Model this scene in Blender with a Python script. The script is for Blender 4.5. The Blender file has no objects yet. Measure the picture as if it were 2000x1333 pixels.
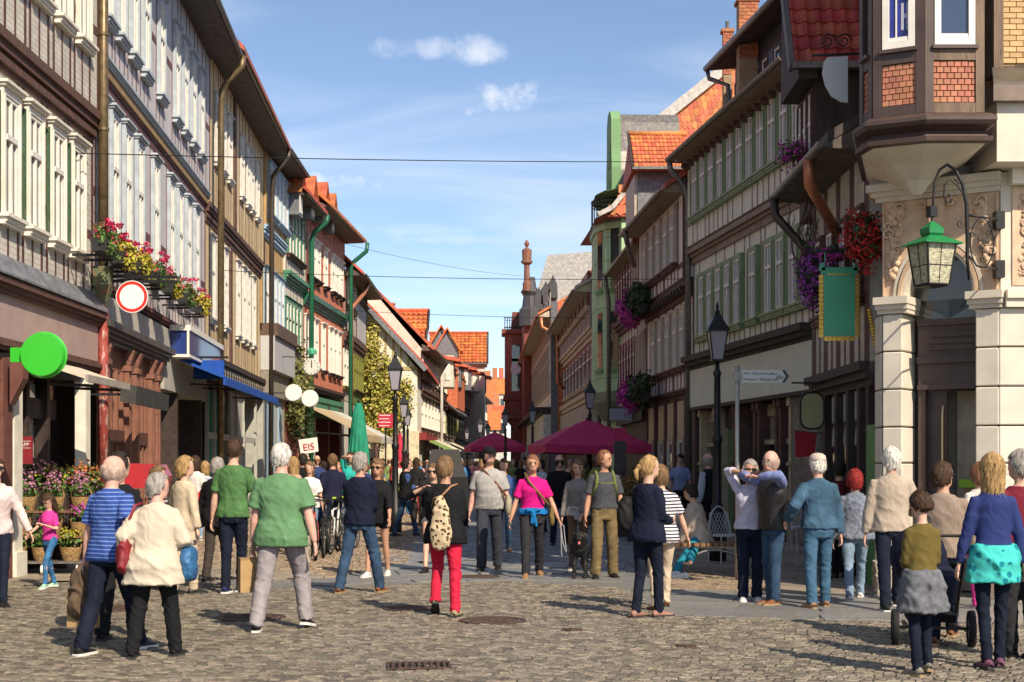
import bpy, bmesh, math, random
import numpy as np
from mathutils import Vector, Matrix, Quaternion

SC = bpy.context.scene
COL = SC.collection
R = math.radians
rnd = random.Random(7)

# ------------------------------------------------------------------ camera
# 50 mm lens, eye height 1.6 m, verticals kept upright with lens shift
FPX, VPX, HOR, EYE = 2778.0, 970.0, 905.0, 1.6
cam_d = bpy.data.cameras.new('camera'); cam = bpy.data.objects.new('camera', cam_d); COL.objects.link(cam)
cam.location = (0, 0, EYE); cam.rotation_euler = (R(90), 0, 0)
cam_d.lens = 50.0; cam_d.sensor_width = 36.0; cam_d.sensor_fit = 'HORIZONTAL'
cam_d.shift_x = (1000 - VPX) / 2000; cam_d.shift_y = (HOR - 666.5) / 2000
cam_d.clip_start = 0.1; cam_d.clip_end = 6000
SC.camera = cam

# ------------------------------------------------------------------ sun and sky
SUN_EL, SUN_X, SUN_Y = R(40), 0.51, -0.86           # the sun stands behind the camera, to its right
sl = bpy.data.lights.new('sun', 'SUN'); so = bpy.data.objects.new('sun', sl); COL.objects.link(so)
sl.energy = 4.5; sl.angle = R(0.5); sl.color = (1.0, 0.86, 0.67)
_n = math.hypot(SUN_X, SUN_Y)
sdir = Vector((SUN_X / _n * math.cos(SUN_EL), SUN_Y / _n * math.cos(SUN_EL), math.sin(SUN_EL)))
so.rotation_euler = sdir.to_track_quat('Z', 'Y').to_euler(); so.location = (20, -30, 40)
world = bpy.data.worlds.new('World'); SC.world = world; world.use_nodes = True
def make_world():
 nt = world.node_tree; N = nt.nodes; L = nt.links; N.clear()
 out = N.new('ShaderNodeOutputWorld'); bg = N.new('ShaderNodeBackground'); bg.inputs[1].default_value = 0.122
 sky = N.new('ShaderNodeTexSky'); sky.sky_type = 'NISHITA'; sky.sun_disc = False
 sky.sun_elevation = SUN_EL; sky.sun_rotation = math.atan2(SUN_X, SUN_Y)
 sky.air_density = 0.75; sky.dust_density = 0.45; sky.ozone_density = 1.0
 tc = N.new('ShaderNodeTexCoord')
 # project the view direction onto a flat cloud layer: thin streaks of high cloud
 sep = N.new('ShaderNodeSeparateXYZ'); L.new(tc.outputs['Generated'], sep.inputs[0])
 def math_(op, a, b=None):
  m = N.new('ShaderNodeMath'); m.operation = op
  for i, v in enumerate((a, b)):
   if v is None: continue
   if isinstance(v, (int, float)): m.inputs[i].default_value = v
   else: L.new(v, m.inputs[i])
  return m.outputs[0]
 zc = math_('ADD', math_('MAXIMUM', sep.outputs[2], 0.0), 0.16)
 cb = N.new('ShaderNodeCombineXYZ')
 L.new(math_('DIVIDE', sep.outputs[0], zc), cb.inputs[0]); L.new(math_('MULTIPLY', math_('DIVIDE', sep.outputs[1], zc), 2.3), cb.inputs[1])
 n1 = N.new('ShaderNodeTexNoise'); L.new(cb.outputs[0], n1.inputs['Vector'])
 n1.inputs['Scale'].default_value = 1.15; n1.inputs['Detail'].default_value = 6; n1.inputs['Roughness'].default_value = 0.52; n1.inputs['Distortion'].default_value = 0.7
 r1 = N.new('ShaderNodeMapRange'); r1.interpolation_type = 'SMOOTHSTEP'; L.new(n1.outputs[0], r1.inputs[0])
 r1.inputs[1].default_value = 0.40; r1.inputs[2].default_value = 0.80; r1.inputs[3].default_value = 0.0; r1.inputs[4].default_value = 0.42
 # a few small fair-weather puffs, each a direction in the sky with a noisy edge
 n2 = N.new('ShaderNodeTexNoise'); L.new(tc.outputs['Generated'], n2.inputs['Vector'])
 n2.inputs['Scale'].default_value = 26; n2.inputs['Detail'].default_value = 6; n2.inputs['Roughness'].default_value = 0.6
 puff = None
 for (px, py, rx, rz, s) in ((975, 193, .026, .015, 1.0), (928, 214, .012, .008, .85), (928, 102, .028, .010, .6), (848, 95, .018, .008, .4), (770, 97, .018, .008, .38),
        (672, 352, .042, .009, .75), (890, 468, .045, .004, .22), (800, 450, .06, .005, .18), (705, 250, .008, .006, .25)):
  d = Vector(((px - VPX) / FPX, 1, (HOR - py) / FPX)).normalized()
  dx = math_('DIVIDE', math_('SUBTRACT', sep.outputs[0], d.x), rx); dz = math_('DIVIDE', math_('SUBTRACT', sep.outputs[2], d.z), rz)
  q = math_('ADD', math_('MULTIPLY', dx, dx), math_('MULTIPLY', dz, dz))
  q = math_('ADD', q, math_('MULTIPLY', math_('SUBTRACT', n2.outputs[0], 0.5), -5.0))
  mr = N.new('ShaderNodeMapRange'); mr.interpolation_type = 'SMOOTHSTEP'; L.new(q, mr.inputs[0])
  mr.inputs[1].default_value = 1.0; mr.inputs[2].default_value = -0.6; mr.inputs[3].default_value = 0; mr.inputs[4].default_value = s
  fr = math_('MULTIPLY', mr.outputs[0], math_('GREATER_THAN', sep.outputs[1], 0.0))
  puff = fr if puff is None else math_('MAXIMUM', puff, fr)
 f = math_('MAXIMUM', r1.outputs[0], puff)
 mx = N.new('ShaderNodeMix'); mx.data_type = 'RGBA'; L.new(f, mx.inputs[0]); L.new(sky.outputs[0], mx.inputs[6]); mx.inputs[7].default_value = (6.6, 6.7, 7.0, 1)
 L.new(mx.outputs[2], bg.inputs[0]); L.new(bg.outputs[0], out.inputs[0])
make_world()
SC.view_settings.view_transform = 'Standard'; SC.view_settings.look = 'None'
SC.view_settings.exposure = 0.47; SC.view_settings.gamma = 1.0
try: SC.view_settings.use_curve_mapping = False
except Exception: pass
SC.render.engine = 'CYCLES'
SC.cycles.max_bounces = 5; SC.cycles.diffuse_bounces = 3; SC.cycles.glossy_bounces = 2; SC.cycles.transmission_bounces = 3; SC.cycles.transparent_max_bounces = 4
SC.cycles.use_denoising = True
SC.cycles.caustics_reflective = False; SC.cycles.caustics_refractive = False

# ------------------------------------------------------------------ measuring the photograph
def at(x, y, d):                       # the point d metres away that the photograph shows at column x, row y
 return Vector(((x - VPX) / FPX * d, d, EYE - (y - HOR) / FPX * d))
def G(x, y, z=0.0):                    # the ground point at column x, row y
 d = (EYE - z) * FPX / (y - HOR)
 return Vector(((x - VPX) / FPX * d, d, z))

# ------------------------------------------------------------------ object helpers
def tag(o, label=None, cat=None, group=None, kind=None):
 if label: o['label'] = label
 if cat: o['category'] = cat
 if group: o['group'] = group
 if kind: o['kind'] = kind
 return o
def thing(name, label, cat, loc=(0, 0, 0), rz=0.0, group=None, parent=None):
 o = bpy.data.objects.new(name, None); COL.objects.link(o); o.empty_display_size = .1
 o.location = loc; o.rotation_euler = (0, 0, rz); tag(o, label, cat, group)
 return o
def inst(name, mesh, parent=None, loc=(0, 0, 0), rot=None, scale=None, mat=None):
 o = bpy.data.objects.new(name, mesh); COL.objects.link(o); o.location = loc
 if rot is not None: o.rotation_euler = rot
 if scale is not None: o.scale = scale if hasattr(scale, '__len__') else (scale,) * 3
 if parent: o.parent = parent
 if mat is not None:
  o.material_slots[0].link = 'OBJECT'; o.material_slots[0].material = mat
 return o
def copy_tree(o, parent=None):
 c = o.copy(); COL.objects.link(c); c.parent = parent
 for ch in o.children: copy_tree(ch, c)
 return c

class MB:
 def __init__(s): s.v = []; s.f = []
 def add(s, vs, fs):
  b = len(s.v); s.v += [tuple(p) for p in vs]; s.f += [tuple(b + i for i in f) for f in fs]; return s
 def box(s, x0, x1, y0, y1, z0, z1):
  if x0 > x1: x0, x1 = x1, x0
  if y0 > y1: y0, y1 = y1, y0
  return s.add([(x0, y0, z0), (x1, y0, z0), (x1, y1, z0), (x0, y1, z0), (x0, y0, z1), (x1, y0, z1), (x1, y1, z1), (x0, y1, z1)],
                     [(0, 3, 2, 1), (4, 5, 6, 7), (0, 1, 5, 4), (1, 2, 6, 5), (2, 3, 7, 6), (3, 0, 4, 7)])
 def bar(s, a, b, w, h, up=(0, 0, 1)):          # a square bar from a to b
  a = Vector(a); b = Vector(b); d = (b - a).normalized(); u = Vector(up)
  if abs(d.dot(u)) > .98: u = Vector((0, 1, 0))
  x = d.cross(u).normalized() * w / 2; y = x.cross(d).normalized() * h / 2
  vs = [a - x - y, a + x - y, a + x + y, a - x + y, b - x - y, b + x - y, b + x + y, b - x + y]
  return s.add(vs, [(0, 1, 2, 3), (7, 6, 5, 4), (4, 5, 1, 0), (5, 6, 2, 1), (6, 7, 3, 2), (7, 4, 0, 3)])
 def poly(s, pts, d):                            # extrude a polygon by vector d
  n = len(pts); d = Vector(d); a = [Vector(p) for p in pts]
  return s.add(a + [p + d for p in a], [tuple(range(n - 1, -1, -1)), tuple(range(n, 2 * n))] + [(i, (i + 1) % n, n + (i + 1) % n, n + i) for i in range(n)])
 def tube(s, pts, r, n=8, closed=False, cap=True):
  P = [Vector(p) for p in pts]; m = len(P); rs = r if hasattr(r, '__len__') else [r] * m
  up = None; rings = []
  for i in range(m):
   if closed: t = P[(i + 1) % m] - P[i - 1]
   else: t = P[min(i + 1, m - 1)] - P[max(i - 1, 0)]
   t = t.normalized() if t.length > 1e-9 else Vector((0, 0, 1))
   if up is None: up = t.cross(Vector((.31, .17, .93)) if abs(t.z) < .9 else Vector((1, .1, 0))).normalized()
   else:
    up = up - t * up.dot(t); up = up.normalized() if up.length > 1e-6 else t.orthogonal().normalized()
   w = t.cross(up); rings.append([P[i] + (up * math.cos(2 * math.pi * k / n) + w * math.sin(2 * math.pi * k / n)) * rs[i] for k in range(n)])
  b = len(s.v)
  for rg in rings: s.v += [tuple(p) for p in rg]
  for i in range(m if closed else m - 1):
   j = (i + 1) % m
   for k in range(n): s.f.append((b + i * n + k, b + i * n + (k + 1) % n, b + j * n + (k + 1) % n, b + j * n + k))
  if cap and not closed:
   s.f.append(tuple(b + k for k in range(n - 1, -1, -1))); s.f.append(tuple(b + (m - 1) * n + k for k in range(n)))
  return s
 def lathe(s, prof, n=16, c=(0, 0, 0), sx=1, sy=1, ph=0.0, cap=True):
  b = len(s.v)
  for (r, z) in prof:
   for k in range(n):
    a = 2 * math.pi * k / n + ph; s.v.append((c[0] + r * sx * math.cos(a), c[1] + r * sy * math.sin(a), c[2] + z))
  m = len(prof)
  for i in range(m - 1):
   for k in range(n): s.f.append((b + i * n + k, b + i * n + (k + 1) % n, b + (i + 1) * n + (k + 1) % n, b + (i + 1) * n + k))
  if cap: s.f.append(tuple(b + k for k in range(n - 1, -1, -1))); s.f.append(tuple(b + (m - 1) * n + k for k in range(n)))
  return s
 def ball(s, c, r, sx=1, sy=1, sz=1, n=10, m=7):
  pr = [(max(1e-4, math.sin(math.pi * i / (m - 1))) * r, -math.cos(math.pi * i / (m - 1)) * r * sz) for i in range(m)]
  return s.lathe(pr, n, c, sx, sy)
 def xf(s, M):
  s.v = [tuple(M @ Vector(p)) for p in s.v]; return s
 def merge(s, o): return s.add(o.v, o.f)
 def mesh(s, name, mat=None, smooth=False):
  me = bpy.data.meshes.new(name); me.from_pydata(s.v, [], s.f)
  if mat is not None: me.materials.append(mat)
  if smooth: me.shade_smooth()
  me.update(); return me
 def build(s, name, mat, parent=None, smooth=False, loc=(0, 0, 0), rot=None):
  return inst(name, s.mesh(name, mat, smooth), parent, loc, rot)

def bevel_mesh(me, w, seg=1):
 bm = bmesh.new(); bm.from_mesh(me)
 bmesh.ops.bevel(bm, geom=[e for e in bm.edges], offset=w, segments=seg, affect='EDGES', profile=.6)
 bm.to_mesh(me); bm.free(); return me

# ------------------------------------------------------------------ materials
_MC = {}
def mat(name, col=(.5, .5, .5), rough=.75, var=.18, scale=5.0, bump=.15, bscale=60.0, bdist=.01, metal=0.0, spec=.4, isl=0.0, stretch=(1, 1, 1),
  brick=None, dirt=0.0, dirtcol=(.05, .045, .04), wave=None, plank=None, coat=0.0, trans=0.0, hue=0.0, dots=None, stripes=None, worn=None):
 if name in _MC: return _MC[name]
 m = bpy.data.materials.new(name); _MC[name] = m; m.use_nodes = True; nt = m.node_tree; N = nt.nodes; L = nt.links
 p = N['Principled BSDF']
 def S(k, v): 
  if k in p.inputs: p.inputs[k].default_value = v
 S('Roughness', rough); S('Metallic', metal); S('Specular IOR Level', spec); S('Coat Weight', coat); S('Transmission Weight', trans)
 tc = N.new('ShaderNodeTexCoord'); co = tc.outputs['Object']
 def mapping(sc):
  mp = N.new('ShaderNodeMapping'); L.new(co, mp.inputs[0]); mp.inputs['Scale'].default_value = sc; return mp.outputs[0]
 def noise(sc, det=4, v=None, rg=.55):
  n = N.new('ShaderNodeTexNoise'); n.inputs['Scale'].default_value = sc; n.inputs['Detail'].default_value = det; n.inputs['Roughness'].default_value = rg
  L.new(v if v is not None else co, n.inputs['Vector']); return n.outputs[0]
 def mix(f, a, b, mode='MIX'):
  x = N.new('ShaderNodeMix'); x.data_type = 'RGBA'; x.blend_type = mode
  for i, q in ((0, f), (6, a), (7, b)):
   if isinstance(q, (int, float)): x.inputs[i].default_value = q
   elif isinstance(q, tuple): x.inputs[i].default_value = (*q[:3], 1)
   else: L.new(q, x.inputs[i])
  return x.outputs[2]
 def rng(v, a, b, c, d):
  r = N.new('ShaderNodeMapRange'); L.new(v, r.inputs[0])
  for i, q in enumerate((a, b, c, d)): r.inputs[i + 1].default_value = q
  return r.outputs[0]
 def mth(op, a, b=None):
  r = N.new('ShaderNodeMath'); r.operation = op
  for i, q in enumerate((a, b)):
   if q is None: continue
   if isinstance(q, (int, float)): r.inputs[i].default_value = q
   else: L.new(q, r.inputs[i])
  return r.outputs[0]
 v = mapping(stretch) if stretch != (1, 1, 1) else co
 n1 = noise(scale, 5, v)
 lo = tuple(max(0, c * (1 - var * 1.6)) for c in col); hi = tuple(min(1, c * (1 + var * 1.6)) for c in col)
 c = mix(rng(n1, .25, .75, 0, 1), lo, hi)
 bh = None
 if brick:                                   # painted brickwork too fine to build: (width, height, mortar colour)
  sp = N.new('ShaderNodeSeparateXYZ'); L.new(co, sp.inputs[0]); cb = N.new('ShaderNodeCombineXYZ'); L.new(sp.outputs[0], cb.inputs[0]); L.new(sp.outputs[2], cb.inputs[1])
  b = N.new('ShaderNodeTexBrick'); L.new(cb.outputs[0], b.inputs['Vector'])
  b.inputs['Scale'].default_value = 1; b.inputs['Brick Width'].default_value = brick[0]; b.inputs['Row Height'].default_value = brick[1]; b.inputs['Mortar Size'].default_value = .006
  b.inputs['Color1'].default_value = (1, 1, 1, 1); b.inputs['Color2'].default_value = (.92, .91, .90, 1); b.inputs['Mortar'].default_value = (*brick[2], 1); b.inputs['Mortar Smooth'].default_value = .3
  c = mix(1.0, c, b.outputs[0], 'MULTIPLY'); bh = rng(b.outputs['Fac'], 0, 1, 1, 0)
 if stripes:                                 # knitted or printed stripes: (axis, period, share, colour)
  sp = N.new('ShaderNodeSeparateXYZ'); L.new(co, sp.inputs[0])
  fr = mth('FRACT', mth('DIVIDE', mth('ADD', sp.outputs[stripes[0]], mth('MULTIPLY', noise(3, 1), .02)), stripes[1]))
  c = mix(mth('LESS_THAN', fr, stripes[2]), c, stripes[3])
 if dots:                                    # scattered printed spots: (scale, threshold, colour, ring colour)
  vo = N.new('ShaderNodeTexVoronoi'); vo.inputs['Scale'].default_value = dots[0]; L.new(co, vo.inputs['Vector'])
  w = mth('ADD', vo.outputs['Distance'], mth('MULTIPLY', noise(dots[0] * 1.7, 2), .22))
  c = mix(mth('LESS_THAN', w, dots[1]), c, dots[2])
  if len(dots) > 3: c = mix(mth('LESS_THAN', w, dots[1] * .62), c, dots[3])
 if isl:                                     # each stone, tile or leaf a shade of its own
  g = N.new('ShaderNodeNewGeometry'); oi = N.new('ShaderNodeObjectInfo')
  fr = mth('FRACT', mth('ADD', g.outputs['Random Per Island'], oi.outputs['Random']))
  hs = N.new('ShaderNodeHueSaturation'); L.new(c, hs.inputs['Color']); L.new(rng(fr, 0, 1, 1 - isl, 1 + isl), hs.inputs['Value'])
  if hue: L.new(rng(mth('FRACT', mth('MULTIPLY', fr, 7.31)), 0, 1, .5 - hue, .5 + hue), hs.inputs['Hue'])
  c = hs.outputs[0]
 if dirt:
  nd = noise(1.6, 6, mapping((1, 1, .28)), .62); c = mix(rng(nd, .5, .8, 0, dirt), c, dirtcol)
 if worn:                                    # paint flaked off: (amount, colour underneath)
  nw = noise(14, 6, mapping((1, 1, .25)), .7); c = mix(rng(nw, 1 - worn[0] - .03, 1 - worn[0] + .03, 0, 1), c, worn[1])
 L.new(c, p.inputs['Base Color'])
 if bump or brick:
  h = noise(bscale, 3, v)
  if plank: h = mth('ADD', mth('MULTIPLY', h, .5), noise(plank, 2, mapping((1, 1, .05))))
  if bh is not None: h = mth('ADD', mth('MULTIPLY', h, .35), bh)
  bn = N.new('ShaderNodeBump'); bn.inputs['Strength'].default_value = max(bump, .35 if brick else 0); bn.inputs['Distance'].default_value = bdist; L.new(h, bn.inputs['Height']); L.new(bn.outputs[0], p.inputs['Normal'])
 return m

def glass_mat(name, col=(.02, .025, .03), rough=.04, spec=1.0):
 if name in _MC: return _MC[name]
 m = bpy.data.materials.new(name); _MC[name] = m; m.use_nodes = True; nt = m.node_tree; p = nt.nodes['Principled BSDF']
 p.inputs['Base Color'].default_value = (*col, 1); p.inputs['Roughness'].default_value = rough; p.inputs['Specular IOR Level'].default_value = spec; p.inputs['IOR'].default_value = 1.5
 n = nt.nodes.new('ShaderNodeTexNoise'); n.inputs['Scale'].default_value = 2.2; b = nt.nodes.new('ShaderNodeBump'); b.inputs['Strength'].default_value = .12; b.inputs['Distance'].default_value = .02
 tc = nt.nodes.new('ShaderNodeTexCoord'); nt.links.new(tc.outputs['Object'], n.inputs['Vector']); nt.links.new(n.outputs[0], b.inputs['Height']); nt.links.new(b.outputs[0], p.inputs['Normal'])
 return m
GLASS = glass_mat('window_glass', (.028, .034, .042))
GLASS_DK = glass_mat('shop_glass', (.014, .015, .017))
IRON = mat('black_iron', (.012, .012, .013), .45, .2, 6, .1)
# ================================================================== ground and paving
M_ASPH = mat('far_ground', (.16, .15, .135), .9, .2, .6, .3, 30)
M_SETT = mat('sett_stone', (.175, .148, .108), .55, .3, 22, .5, 150, .004, isl=.5, hue=.025, spec=.5)
M_JOINT = mat('joint_sand', (.062, .054, .042), .95, .3, 40, .4, 120)
M_SLAB = mat('granite_slab', (.20, .195, .18), .5, .2, 14, .3, 220, .003, isl=.12, spec=.55, dirt=.35)
M_TAN = mat('tan_sett', (.27, .205, .14), .7, .25, 18, .5, 120, .005, isl=.26, hue=.015)
M_PAVE = mat('street_paver', (.17, .175, .19), .58, .22, 6, .3, 120, .005, isl=.2, spec=.5)
M_WALK = mat('pavement_slab', (.27, .225, .17), .8, .2, 5, .3, 120, .004, isl=.14, dirt=.3)
sheet = MB(); sheet.add([(-1500, -40, -.012), (1500, -40, -.012), (1500, 3000, -.012), (-1500, 3000, -.012)], [(0, 1, 2, 3)])
tag(sheet.build('ground', M_ASPH), kind='structure')

def inside(poly, X, Y):
 r = np.zeros(len(X), bool); n = len(poly)
 for i in range(n):
  x0, y0 = poly[i]; x1, y1 = poly[(i + 1) % n]
  c = ((y0 > Y) != (y1 > Y)) & (X < (x1 - x0) * (Y - y0) / (y1 - y0 + 1e-12) + x0); r ^= c
 return r
def sett_grid(poly, sx, sy, ang, seed, bow=0.0, gap=.012, jit=.12):
 rs = np.random.RandomState(seed); P = np.array(poly); lo = P.min(0) - 1; hi = P.max(0) + 1; c = (lo + hi) / 2; rad = np.hypot(*(hi - lo)) / 2
 ny = int(2 * rad / sy); rows = []
 ca, sa = math.cos(ang), math.sin(ang)
 for j in range(-ny // 2, ny // 2):
  h = sy
  ws = sx * (1 + rs.uniform(-.3, .3, int(2.4 * rad / sx))); xs = np.cumsum(ws) - ws.sum() / 2 + rs.uniform(0, sx)
  k = len(xs); u = xs - ws / 2; v = np.full(k, j * sy) + bow * np.sin(u * .55 + j * .02) + rs.normal(0, sy * .04, k)
  rows.append(np.stack([u, v, ws - gap, np.full(k, h - gap)], 1))
 A = np.concatenate(rows); X = c[0] + A[:, 0] * ca - A[:, 1] * sa; Y = c[1] + A[:, 0] * sa + A[:, 1] * ca
 m = inside(poly, X, Y)
 return X[m], Y[m], A[m, 2], A[m, 3], rs
def sett_mesh(name, X, Y, W, H, ang, rs, mt, z=0.0, hgt=.05, bev=.28, hj=.006, tilt=.05):
 n = len(X); ca, sa = math.cos(ang), math.sin(ang)
 base = np.array([(-.5, -.5), (.5, -.5), (.5, .5), (-.5, .5)])
 V = np.zeros((n, 12, 3)); a = rs.normal(0, .035, n); tx = rs.normal(0, tilt, n); ty = rs.normal(0, tilt, n); dz = rs.normal(0, hj, n)
 for k in range(12):
  q = base[k % 4].copy(); lay = k // 4
  jx = rs.uniform(-.05, .05, n); jy = rs.uniform(-.05, .05, n)
  f = 1.0 if lay < 2 else 1 - bev
  lx = (q[0] * f + jx) * W; ly = (q[1] * f + jy) * H
  c2, s2 = np.cos(a), np.sin(a); rx = lx * c2 - ly * s2; ry = lx * s2 + ly * c2
  V[:, k, 0] = X + rx * ca - ry * sa; V[:, k, 1] = Y + rx * sa + ry * ca
  V[:, k, 2] = z + dz * (lay > 0) + (0, -.007, 0)[lay] + (0, hgt - hgt, 0)[lay] + (lx * tx + ly * ty) * (lay > 0) - (hgt if lay == 0 else 0) + (0 if lay < 2 else .005)
 fa = [(8, 9, 10, 11)] + [(4 + i, 4 + (i + 1) % 4, 8 + (i + 1) % 4, 8 + i) for i in range(4)] + [(i, (i + 1) % 4, 4 + (i + 1) % 4, 4 + i) for i in range(4)]
 Fc = (np.array(fa)[None] + 12 * np.arange(n)[:, None, None]).reshape(-1, 4)
 me = bpy.data.meshes.new(name); me.vertices.add(n * 12); me.vertices.foreach_set('co', V.reshape(-1))
 me.loops.add(Fc.size); me.loops.foreach_set('vertex_index', Fc.reshape(-1).astype(np.int32)); me.polygons.add(len(Fc)); me.polygons.foreach_set('loop_start', np.arange(0, Fc.size, 4, dtype=np.int32))
 me.polygons.foreach_set('use_smooth', np.zeros(len(Fc), bool))
 me.materials.append(mt); me.update(calc_edges=True); me.validate(); return me
def g2(x, y): p = G(x, y); return (p.x, p.y)
SQ = [(-9.5, 8.2), (9.5, 8.2), (9.5, 13.9), g2(2000, 1212), g2(1600, 1207), g2(1300, 1196), g2(1215, 1150), g2(1000, 1136), g2(800, 1140), g2(620, 1152), g2(420, 1143), g2(200, 1130), g2(0, 1150), (-9.5, 17.6)]
sq = MB(); sq.add([(x, y, -.008) for x, y in SQ], [tuple(range(len(SQ)))]); square = tag(sq.build('cobbled_square', M_JOINT), kind='structure')
ANG = R(-9)
X, Y, W, H, rs_ = sett_grid(SQ, .100, .066, ANG, 3, .10, .008)
# the setts that show largest are stones of their own, the rest one mass
vis = (np.abs(X / Y - .011) < .362) & (Y > 10.30); order = np.argsort(np.where(vis, Y, 99)); near = order[:300]; rest = np.ones(len(X), bool); rest[near] = False
tag(inst('setts', sett_mesh('setts', X[rest], Y[rest], W[rest], H[rest], ANG, rs_, M_SETT, hj=.0035, tilt=.035, bev=.2), square), kind='stuff')
sv = [sett_mesh('sett', np.zeros(1), np.zeros(1), np.array([.092]), np.array([.058]), 0, np.random.RandomState(k + 20), M_SETT, hj=.0035, tilt=.035, bev=.2) for k in range(7)]
for k, i in enumerate(near):
 inst('sett', sv[k % 7], square, (X[i], Y[i], 0), (0, 0, ANG + (math.pi if k % 2 else 0)), (W[i] / .092, H[i] / .058, 1))

# a band of smooth granite slabs round the square
slab_me = {}
def slab_row(parent, pts, w, ln, mt, z=.0, seed=1, name='slab', depth=.05):
 rs = random.Random(seed); P = [Vector((p[0], p[1], 0)) for p in pts]; seg = []; 
 for a, b in zip(P, P[1:]):
  d = (b - a); L_ = d.length; n = max(1, round(L_ / ln)); u = d / L_; nrm = Vector((-u.y, u.x, 0))
  for i in range(n):
   p = a + u * L_ * (i + .5) / n; key = (round(L_ / n, 2), round(w, 2), mt.name)
   if key not in slab_me:
    slab_me[key] = bevel_mesh(MB().box(-key[0] / 2 + .006, key[0] / 2 - .006, -w / 2 + .006, w / 2 - .006, -depth, .006).mesh(name, mt), .005)
   inst(name, slab_me[key], parent, (p.x, p.y, z + rs.uniform(-.002, .002)), (rs.uniform(-.004, .004), rs.uniform(-.004, .004), math.atan2(u.y, u.x)))
bandp = [g2(420, 1137), g2(620, 1144), g2(800, 1131), g2(1000, 1127), g2(1215, 1140)]
BAND = [g2(380, 1144), g2(620, 1154), g2(800, 1143), g2(1000, 1138), g2(1215, 1152), g2(1300, 1199), g2(1600, 1211), (9.5, 13.7), (9.5, 18.5), g2(1600, 1150), g2(1300, 1150), g2(1220, 1098), g2(1000, 1096), g2(860, 1094), g2(640, 1128), g2(380, 1130)]
bb = MB(); bb.add([(x, y, -.006) for x, y in BAND], [tuple(range(len(BAND)))]); band = tag(bb.build('slab_paving', M_SLAB), kind='structure')
for k, (ya, yb) in enumerate(((1131, 1129), (1117, 1116), (1105, 1105))):
 slab_row(band, [g2(800 - 25 * k, ya + 2), g2(1000, yb), g2(1222, ya + 2)], (.78, .8, .85)[k], .95, M_SLAB, .004, k)
slab_row(band, [g2(430, 1137), g2(620, 1144), g2(790, 1130)], .5, .8, M_SLAB, .005, 8)
for k in range(4):
 y0 = 1199 - 12.5 * k; slab_row(band, [g2(1295 - k * 12, y0 - 4), g2(1600, y0 + 5), (9.3, 13.95 + k * .95 + (.35 if k else .3))], .80, 1.1, M_SLAB, .004 + .0005 * k, 20 + k)

def area(name, poly, mt, z, sx, sy, ang, seed, **kw):
 a = MB(); a.add([(x, y, z - .006) for x, y in poly], [tuple(range(len(poly)))]); o = tag(a.build(name, M_JOINT), kind='structure')
 X, Y, W, H, rs = sett_grid(poly, sx, sy, ang, seed, kw.get('bow', 0), kw.get('gap', .012)); 
 tag(inst('paver_field', sett_mesh(name + '_stones', X, Y, W, H, ang, rs, mt, z, hj=kw.get('hj', .003), tilt=kw.get('tilt', .02), bev=kw.get('bev', .12)), o), kind='stuff'); return o
# centre of the street, darker pavers; tan setts on both sides; brown slabs along the left houses
area('street', [g2(700, 1113), g2(860, 1094), g2(1220, 1098), g2(1300, 1112), (3.2, 36), (2.6, 60), (2.2, 84), (-2.6, 84), (-2.4, 60), (-2.0, 42), g2(815, 1050)], M_PAVE, .002, .24, .16, R(4), 11)
area('left_pavement', [g2(640, 1128), g2(800, 1100), g2(815, 1050), (-2.0, 42), (-2.4, 60), (-2.6, 84), (-7.4, 84), (-7.2, 66), (-8.0, 52), (-7.5, 37), (-6.9, 25), (-5.0, 22.6), g2(560, 1115)], M_TAN, .004, .13, .10, R(30), 12, hj=.004, tilt=.04)
area('left_walkway', [(-9.0, 17.9), g2(0, 1147), g2(200, 1129), g2(400, 1142), g2(620, 1140), g2(560, 1113), (-5.0, 22.6), (-6.9, 25), (-6.9, 14)], M_WALK, .003, .62, .46, R(3), 13, tilt=.004, hj=.0015, bev=.04)
area('right_pavement', [g2(1300, 1150), g2(1490, 1163), g2(1490, 1128), g2(1300, 1112)], M_TAN, .003, .13, .10, R(-20), 14, hj=.004, tilt=.04)
area('right_walkway', [g2(1490, 1128), g2(1490, 1160), g2(1900, 1178), (6.0, 16.6), (5.2, 18), (5.3, 23), (6.1, 27), (5.0, 36), (3.2, 36), g2(1300, 1112)], M_WALK, .003, .55, .40, R(-5), 15, tilt=.004, hj=.0015, bev=.04)

# manhole covers, a road drain and small valve caps
M_RUST = mat('rusty_iron', (.10, .06, .045), .6, .35, 20, .5, 60, metal=.4)
def manhole(px, py, r, label):
 p = G(px, py); o = thing('manhole_cover', label, 'manhole', (p.x, p.y, .012))
 MB().lathe([(r, -.03), (r, .004), (r * .86, .006), (r * .86, -.03)], 32, cap=False).build('rim', M_RUST, o)
 MB().lathe([(r * .84, -.03), (r * .84, .002), (.01, .004)], 32).build('lid', mat('cast_lid', (.13, .115, .10), .6, .3, 40, .8, 70), o)
 b = MB()
 for i in range(-3, 4):
  w = math.sqrt(max(0, (r * .78) ** 2 - (i * r * .22) ** 2)); b.box(-w, w, i * r * .22 - .012, i * r * .22 + .012, .002, .009)
 b.build('ribs', M_RUST, o); return o
manhole(962, 1214, .34, 'rusty round manhole cover beside the woman in red trousers')
manhole(490, 1208, .36, 'dark round manhole cover behind the man in the green polo')
manhole(935, 1128, .30, 'thin iron manhole rim in the slab paving below the man with cap')
manhole(800, 1190, .30, 'round manhole cover lying in a person\'s shadow on the setts')
manhole(235, 1190, .3, 'brown manhole cover beside the jacket of the man in blue stripes')
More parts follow.
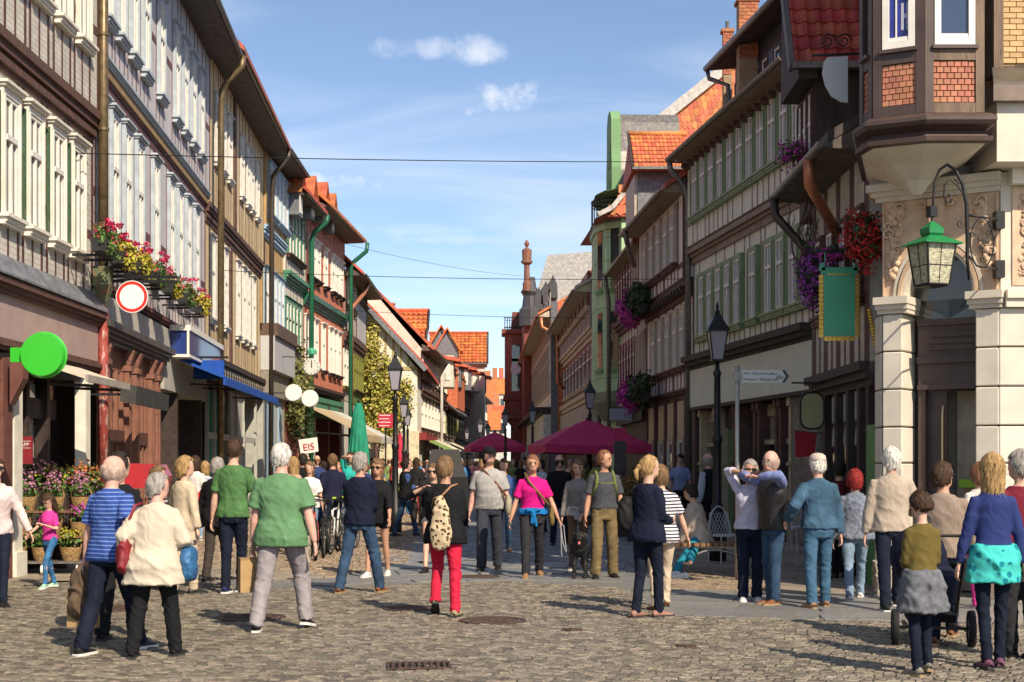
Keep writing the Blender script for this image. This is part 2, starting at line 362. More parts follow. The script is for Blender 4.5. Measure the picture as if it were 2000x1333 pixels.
for (x, y, lab) in ((1118, 1232, 'small rusty valve cap set in the cobbles behind the manhole'), (1340, 1264, 'small dark valve cap in the cobbles near the boy')):
 p = G(x, y); o = thing('valve_cap', lab, 'valve cap', (p.x, p.y, .014)); MB().lathe([(.09, -.02), (.09, 0), (.07, .004), (.01, .004)], 18).build('cap', M_RUST, o); MB().box(-.1, .1, -.012, .012, .004, .01).build('grip', M_RUST, o)
p = G(818, 1303); dr = thing('drain_grate', 'rusty slotted road drain grate at the row of kerb setts', 'drain', (p.x, p.y, .012), R(5))
MB().box(-.25, .25, -.17, -.15, -.02, .008).box(-.25, .25, .15, .17, -.02, .008).box(-.25, -.23, -.15, .15, -.02, .008).box(.23, .25, -.15, .15, -.02, .008).build('frame', M_RUST, dr)
for i in range(9): MB().box(-.215 + i * .05, -.19 + i * .05, -.15, .15, -.015, .012).build('bar', M_RUST, dr)
MB().box(-.25, .25, -.17, .17, -.02, -.005).build('pit', mat('drain_dark', (.006, .006, .006), .9), dr)
# ================================================================== house kit
class Facade:                          # a street front from its near end A to its far end B (x, y)
 def __init__(s, A, B, side):
  s.A = Vector(A); s.B = Vector(B); s.side = side; s.L = (s.B - s.A).length; s.u = (s.B - s.A) / s.L
  if side == 'R': s.o = s.A; ax = s.u
  else: s.o = s.B; ax = -s.u
  s.rz = math.atan2(ax.y, ax.x)
 def t(s, px, off=0.0):             # distance from the near end where column px meets the front
  k = (px - VPX) / FPX; n = Vector((-s.u.y, s.u.x)) * (-1 if s.side == 'L' else 1)
  A = s.A + n * off
  return (k * A.y - A.x) / (s.u.x - k * s.u.y)
 def lx(s, px, off=0.0): t = s.t(px, off); return t if s.side == 'R' else s.L - t
 def z(s, px, py, off=0.0):
  t = s.t(px, off); n = Vector((-s.u.y, s.u.x)) * (-1 if s.side == 'L' else 1)
  d = (s.A + n * off + s.u * t).y
  return EYE + (HOR - py) / FPX * d
 def root(s, name, label, cat='house', group=None): return thing(name, label, cat, (s.o.x, s.o.y, 0), s.rz, group)
def line_to(A, dirx, px):              # follow direction (dirx, 1) from A until column px
 k = (px - VPX) / FPX; d = (A[0] - dirx * A[1]) / (k - dirx); return (A[0] + dirx * (d - A[1]), d)

_win = {}
def window(parent, x, z, w, h, y, casing, sash, cw=.10, cd=.07, bars=(1, .68), sill=.12, lint=.0, pane=GLASS, sillmat=None, name='window', lean=0):
 key = (round(w, 2), round(h, 2), casing.name, sash.name, cw, cd, bars, sill, lint, pane.name, sillmat.name if sillmat else '')
 if key not in _win:
  w, h = key[:2]; a = w / 2
  c = MB().box(-a - cw, -a, 0, cd, 0, h).box(a, a + cw, 0, cd, 0, h).box(-a - cw, a + cw, 0, cd + .004, h, h + cw)
  c.box(-a - cw * .72, -a - cw * .3, cd, cd + .014, 0, h).box(a + cw * .3, a + cw * .72, cd, cd + .014, 0, h)
  if lint: c.box(-a - cw - .03, a + cw + .03, 0, cd + lint * .55, h + cw, h + cw + lint * .5).box(-a - cw - .06, a + cw + .06, 0, cd + lint, h + cw + lint * .5, h + cw + lint)
  s = MB(); f = .055; yd = cd - .012; y0 = .014
  s.box(-a, -a + f, y0, yd, 0, h).box(a - f, a, y0, yd, 0, h).box(-a + f, a - f, y0, yd, 0, f).box(-a + f, a - f, y0, yd, h - f, h)
  nx, tr = bars
  if tr: s.box(-a + f, a - f, y0, yd + .018, h * tr - .045, h * tr + .03)
  for i in range(nx):
   xx = -a + (i + 1) * 2 * a / (nx + 1)
   if tr: s.box(xx - .028, xx + .028, y0, yd + .006, f, h * tr - .045); s.box(xx - .022, xx + .022, y0, yd + .004, h * tr + .03, h - f)
   else: s.box(xx - .028, xx + .028, y0, yd + .006, f, h - f)
  pn = MB().box(-a + .02, a - .02, .004, .02, .02, h - .02)
  sl_ = None
  if sill: sl_ = MB().box(-a - cw - .05, a + cw + .05, 0, cd + sill, -.05, 0).box(-a - cw - .01, a + cw + .01, 0, cd + sill * .6, -.11, -.05).box(-a - cw - .03, a + cw + .03, 0, cd + sill * .35, -.15, -.11)
  _win[key] = (c.mesh('window', casing), s.mesh('sash', sash), pn.mesh('pane', pane), sl_.mesh('sill', sillmat or casing) if sl_ else None)
 c, s, p, sl_ = _win[key]
 o = inst(name, c, parent, (x, y, z), (lean, 0, 0) if lean else None); inst('sash', s, o); inst('pane', p, o)
 if sl_: inst('sill', sl_, o)
 return o
_post = {}
def post(parent, x, y, z0, z1, mt, w=.14, d=.03, name='post'):
 key = (round(z1 - z0, 2), mt.name, w, d)
 if key not in _post: _post[key] = MB().box(-w / 2, w / 2, -.05, d, 0, key[0]).mesh('post', mt)
 return inst(name, _post[key], parent, (x, y, z0), (0, rnd.uniform(-.006, .006), 0))
def rail(parent, x0, x1, y, z, mt, h=.14, d=.026, name='rail'):
 return MB().box(x0, x1, -.05, d, 0, h).build(name, mt, parent, loc=(0, y, z))
def cornice(parent, L, y, z, mt, prof, name='moulded_beam', x0=0.0):      # prof: list of (projection, height) steps from below
 b = MB(); zz = 0
 for (o, h) in prof: b.box(x0, L, -.1, o, zz, zz + h); zz += h
 return b.build(name, mt, parent, loc=(0, y, z))
_be = {}
def beam_ends(parent, L, y, z, mt, sp=.55, w=.15, h=.16, d=.1, x0=.2):
 k = (mt.name, w, h, d)
 if k not in _be: _be[k] = MB().poly([(-w / 2, 0, 0), (-w / 2, d * .6, 0), (-w / 2, d, h * .4), (-w / 2, d, h), (-w / 2, 0, h)], (w, 0, 0)).mesh('beam_end', mt)
 x = x0
 while x < L - .1: inst('beam_end', _be[k], parent, (x, y, z)); x += sp
def pipe(parent, pts, r, mt, name='downpipe', n=8): return MB().tube(pts, r, n).build(name, mt, parent, True)
def storey(root, f, z0, z1, out, infill, timber, wins=(), w=.8, wz=None, depth=7.0, wkw=None, posts='auto', extra=(), rails=(), pw=.14, x0=0.0, x1=None, wname='storey_wall', pd=.008):
 x1 = f.L if x1 is None else x1
 MB().box(x0, x1, -depth, 0, 0, z1 - z0).build(wname, infill, root, loc=(0, out, z0))
 xs = sorted(wins); cw = (wkw or {}).get('cw', .1)
 if wins:
  for x in xs: window(root, x, wz[0], w, wz[1] - wz[0], out, **wkw)
 if timber is None: return xs
 ps = list(extra)
 if posts == 'auto':
  e = w / 2 + cw + pw / 2 + .005
  for x in xs:
   for q in (x - e, x + e):
    if x0 + .05 < q < x1 - .05 and all(abs(q - k) > pw * .9 for k in ps) and all(abs(q - k) > w / 2 + cw for k in xs): ps.append(q)
  ps += [x0 + pw / 2, x1 - pw / 2]
  ps.sort(); add = []
  for a, b in zip(ps, ps[1:]):
   mid = (a + b) / 2
   if b - a > 1.15 and not any(a < k < b for k in xs): add += [a + (b - a) / 3, b - (b - a) / 3] if b - a > 1.7 else [mid]
  ps += add
 for q in ps: post(root, q, out, z0, z1, timber, pw, pd)
 if wins and posts == 'auto':
  for x in xs: post(root, x, out, z0, wz[0] - .16, timber, pw * .7, pd)          # stud under each window
 for rz_ in rails:                                                                 # short rails between the posts, never across a window
  st = [x0] + [v for x in xs for v in (x - w / 2 - cw, x + w / 2 + cw)] + [x1]
  for a, b in zip(st[::2], st[1::2]):
   if b - a > .12: rail(root, a, b, out, rz_, timber, d=.01)
 return xs
def eaves(root, L, y, z, over, mt_soffit, mt_gutter, x0=0.0, r=.075, lift=.25):
 b = MB(); b.poly([(x0, -.05, -.05), (x0, over, lift * -.0 - .02), (x0, over, .08), (x0, -.05, .35)], (L - x0, 0, 0)); b.build('eave', mt_soffit, root, loc=(0, y, z))
 g = MB(); n = 8; pr = [(r * math.cos(math.pi * k / n), -r * math.sin(math.pi * k / n)) for k in range(n + 1)] + [(r * .8 * math.cos(math.pi * k / n), -r * .8 * math.sin(math.pi * k / n)) for k in range(n, -1, -1)]
 g.poly([(x0, a, c) for a, c in pr], (L - x0, 0, 0)); g.build('gutter', mt_gutter, root, loc=(0, y + over + r * .7, z + .07))
def roof(root, L, y_eave, z_eave, y_ridge, z_ridge, mt, y_back=None, x0=0.0, th=.14, wallm=None, ov=.12):
 b = MB(); b.poly([(x0 - ov, y_eave, z_eave), (x0 - ov, y_ridge, z_ridge), (x0 - ov, y_ridge, z_ridge + th), (x0 - ov, y_eave, z_eave + th)], (L - x0 + 2 * ov, 0, 0))
 if y_back is not None: b.poly([(x0 - ov, y_ridge, z_ridge), (x0 - ov, y_back, z_eave), (x0 - ov, y_back, z_eave + th), (x0 - ov, y_ridge, z_ridge + th)], (L - x0 + 2 * ov, 0, 0))
 o = b.build('roof', mt, root)
 if wallm and y_back is not None:
  for xx in (x0 + .01, L - .21): MB().poly([(xx, y_eave - .6, z_eave), (xx, y_back + .3, z_eave), (xx, y_ridge, z_ridge - .05)], (.2, 0, 0)).build('gable_wall', wallm, root)
 return o

# tiles built one by one where the photograph lets them be told apart
def tile_field(parent, O, U, V, nu, nv, mt, kind='pan', lap=.25, limit=300, name='roof_tile'):
 """O: lower corner, U along the eave, V up the slope (full extents); nu x nv tiles"""
 O = Vector(O); U = Vector(U); V = Vector(V); N = U.cross(V).normalized(); tw = U.length / nu; tl = V.length / nv
 k = (kind, round(tw, 3), round(tl, 3), mt.name)
 if k not in _win:
  b = MB()
  if kind == 'pan':            # S-shaped pantile
   pr = [(-.5, .012), (-.34, .05), (-.16, .06), (.02, .02), (.2, 0), (.38, .004), (.52, .02)]
   lo = [(x * tw, -tl * .12, zz * tw * 3.2 + .035) for x, zz in pr]; hi = [(x * tw, tl * (1 + lap * .3), zz * tw * 3.2 + .004) for x, zz in pr]; bt = [(x, y, zz - .018) for x, y, zz in lo]
   n = len(pr); b.add(lo + hi + bt, [(i, i + 1, n + i + 1, n + i) for i in range(n - 1)] + [(2 * n + i, 2 * n + i + 1, i + 1, i) for i in range(n - 1)])
  else:                        # flat plain tile, rounded foot when 'scale'
   g = .48; foot = [(-g, 0)] + ([(-g * .7, -.16), (0, -.26), (g * .7, -.16)] if kind == 'scale' else [(0, 0)]) + [(g, 0)]
   pts = [(x * tw, yy * tl, .022) for x, yy in foot] + [(g * tw, tl * 1.1, .004), (-g * tw, tl * 1.1, .004)]
   b.poly(pts, (0, 0, -.014))
  _win[k] = b.mesh(name, mt)
 me = _win[k]; M0 = Matrix((U.normalized(), V.normalized(), N)).transposed(); q = M0.to_euler(); c = 0
 for j in range(nv):
  sh = .5 if (kind != 'pan' and j % 2) else 0
  for i in range(nu):
   p = O + U * ((i + .5 + sh * .999) / nu if not (sh and i == nu - 1) else (i + .75) / nu) + V * (j / nv)
   o = inst(name, me, parent, p, q)
   if sh and i == nu - 1: o.scale = (.5, 1, 1)
   o.rotation_euler.rotate_axis('Z', rnd.uniform(-.012, .012)); o.rotation_euler.rotate_axis('X', rnd.uniform(-.02, .02)); c += 1
_bk = {}
def brick_field(parent, O, U, Z, cols, rows, mt, dep=.03, gap=.006, name='brick', half=True):
 """bricks laid in half bond on the rectangle O + U x Z"""
 O = Vector(O); U = Vector(U); Z = Vector(Z); w = U.length / cols; h = Z.length / rows; N = U.cross(Z).normalized()
 q = Matrix((U.normalized(), Z.normalized(), N)).transposed().to_euler()
 for j in range(rows):
  x = 0.0; first = half and j % 2
  while x < U.length - .01:
   bw = min(w / 2 if (first and x == 0) else w, U.length - x)
   key = (round(bw, 3), round(h, 3), mt.name)
   if key not in _bk: _bk[key] = bevel_mesh(MB().box(-bw / 2 + gap / 2, bw / 2 - gap / 2, -h / 2 + gap / 2, h / 2 - gap / 2, -.01, dep).mesh('brick', mt), .003)
   inst(name, _bk[key], parent, O + U.normalized() * (x + bw / 2) + Z * ((j + .5) / rows) + N * rnd.uniform(-.003, .003), q); x += bw

# colours shared by the houses
WHITE = mat('white_paint', (.78, .745, .67), .5, .08, 4, .1, 50, dirt=.12)
CREAM = mat('cream_paint', (.74, .70, .60), .5, .1, 4, .1, 50, dirt=.15)
OAK = mat('brown_timber', (.115, .06, .045), .7, .35, 6, .4, 30, .01, stretch=(6, 1, 1), dirt=.2)
OAKV = mat('brown_post', (.105, .052, .042), .7, .3, 6, .4, 30, .01, dirt=.2)
DKOAK = mat('dark_timber', (.045, .03, .026), .7, .3, 7, .4, 30, .01)
SOFFIT = mat('eave_boards', (.11, .09, .075), .7, .3, 5, .3, 20)
ZINC = mat('zinc_gutter', (.20, .19, .175), .45, .25, 8, .2, 40, metal=.55)
BRONZE = mat('brown_pipe', (.16, .115, .06), .4, .25, 8, .15, 30, metal=.4)
COPPER = mat('copper_pipe', (.52, .21, .11), .4, .2, 6, .15, 30, metal=.5)
T_RED = mat('red_tile', (.50, .135, .055), .65, .28, 3, .35, 40, .01, isl=.3, hue=.02, dirt=.25)
T_DARK = mat('dark_red_tile', (.40, .075, .05), .6, .25, 5, .3, 40, .01, isl=.22, hue=.012, dirt=.2)
T_SCALE = mat('orange_scale_tile', (.56, .17, .07), .65, .22, 6, .3, 40, .01, isl=.25, hue=.018)
SLATE = mat('grey_slate', (.16, .165, .18), .5, .3, 7, .4, 30, .01, isl=.25)
STUC = mat('pale_slate', (.48, .46, .43), .6, .2, 6, .3, 40)
ROOF_FAR = mat('far_roof_tiles', (.52, .15, .06), .7, .3, 2, .5, 8, .05, brick=(.3, .34, (.55, .5, .45)))
def tile_mat(name, col, tw=.24, tl=.32):
 """pantile rows for roofs too far away to tell the tiles apart"""
 if name in _MC: return _MC[name]
 m = mat(name, col, .65, .25, 4, .3, 30); nt = m.node_tree; N = nt.nodes; L = nt.links; p = N['Principled BSDF']
 return m
# ================================================================== houses on the left, lit by the sun
_a = (-6.8, 11.0); _b = (-6.8, 6.8 * FPX / 790)
FL1 = Facade(_a, _b, 'L')
p2 = line_to(_b, -.06, 400); FL2 = Facade(_b, p2, 'L')
p3 = line_to(p2, -.042, 508); FL3 = Facade(p2, p3, 'L')
p4 = line_to(p3, 0.0, 550); FL4 = Facade(p3, p4, 'L')
p5 = line_to(p4, .03, 590); FL5 = Facade(p4, p5, 'L')
p6 = line_to(p5, .058, 667); FL6 = Facade(p5, p6, 'L')
p7 = line_to(p6, .0, 707); FL7 = Facade(p6, p7, 'L')

# --- white brick-infill house with the flower shop
f = FL1; h = f.root('timber_house', 'timber-framed house with whitewashed brick panels above a flower shop')
B_WHITE = mat('white_brick', (.60, .57, .51), .8, .12, 3, .3, 60, brick=(.26, .085, (.62, .58, .52)), dirt=.35, dirtcol=(.25, .22, .18))
GREENP = mat('green_shutter', (.045, .095, .05), .6, .25, 8, .2, 30, worn=(.38, (.25, .25, .18)))
zc = 4.12; zb0, zb1 = 6.98, 7.5; ze = 11.3
cols = [f.lx(px) for px in (15, 63, 108, 148)]; cols += [cols[0] + 1.5, cols[0] + 2.75, cols[0] + 4.2]
wk = dict(casing=CREAM, sash=WHITE, cw=.10, cd=.07, bars=(1, .66), sill=.09, lint=.08)
storey(h, f, zc + .25, zb0, .0, B_WHITE, OAKV, cols, .54, (5.02, 6.66), wkw=wk, rails=(5.35,), pw=.085)
storey(h, f, zb1, ze, .10, B_WHITE, OAKV, cols, .54, (8.42, 10.3), wkw=wk, rails=(8.75,), pw=.085)
for c in cols:
 MB().box(-.022, .022, 0, .05, 0, 1.66).build('shutter', GREENP, h, loc=(c + .54 / 2 + .16, .0, 5.02))
cornice(h, f.L, .0, zb0, OAK, [(.03, .09), (.08, .10), (.04, .07), (.10, .12), (.15, .14)])
# slate skirt and sign board over the shop
MB().poly([(0, .0, .36), (0, .0, 0), (0, .28, 0), (0, .28, .03)], (f.L, 0, 0)).build('slate_skirt', SLATE, h, loc=(0, 0, zc))
cornice(h, f.L, .0, zc - .22, OAK, [(.16, .06), (.20, .06), (.25, .08)], 'shop_cornice')
M_SIGN = mat('dusty_pink_board', (.40, .29, .26), .6, .08, 2, .05, dirt=.12)
MB().box(0, f.L, -.3, .10, 3.3, zc - .22).build('sign_board', M_SIGN, h)
cornice(h, f.L, .0, 3.14, OAK, [(.14, .05), (.18, .06), (.13, .05)], 'sign_moulding')
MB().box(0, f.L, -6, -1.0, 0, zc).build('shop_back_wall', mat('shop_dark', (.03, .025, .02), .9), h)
MB().box(0, f.L, -1.0, .0, 2.95, 3.3).build('shop_ceiling', mat('shop_ceiling', (.06, .05, .045), .9), h)
M_SHOPBR = mat('oxblood_wood', (.16, .065, .05), .5, .2, 5, .2, 30)
for px, w in ((28, .34), (165, .26), (-60, .4), (-150, .4)):
 x = f.lx(px); MB().box(x - w / 2, x + w / 2, -.12, .06, 0, 3.14).box(x - w / 2 - .05, x + w / 2 + .05, -.12, .11, 0, .35).box(x - w / 2 - .04, x + w / 2 + .04, -.12, .1, 2.9, 3.1).build('shop_pillar', CREAM, h)
x = f.lx(8); MB().box(x - .05, x + .32, -.2, .1, 0, 3.1).build('carved_post', M_SHOPBR, h)
MB().poly([(x + .02, .16, 0), (x + .02, .34, .35), (x + .02, .34, .55), (x + .02, .16, .62)], (.22, 0, 0)).build('carved_bracket', M_SHOPBR, h, loc=(0, 0, 2.4))
for px in (58, 100, 138):
 x = f.lx(px); MB().box(x - .07, x + .07, -.55, -.35, 0, 3.14).build('door_post', DKOAK, h)
x0, x1 = f.lx(160), f.lx(40)
MB().box(x0, x1, -.5, -.42, 2.3, 2.62).build('transom', DKOAK, h)
MB().box(x0, x1, -.47, -.45, 2.62, 3.14).build('fanlight', GLASS_DK, h)
MB().box(f.lx(96), f.lx(62), -.5, -.48, .3, 2.3).build('shop_window', GLASS_DK, h)
xa, xb = f.lx(150), f.lx(110)
wd = MB().box(xa, xb, -.62, -.58, 0, 2.3).build('tiled_wall', mat('white_wall_tile', (.62, .60, .55), .4, .06, 3, .1, 30, brick=(.16, .16, (.25, .22, .18))), h)
# shop awning folded in
aw = thing('shop_awning', 'beige rolled shop awning above the flower shop door', 'awning', h.location, h.rotation_euler.z)
xa, xb = f.lx(205, .7), f.lx(118, .7)
MB().poly([(xa, .32, 3.02), (xa, 1.05, 2.78), (xa, 1.05, 2.83), (xa, .32, 3.08)], (xb - xa, 0, 0)).build('cloth', mat('awning_beige', (.62, .54, .42), .85, .1, 4, .2), aw)
MB().box(xa, xb, 1.05, 1.09, 2.74, 2.84).build('front_bar', mat('awning_rail', (.35, .31, .27), .5, .1, 4, .05), aw)
for xx in (xa + .3, xb - .8): MB().bar((xx, .3, 2.75), (xx, 1.02, 2.72), .04, .04).build('arm', IRON, aw)
eaves(h, f.L, .10, ze, .7, SOFFIT, ZINC); roof(h, f.L, .8, ze, -4, ze + 4.5, tile_mat('roof_brown_red', (.36, .11, .06)), -9, wallm=B_WHITE)
# red downpipe with funnel between the first two houses
M_REDP = mat('red_pipe', (.27, .045, .035), .6, .25, 6, .3, 30, worn=(.44, (.42, .30, .26)))
dp = thing('downpipe', 'rain pipe, bronze above and flaking red below a green funnel', 'downpipe', (_b[0], _b[1], 0), FL1.rz)
pipe(dp, [(-.06, .17, 4.75), (-.06, .17, 8), (-.06, .17, 12.4)], .085, BRONZE, 'upper_pipe', 10)
MB().lathe([(.07, 0), (.09, .15), (.2, .45), (.2, .75), (.17, .76)], 4, (-.06, .17, 4.15), ph=math.pi / 4).build('funnel', mat('old_green_iron', (.13, .15, .08), .6, .3, 9, .3, 20, worn=(.42, (.30, .10, .06))), dp)
MB().tube([(-.06, .17, 1.1), (-.06, .17, 4.2)], .085, 10).build('lower_pipe', M_REDP, dp, True)
MB().tube([(-.06, .17, .12), (-.06, .17, 1.12)], .115, 10).build('shoe_pipe', mat('grey_old_pipe', (.2, .18, .16), .6, .3, 9, .3, worn=(.35, (.35, .1, .08))), dp, True)
for z in (5.6, 7.2, 8.8, 10.4): MB().lathe([(.10, 0), (.10, .05)], 10, (-.06, .17, z)).box(-.08, -.04, -.1, .17, z, z + .04).build('pipe_clip', BRONZE, dp)

# --- lilac house with blue windows and flower boxes
f = FL2; h = f.root('timber_house', 'lilac-grey timber house with light blue window surrounds above a brown shopfront')
LILAC = mat('lilac_plaster', (.56, .535, .55), .8, .07, 3, .15, 80, dirt=.2, dirtcol=(.3, .28, .28))
REDOAK = mat('red_brown_post', (.14, .055, .05), .65, .25, 6, .3, 30)
BLUEC = mat('light_blue_casing', (.42, .475, .52), .5, .12, 5, .15, 40, dirt=.12)
zl = f.z(187, 554); zb = (f.z(192, 150) + f.z(388, 388)) / 2 ; zt = 12.15
cols = [f.lx(px) for px in (195, 220, 245, 269, 300, 331, 348, 364.5, 380.5)]
zs1 = f.z(246, 512); zt1 = f.z(246, 262)
wk = dict(casing=BLUEC, sash=WHITE, cw=.10, cd=.075, bars=(1, .62), sill=.09, lint=.08)
storey(h, f, zl + .1, zb - .15, .0, LILAC, REDOAK, cols, .54, (zs1, zt1), wkw=wk, rails=(zs1 + .75,), pw=.055)
z2s = f.z(246, 112)
storey(h, f, zb + .35, zt, .12, LILAC, REDOAK, cols, .54, (z2s, z2s + 1.95), wkw=wk, rails=(z2s + .95,), pw=.055)
M_TANB = mat('tan_beam', (.34, .22, .10), .65, .2, 4, .25, 20, stretch=(5, 1, 1)); 
cornice(h, f.L, .0, zb - .15, REDOAK, [(.02, .16), (.05, .06)]); cornice(h, f.L, .0, zb + .07, M_TANB, [(.09, .16)], 'tan_beam'); cornice(h, f.L, .0, zb + .23, BLUEC, [(.12, .04), (.14, .04), (.17, .05)], 'blue_moulding')
cornice(h, f.L, .0, zl - .05, REDOAK, [(.05, .06), (.10, .05), (.06, .05)])
eaves(h, f.L, .12, zt, .75, SOFFIT, ZINC); roof(h, f.L, .87, zt, -4.5, zt + 5, tile_mat('roof_brown_red', (.36, .11, .06)), -9.5, wallm=LILAC)
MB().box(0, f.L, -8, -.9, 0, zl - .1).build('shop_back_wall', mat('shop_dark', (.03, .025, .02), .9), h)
# plain cream fascia, then the brown pilaster shopfront
zf = f.z(192, 628); xm = f.lx(316)
MB().box(xm, f.L, -.9, .06, zf, zl - .12).build('fascia', mat('fascia_cream', (.56, .51, .44), .7, .06, 2, .08, dirt=.12), h)
MB().box(0, xm - .02, -.9, .05, 3.2, zl - .12).build('fascia', mat('fascia_grey', (.45, .44, .40), .7, .06, 2, .08, dirt=.12), h)
M_CORN = mat('dark_bronze_cornice', (.075, .06, .052), .4, .2, 5, .15, 30)
cornice(h, f.L, .0, zf - .34, M_CORN, [(.12, .08), (.18, .07), (.24, .07), (.3, .12)], 'shop_cornice', xm + .05)
BRSHOP = mat('terracotta_wood', (.235, .105, .07), .55, .15, 4, .2, 30)
MB().box(xm + .05, f.L, -.9, -.02, zf - .75, zf - .34).build('lintel', BRSHOP, h)
for px in (198, 242, 257, 288, 300):
 x = f.lx(px); b = MB().box(x - .12, x + .12, -.06, .12, 0, zf - .62).box(x - .16, x + .16, -.06, .17, 0, .3).box(x - .15, x + .15, -.06, .16, 1.0, 1.07).box(x - .15, x + .15, -.06, .16, 1.22, 1.28).box(x - .15, x + .15, -.06, .16, zf - .72, zf - .62)
 b.box(x - .06, x + .06, .12, .14, 1.4, zf - .85); o = b.build('pilaster', BRSHOP, h)
 MB().poly([(x - .1, .06, 0), (x - .1, .13, .05), (x - .1, .22, .32), (x - .1, .06, .34)], (.2, 0, 0)).build('capital', mat('carved_capital', (.2, .085, .06), .6, .3, 16, .9, 26, .03), h, loc=(0, 0, zf - .66))
for a, b_ in ((204, 238), (262, 284)):
 xa, xb = f.lx(b_), f.lx(a)
 MB().box(xa, xb, -.12, -.1, .9, zf - .8).build('shop_window', GLASS_DK, h)
 MB().box(xa, xb, -.14, .0, 0, .9).build('window_apron', BRSHOP, h)
 n = 3
 for i in range(n + 1): MB().box(xa + (xb - xa) * i / n - .05, xa + (xb - xa) * i / n + .05, -.1, .03, .9, zf - .75).build('mullion', BRSHOP, h)
 MB().box(xa, xb, -.1, .05, 1.95, 2.2).build('transom', mat('dark_transom', (.10, .045, .035), .5), h)
xa, xb = f.lx(284), f.lx(262); MB().box(xa, xb, -.5, -.05, 0, 2.7).build('door_reveal', BRSHOP, h)
for px, zz in ((345, 3.2), (392, 3.2)): x = f.lx(px); MB().box(x - .1, x + .1, -.7, .02, 0, zz).build('shop_pillar', DKOAK, h)
MB().box(0, xm, -.7, -.68, .3, 3.2).build('shop_window', GLASS_DK, h)
# black awning box over the brown shop
sa = thing('awning_box', 'dark grey folding awning case over the brown shopfront', 'awning', h.location, h.rotation_euler.z)
xa, xb = f.lx(318, .7), f.lx(252, .7)
for i in range(2):
 x0_ = xa + (xb - xa) * i / 2; MB().poly([(x0_, .55, 0), (x0_, .8, -.05), (x0_, .82, .26), (x0_, .55, .3)], ((xb - xa) / 2 - .03, 0, 0)).build('case', mat('awning_case', (.05, .048, .045), .5, .2, 8, .1), sa, loc=(0, 0, 2.62 - .0 * i))
for xx in (xa + .3, xb - .3): MB().bar((xx, -.05, 2.75), (xx, .6, 2.75), .04, .04).build('arm', IRON, sa)
# flower boxes along the first floor
PETAL = lambda n, c: mat(n, c, .7, .2, 30, 0, isl=.3, hue=.01)
LEAF = mat('leaf_green', (.075, .14, .03), .6, .3, 30, 0, isl=.45, hue=.03)
LEAFY = mat('leaf_yellow', (.38, .33, .03), .6, .3, 30, 0, isl=.35, hue=.03)
LEAFD = mat('leaf_dark', (.03, .055, .018), .6, .3, 30, 0, isl=.45, hue=.02)
PINK = PETAL('petal_crimson', (.55, .03, .10)); RED = PETAL('petal_red', (.42, .015, .012)); MAGENTA = PETAL('petal_magenta', (.48, .05, .34)); PURPLE = PETAL('petal_purple', (.30, .06, .34)); ROSE = PETAL('petal_rose', (.60, .22, .30))
def tuft(name, c, r, n, size, mt, parent=None, seed=0, flat=0.0, sq=1.0):
 """n little leaf-sized faces spread through an uneven clump; c centre, r radii"""
 rs = np.random.RandomState(seed + n); d = rs.normal(size=(n, 3)); d /= np.linalg.norm(d, axis=1)[:, None]
 lump = 1 + .28 * np.sin(d[:, 0] * 5 + seed) * np.cos(d[:, 2] * 6 + seed * 2) + .2 * np.sin(d[:, 1] * 9 + seed)
 P = np.array(c) + d * np.array(r) * (rs.uniform(.35 if not flat else .8, 1, n) ** .6 * lump)[:, None]
 a = rs.normal(size=(n, 3)) * .55 + d * .9; a /= np.linalg.norm(a, axis=1)[:, None]; u = np.cross(a, rs.normal(size=(n, 3))); u /= np.linalg.norm(u, axis=1)[:, None]; w = np.cross(a, u)
 s = size * rs.uniform(.6, 1.3, n)[:, None]
 V = np.stack([P - u * s * .5, P + w * s * .42 * sq + a * s * .1, P + u * s * .5, P - w * s * .42 * sq + a * s * .1], 1).reshape(-1, 3)
 me = bpy.data.meshes.new(name); me.vertices.add(4 * n); me.vertices.foreach_set('co', V.reshape(-1)); F_ = np.arange(4 * n, dtype=np.int32)
 me.loops.add(4 * n); me.loops.foreach_set('vertex_index', F_); me.polygons.add(n); me.polygons.foreach_set('loop_start', np.arange(0, 4 * n, 4, dtype=np.int32))
 me.materials.append(mt); me.update(calc_edges=True); o = inst(name, me, parent); tag(o, kind='stuff'); return o
M_BOX = mat('black_planter', (.02, .02, .02), .5, .2, 6, .1)
fbx = [(205, 472, 'dark leafy window box with crimson geraniums beside the rain pipe', 0), (238, 497, 'window box with bright yellow-green foliage and crimson blooms', 1), (272, 515, 'yellow-leaved window box above the grey sign brackets', 1), (305, 535, 'window box full of pink-red geraniums over the round road sign', 0),
       (334, 556, 'window box of mixed red flowers and reddish leaves', 2), (362, 576, 'window box with tall crimson geranium heads', 0), (391, 595, 'last window box of the row, yellow leaves at its end', 1)]
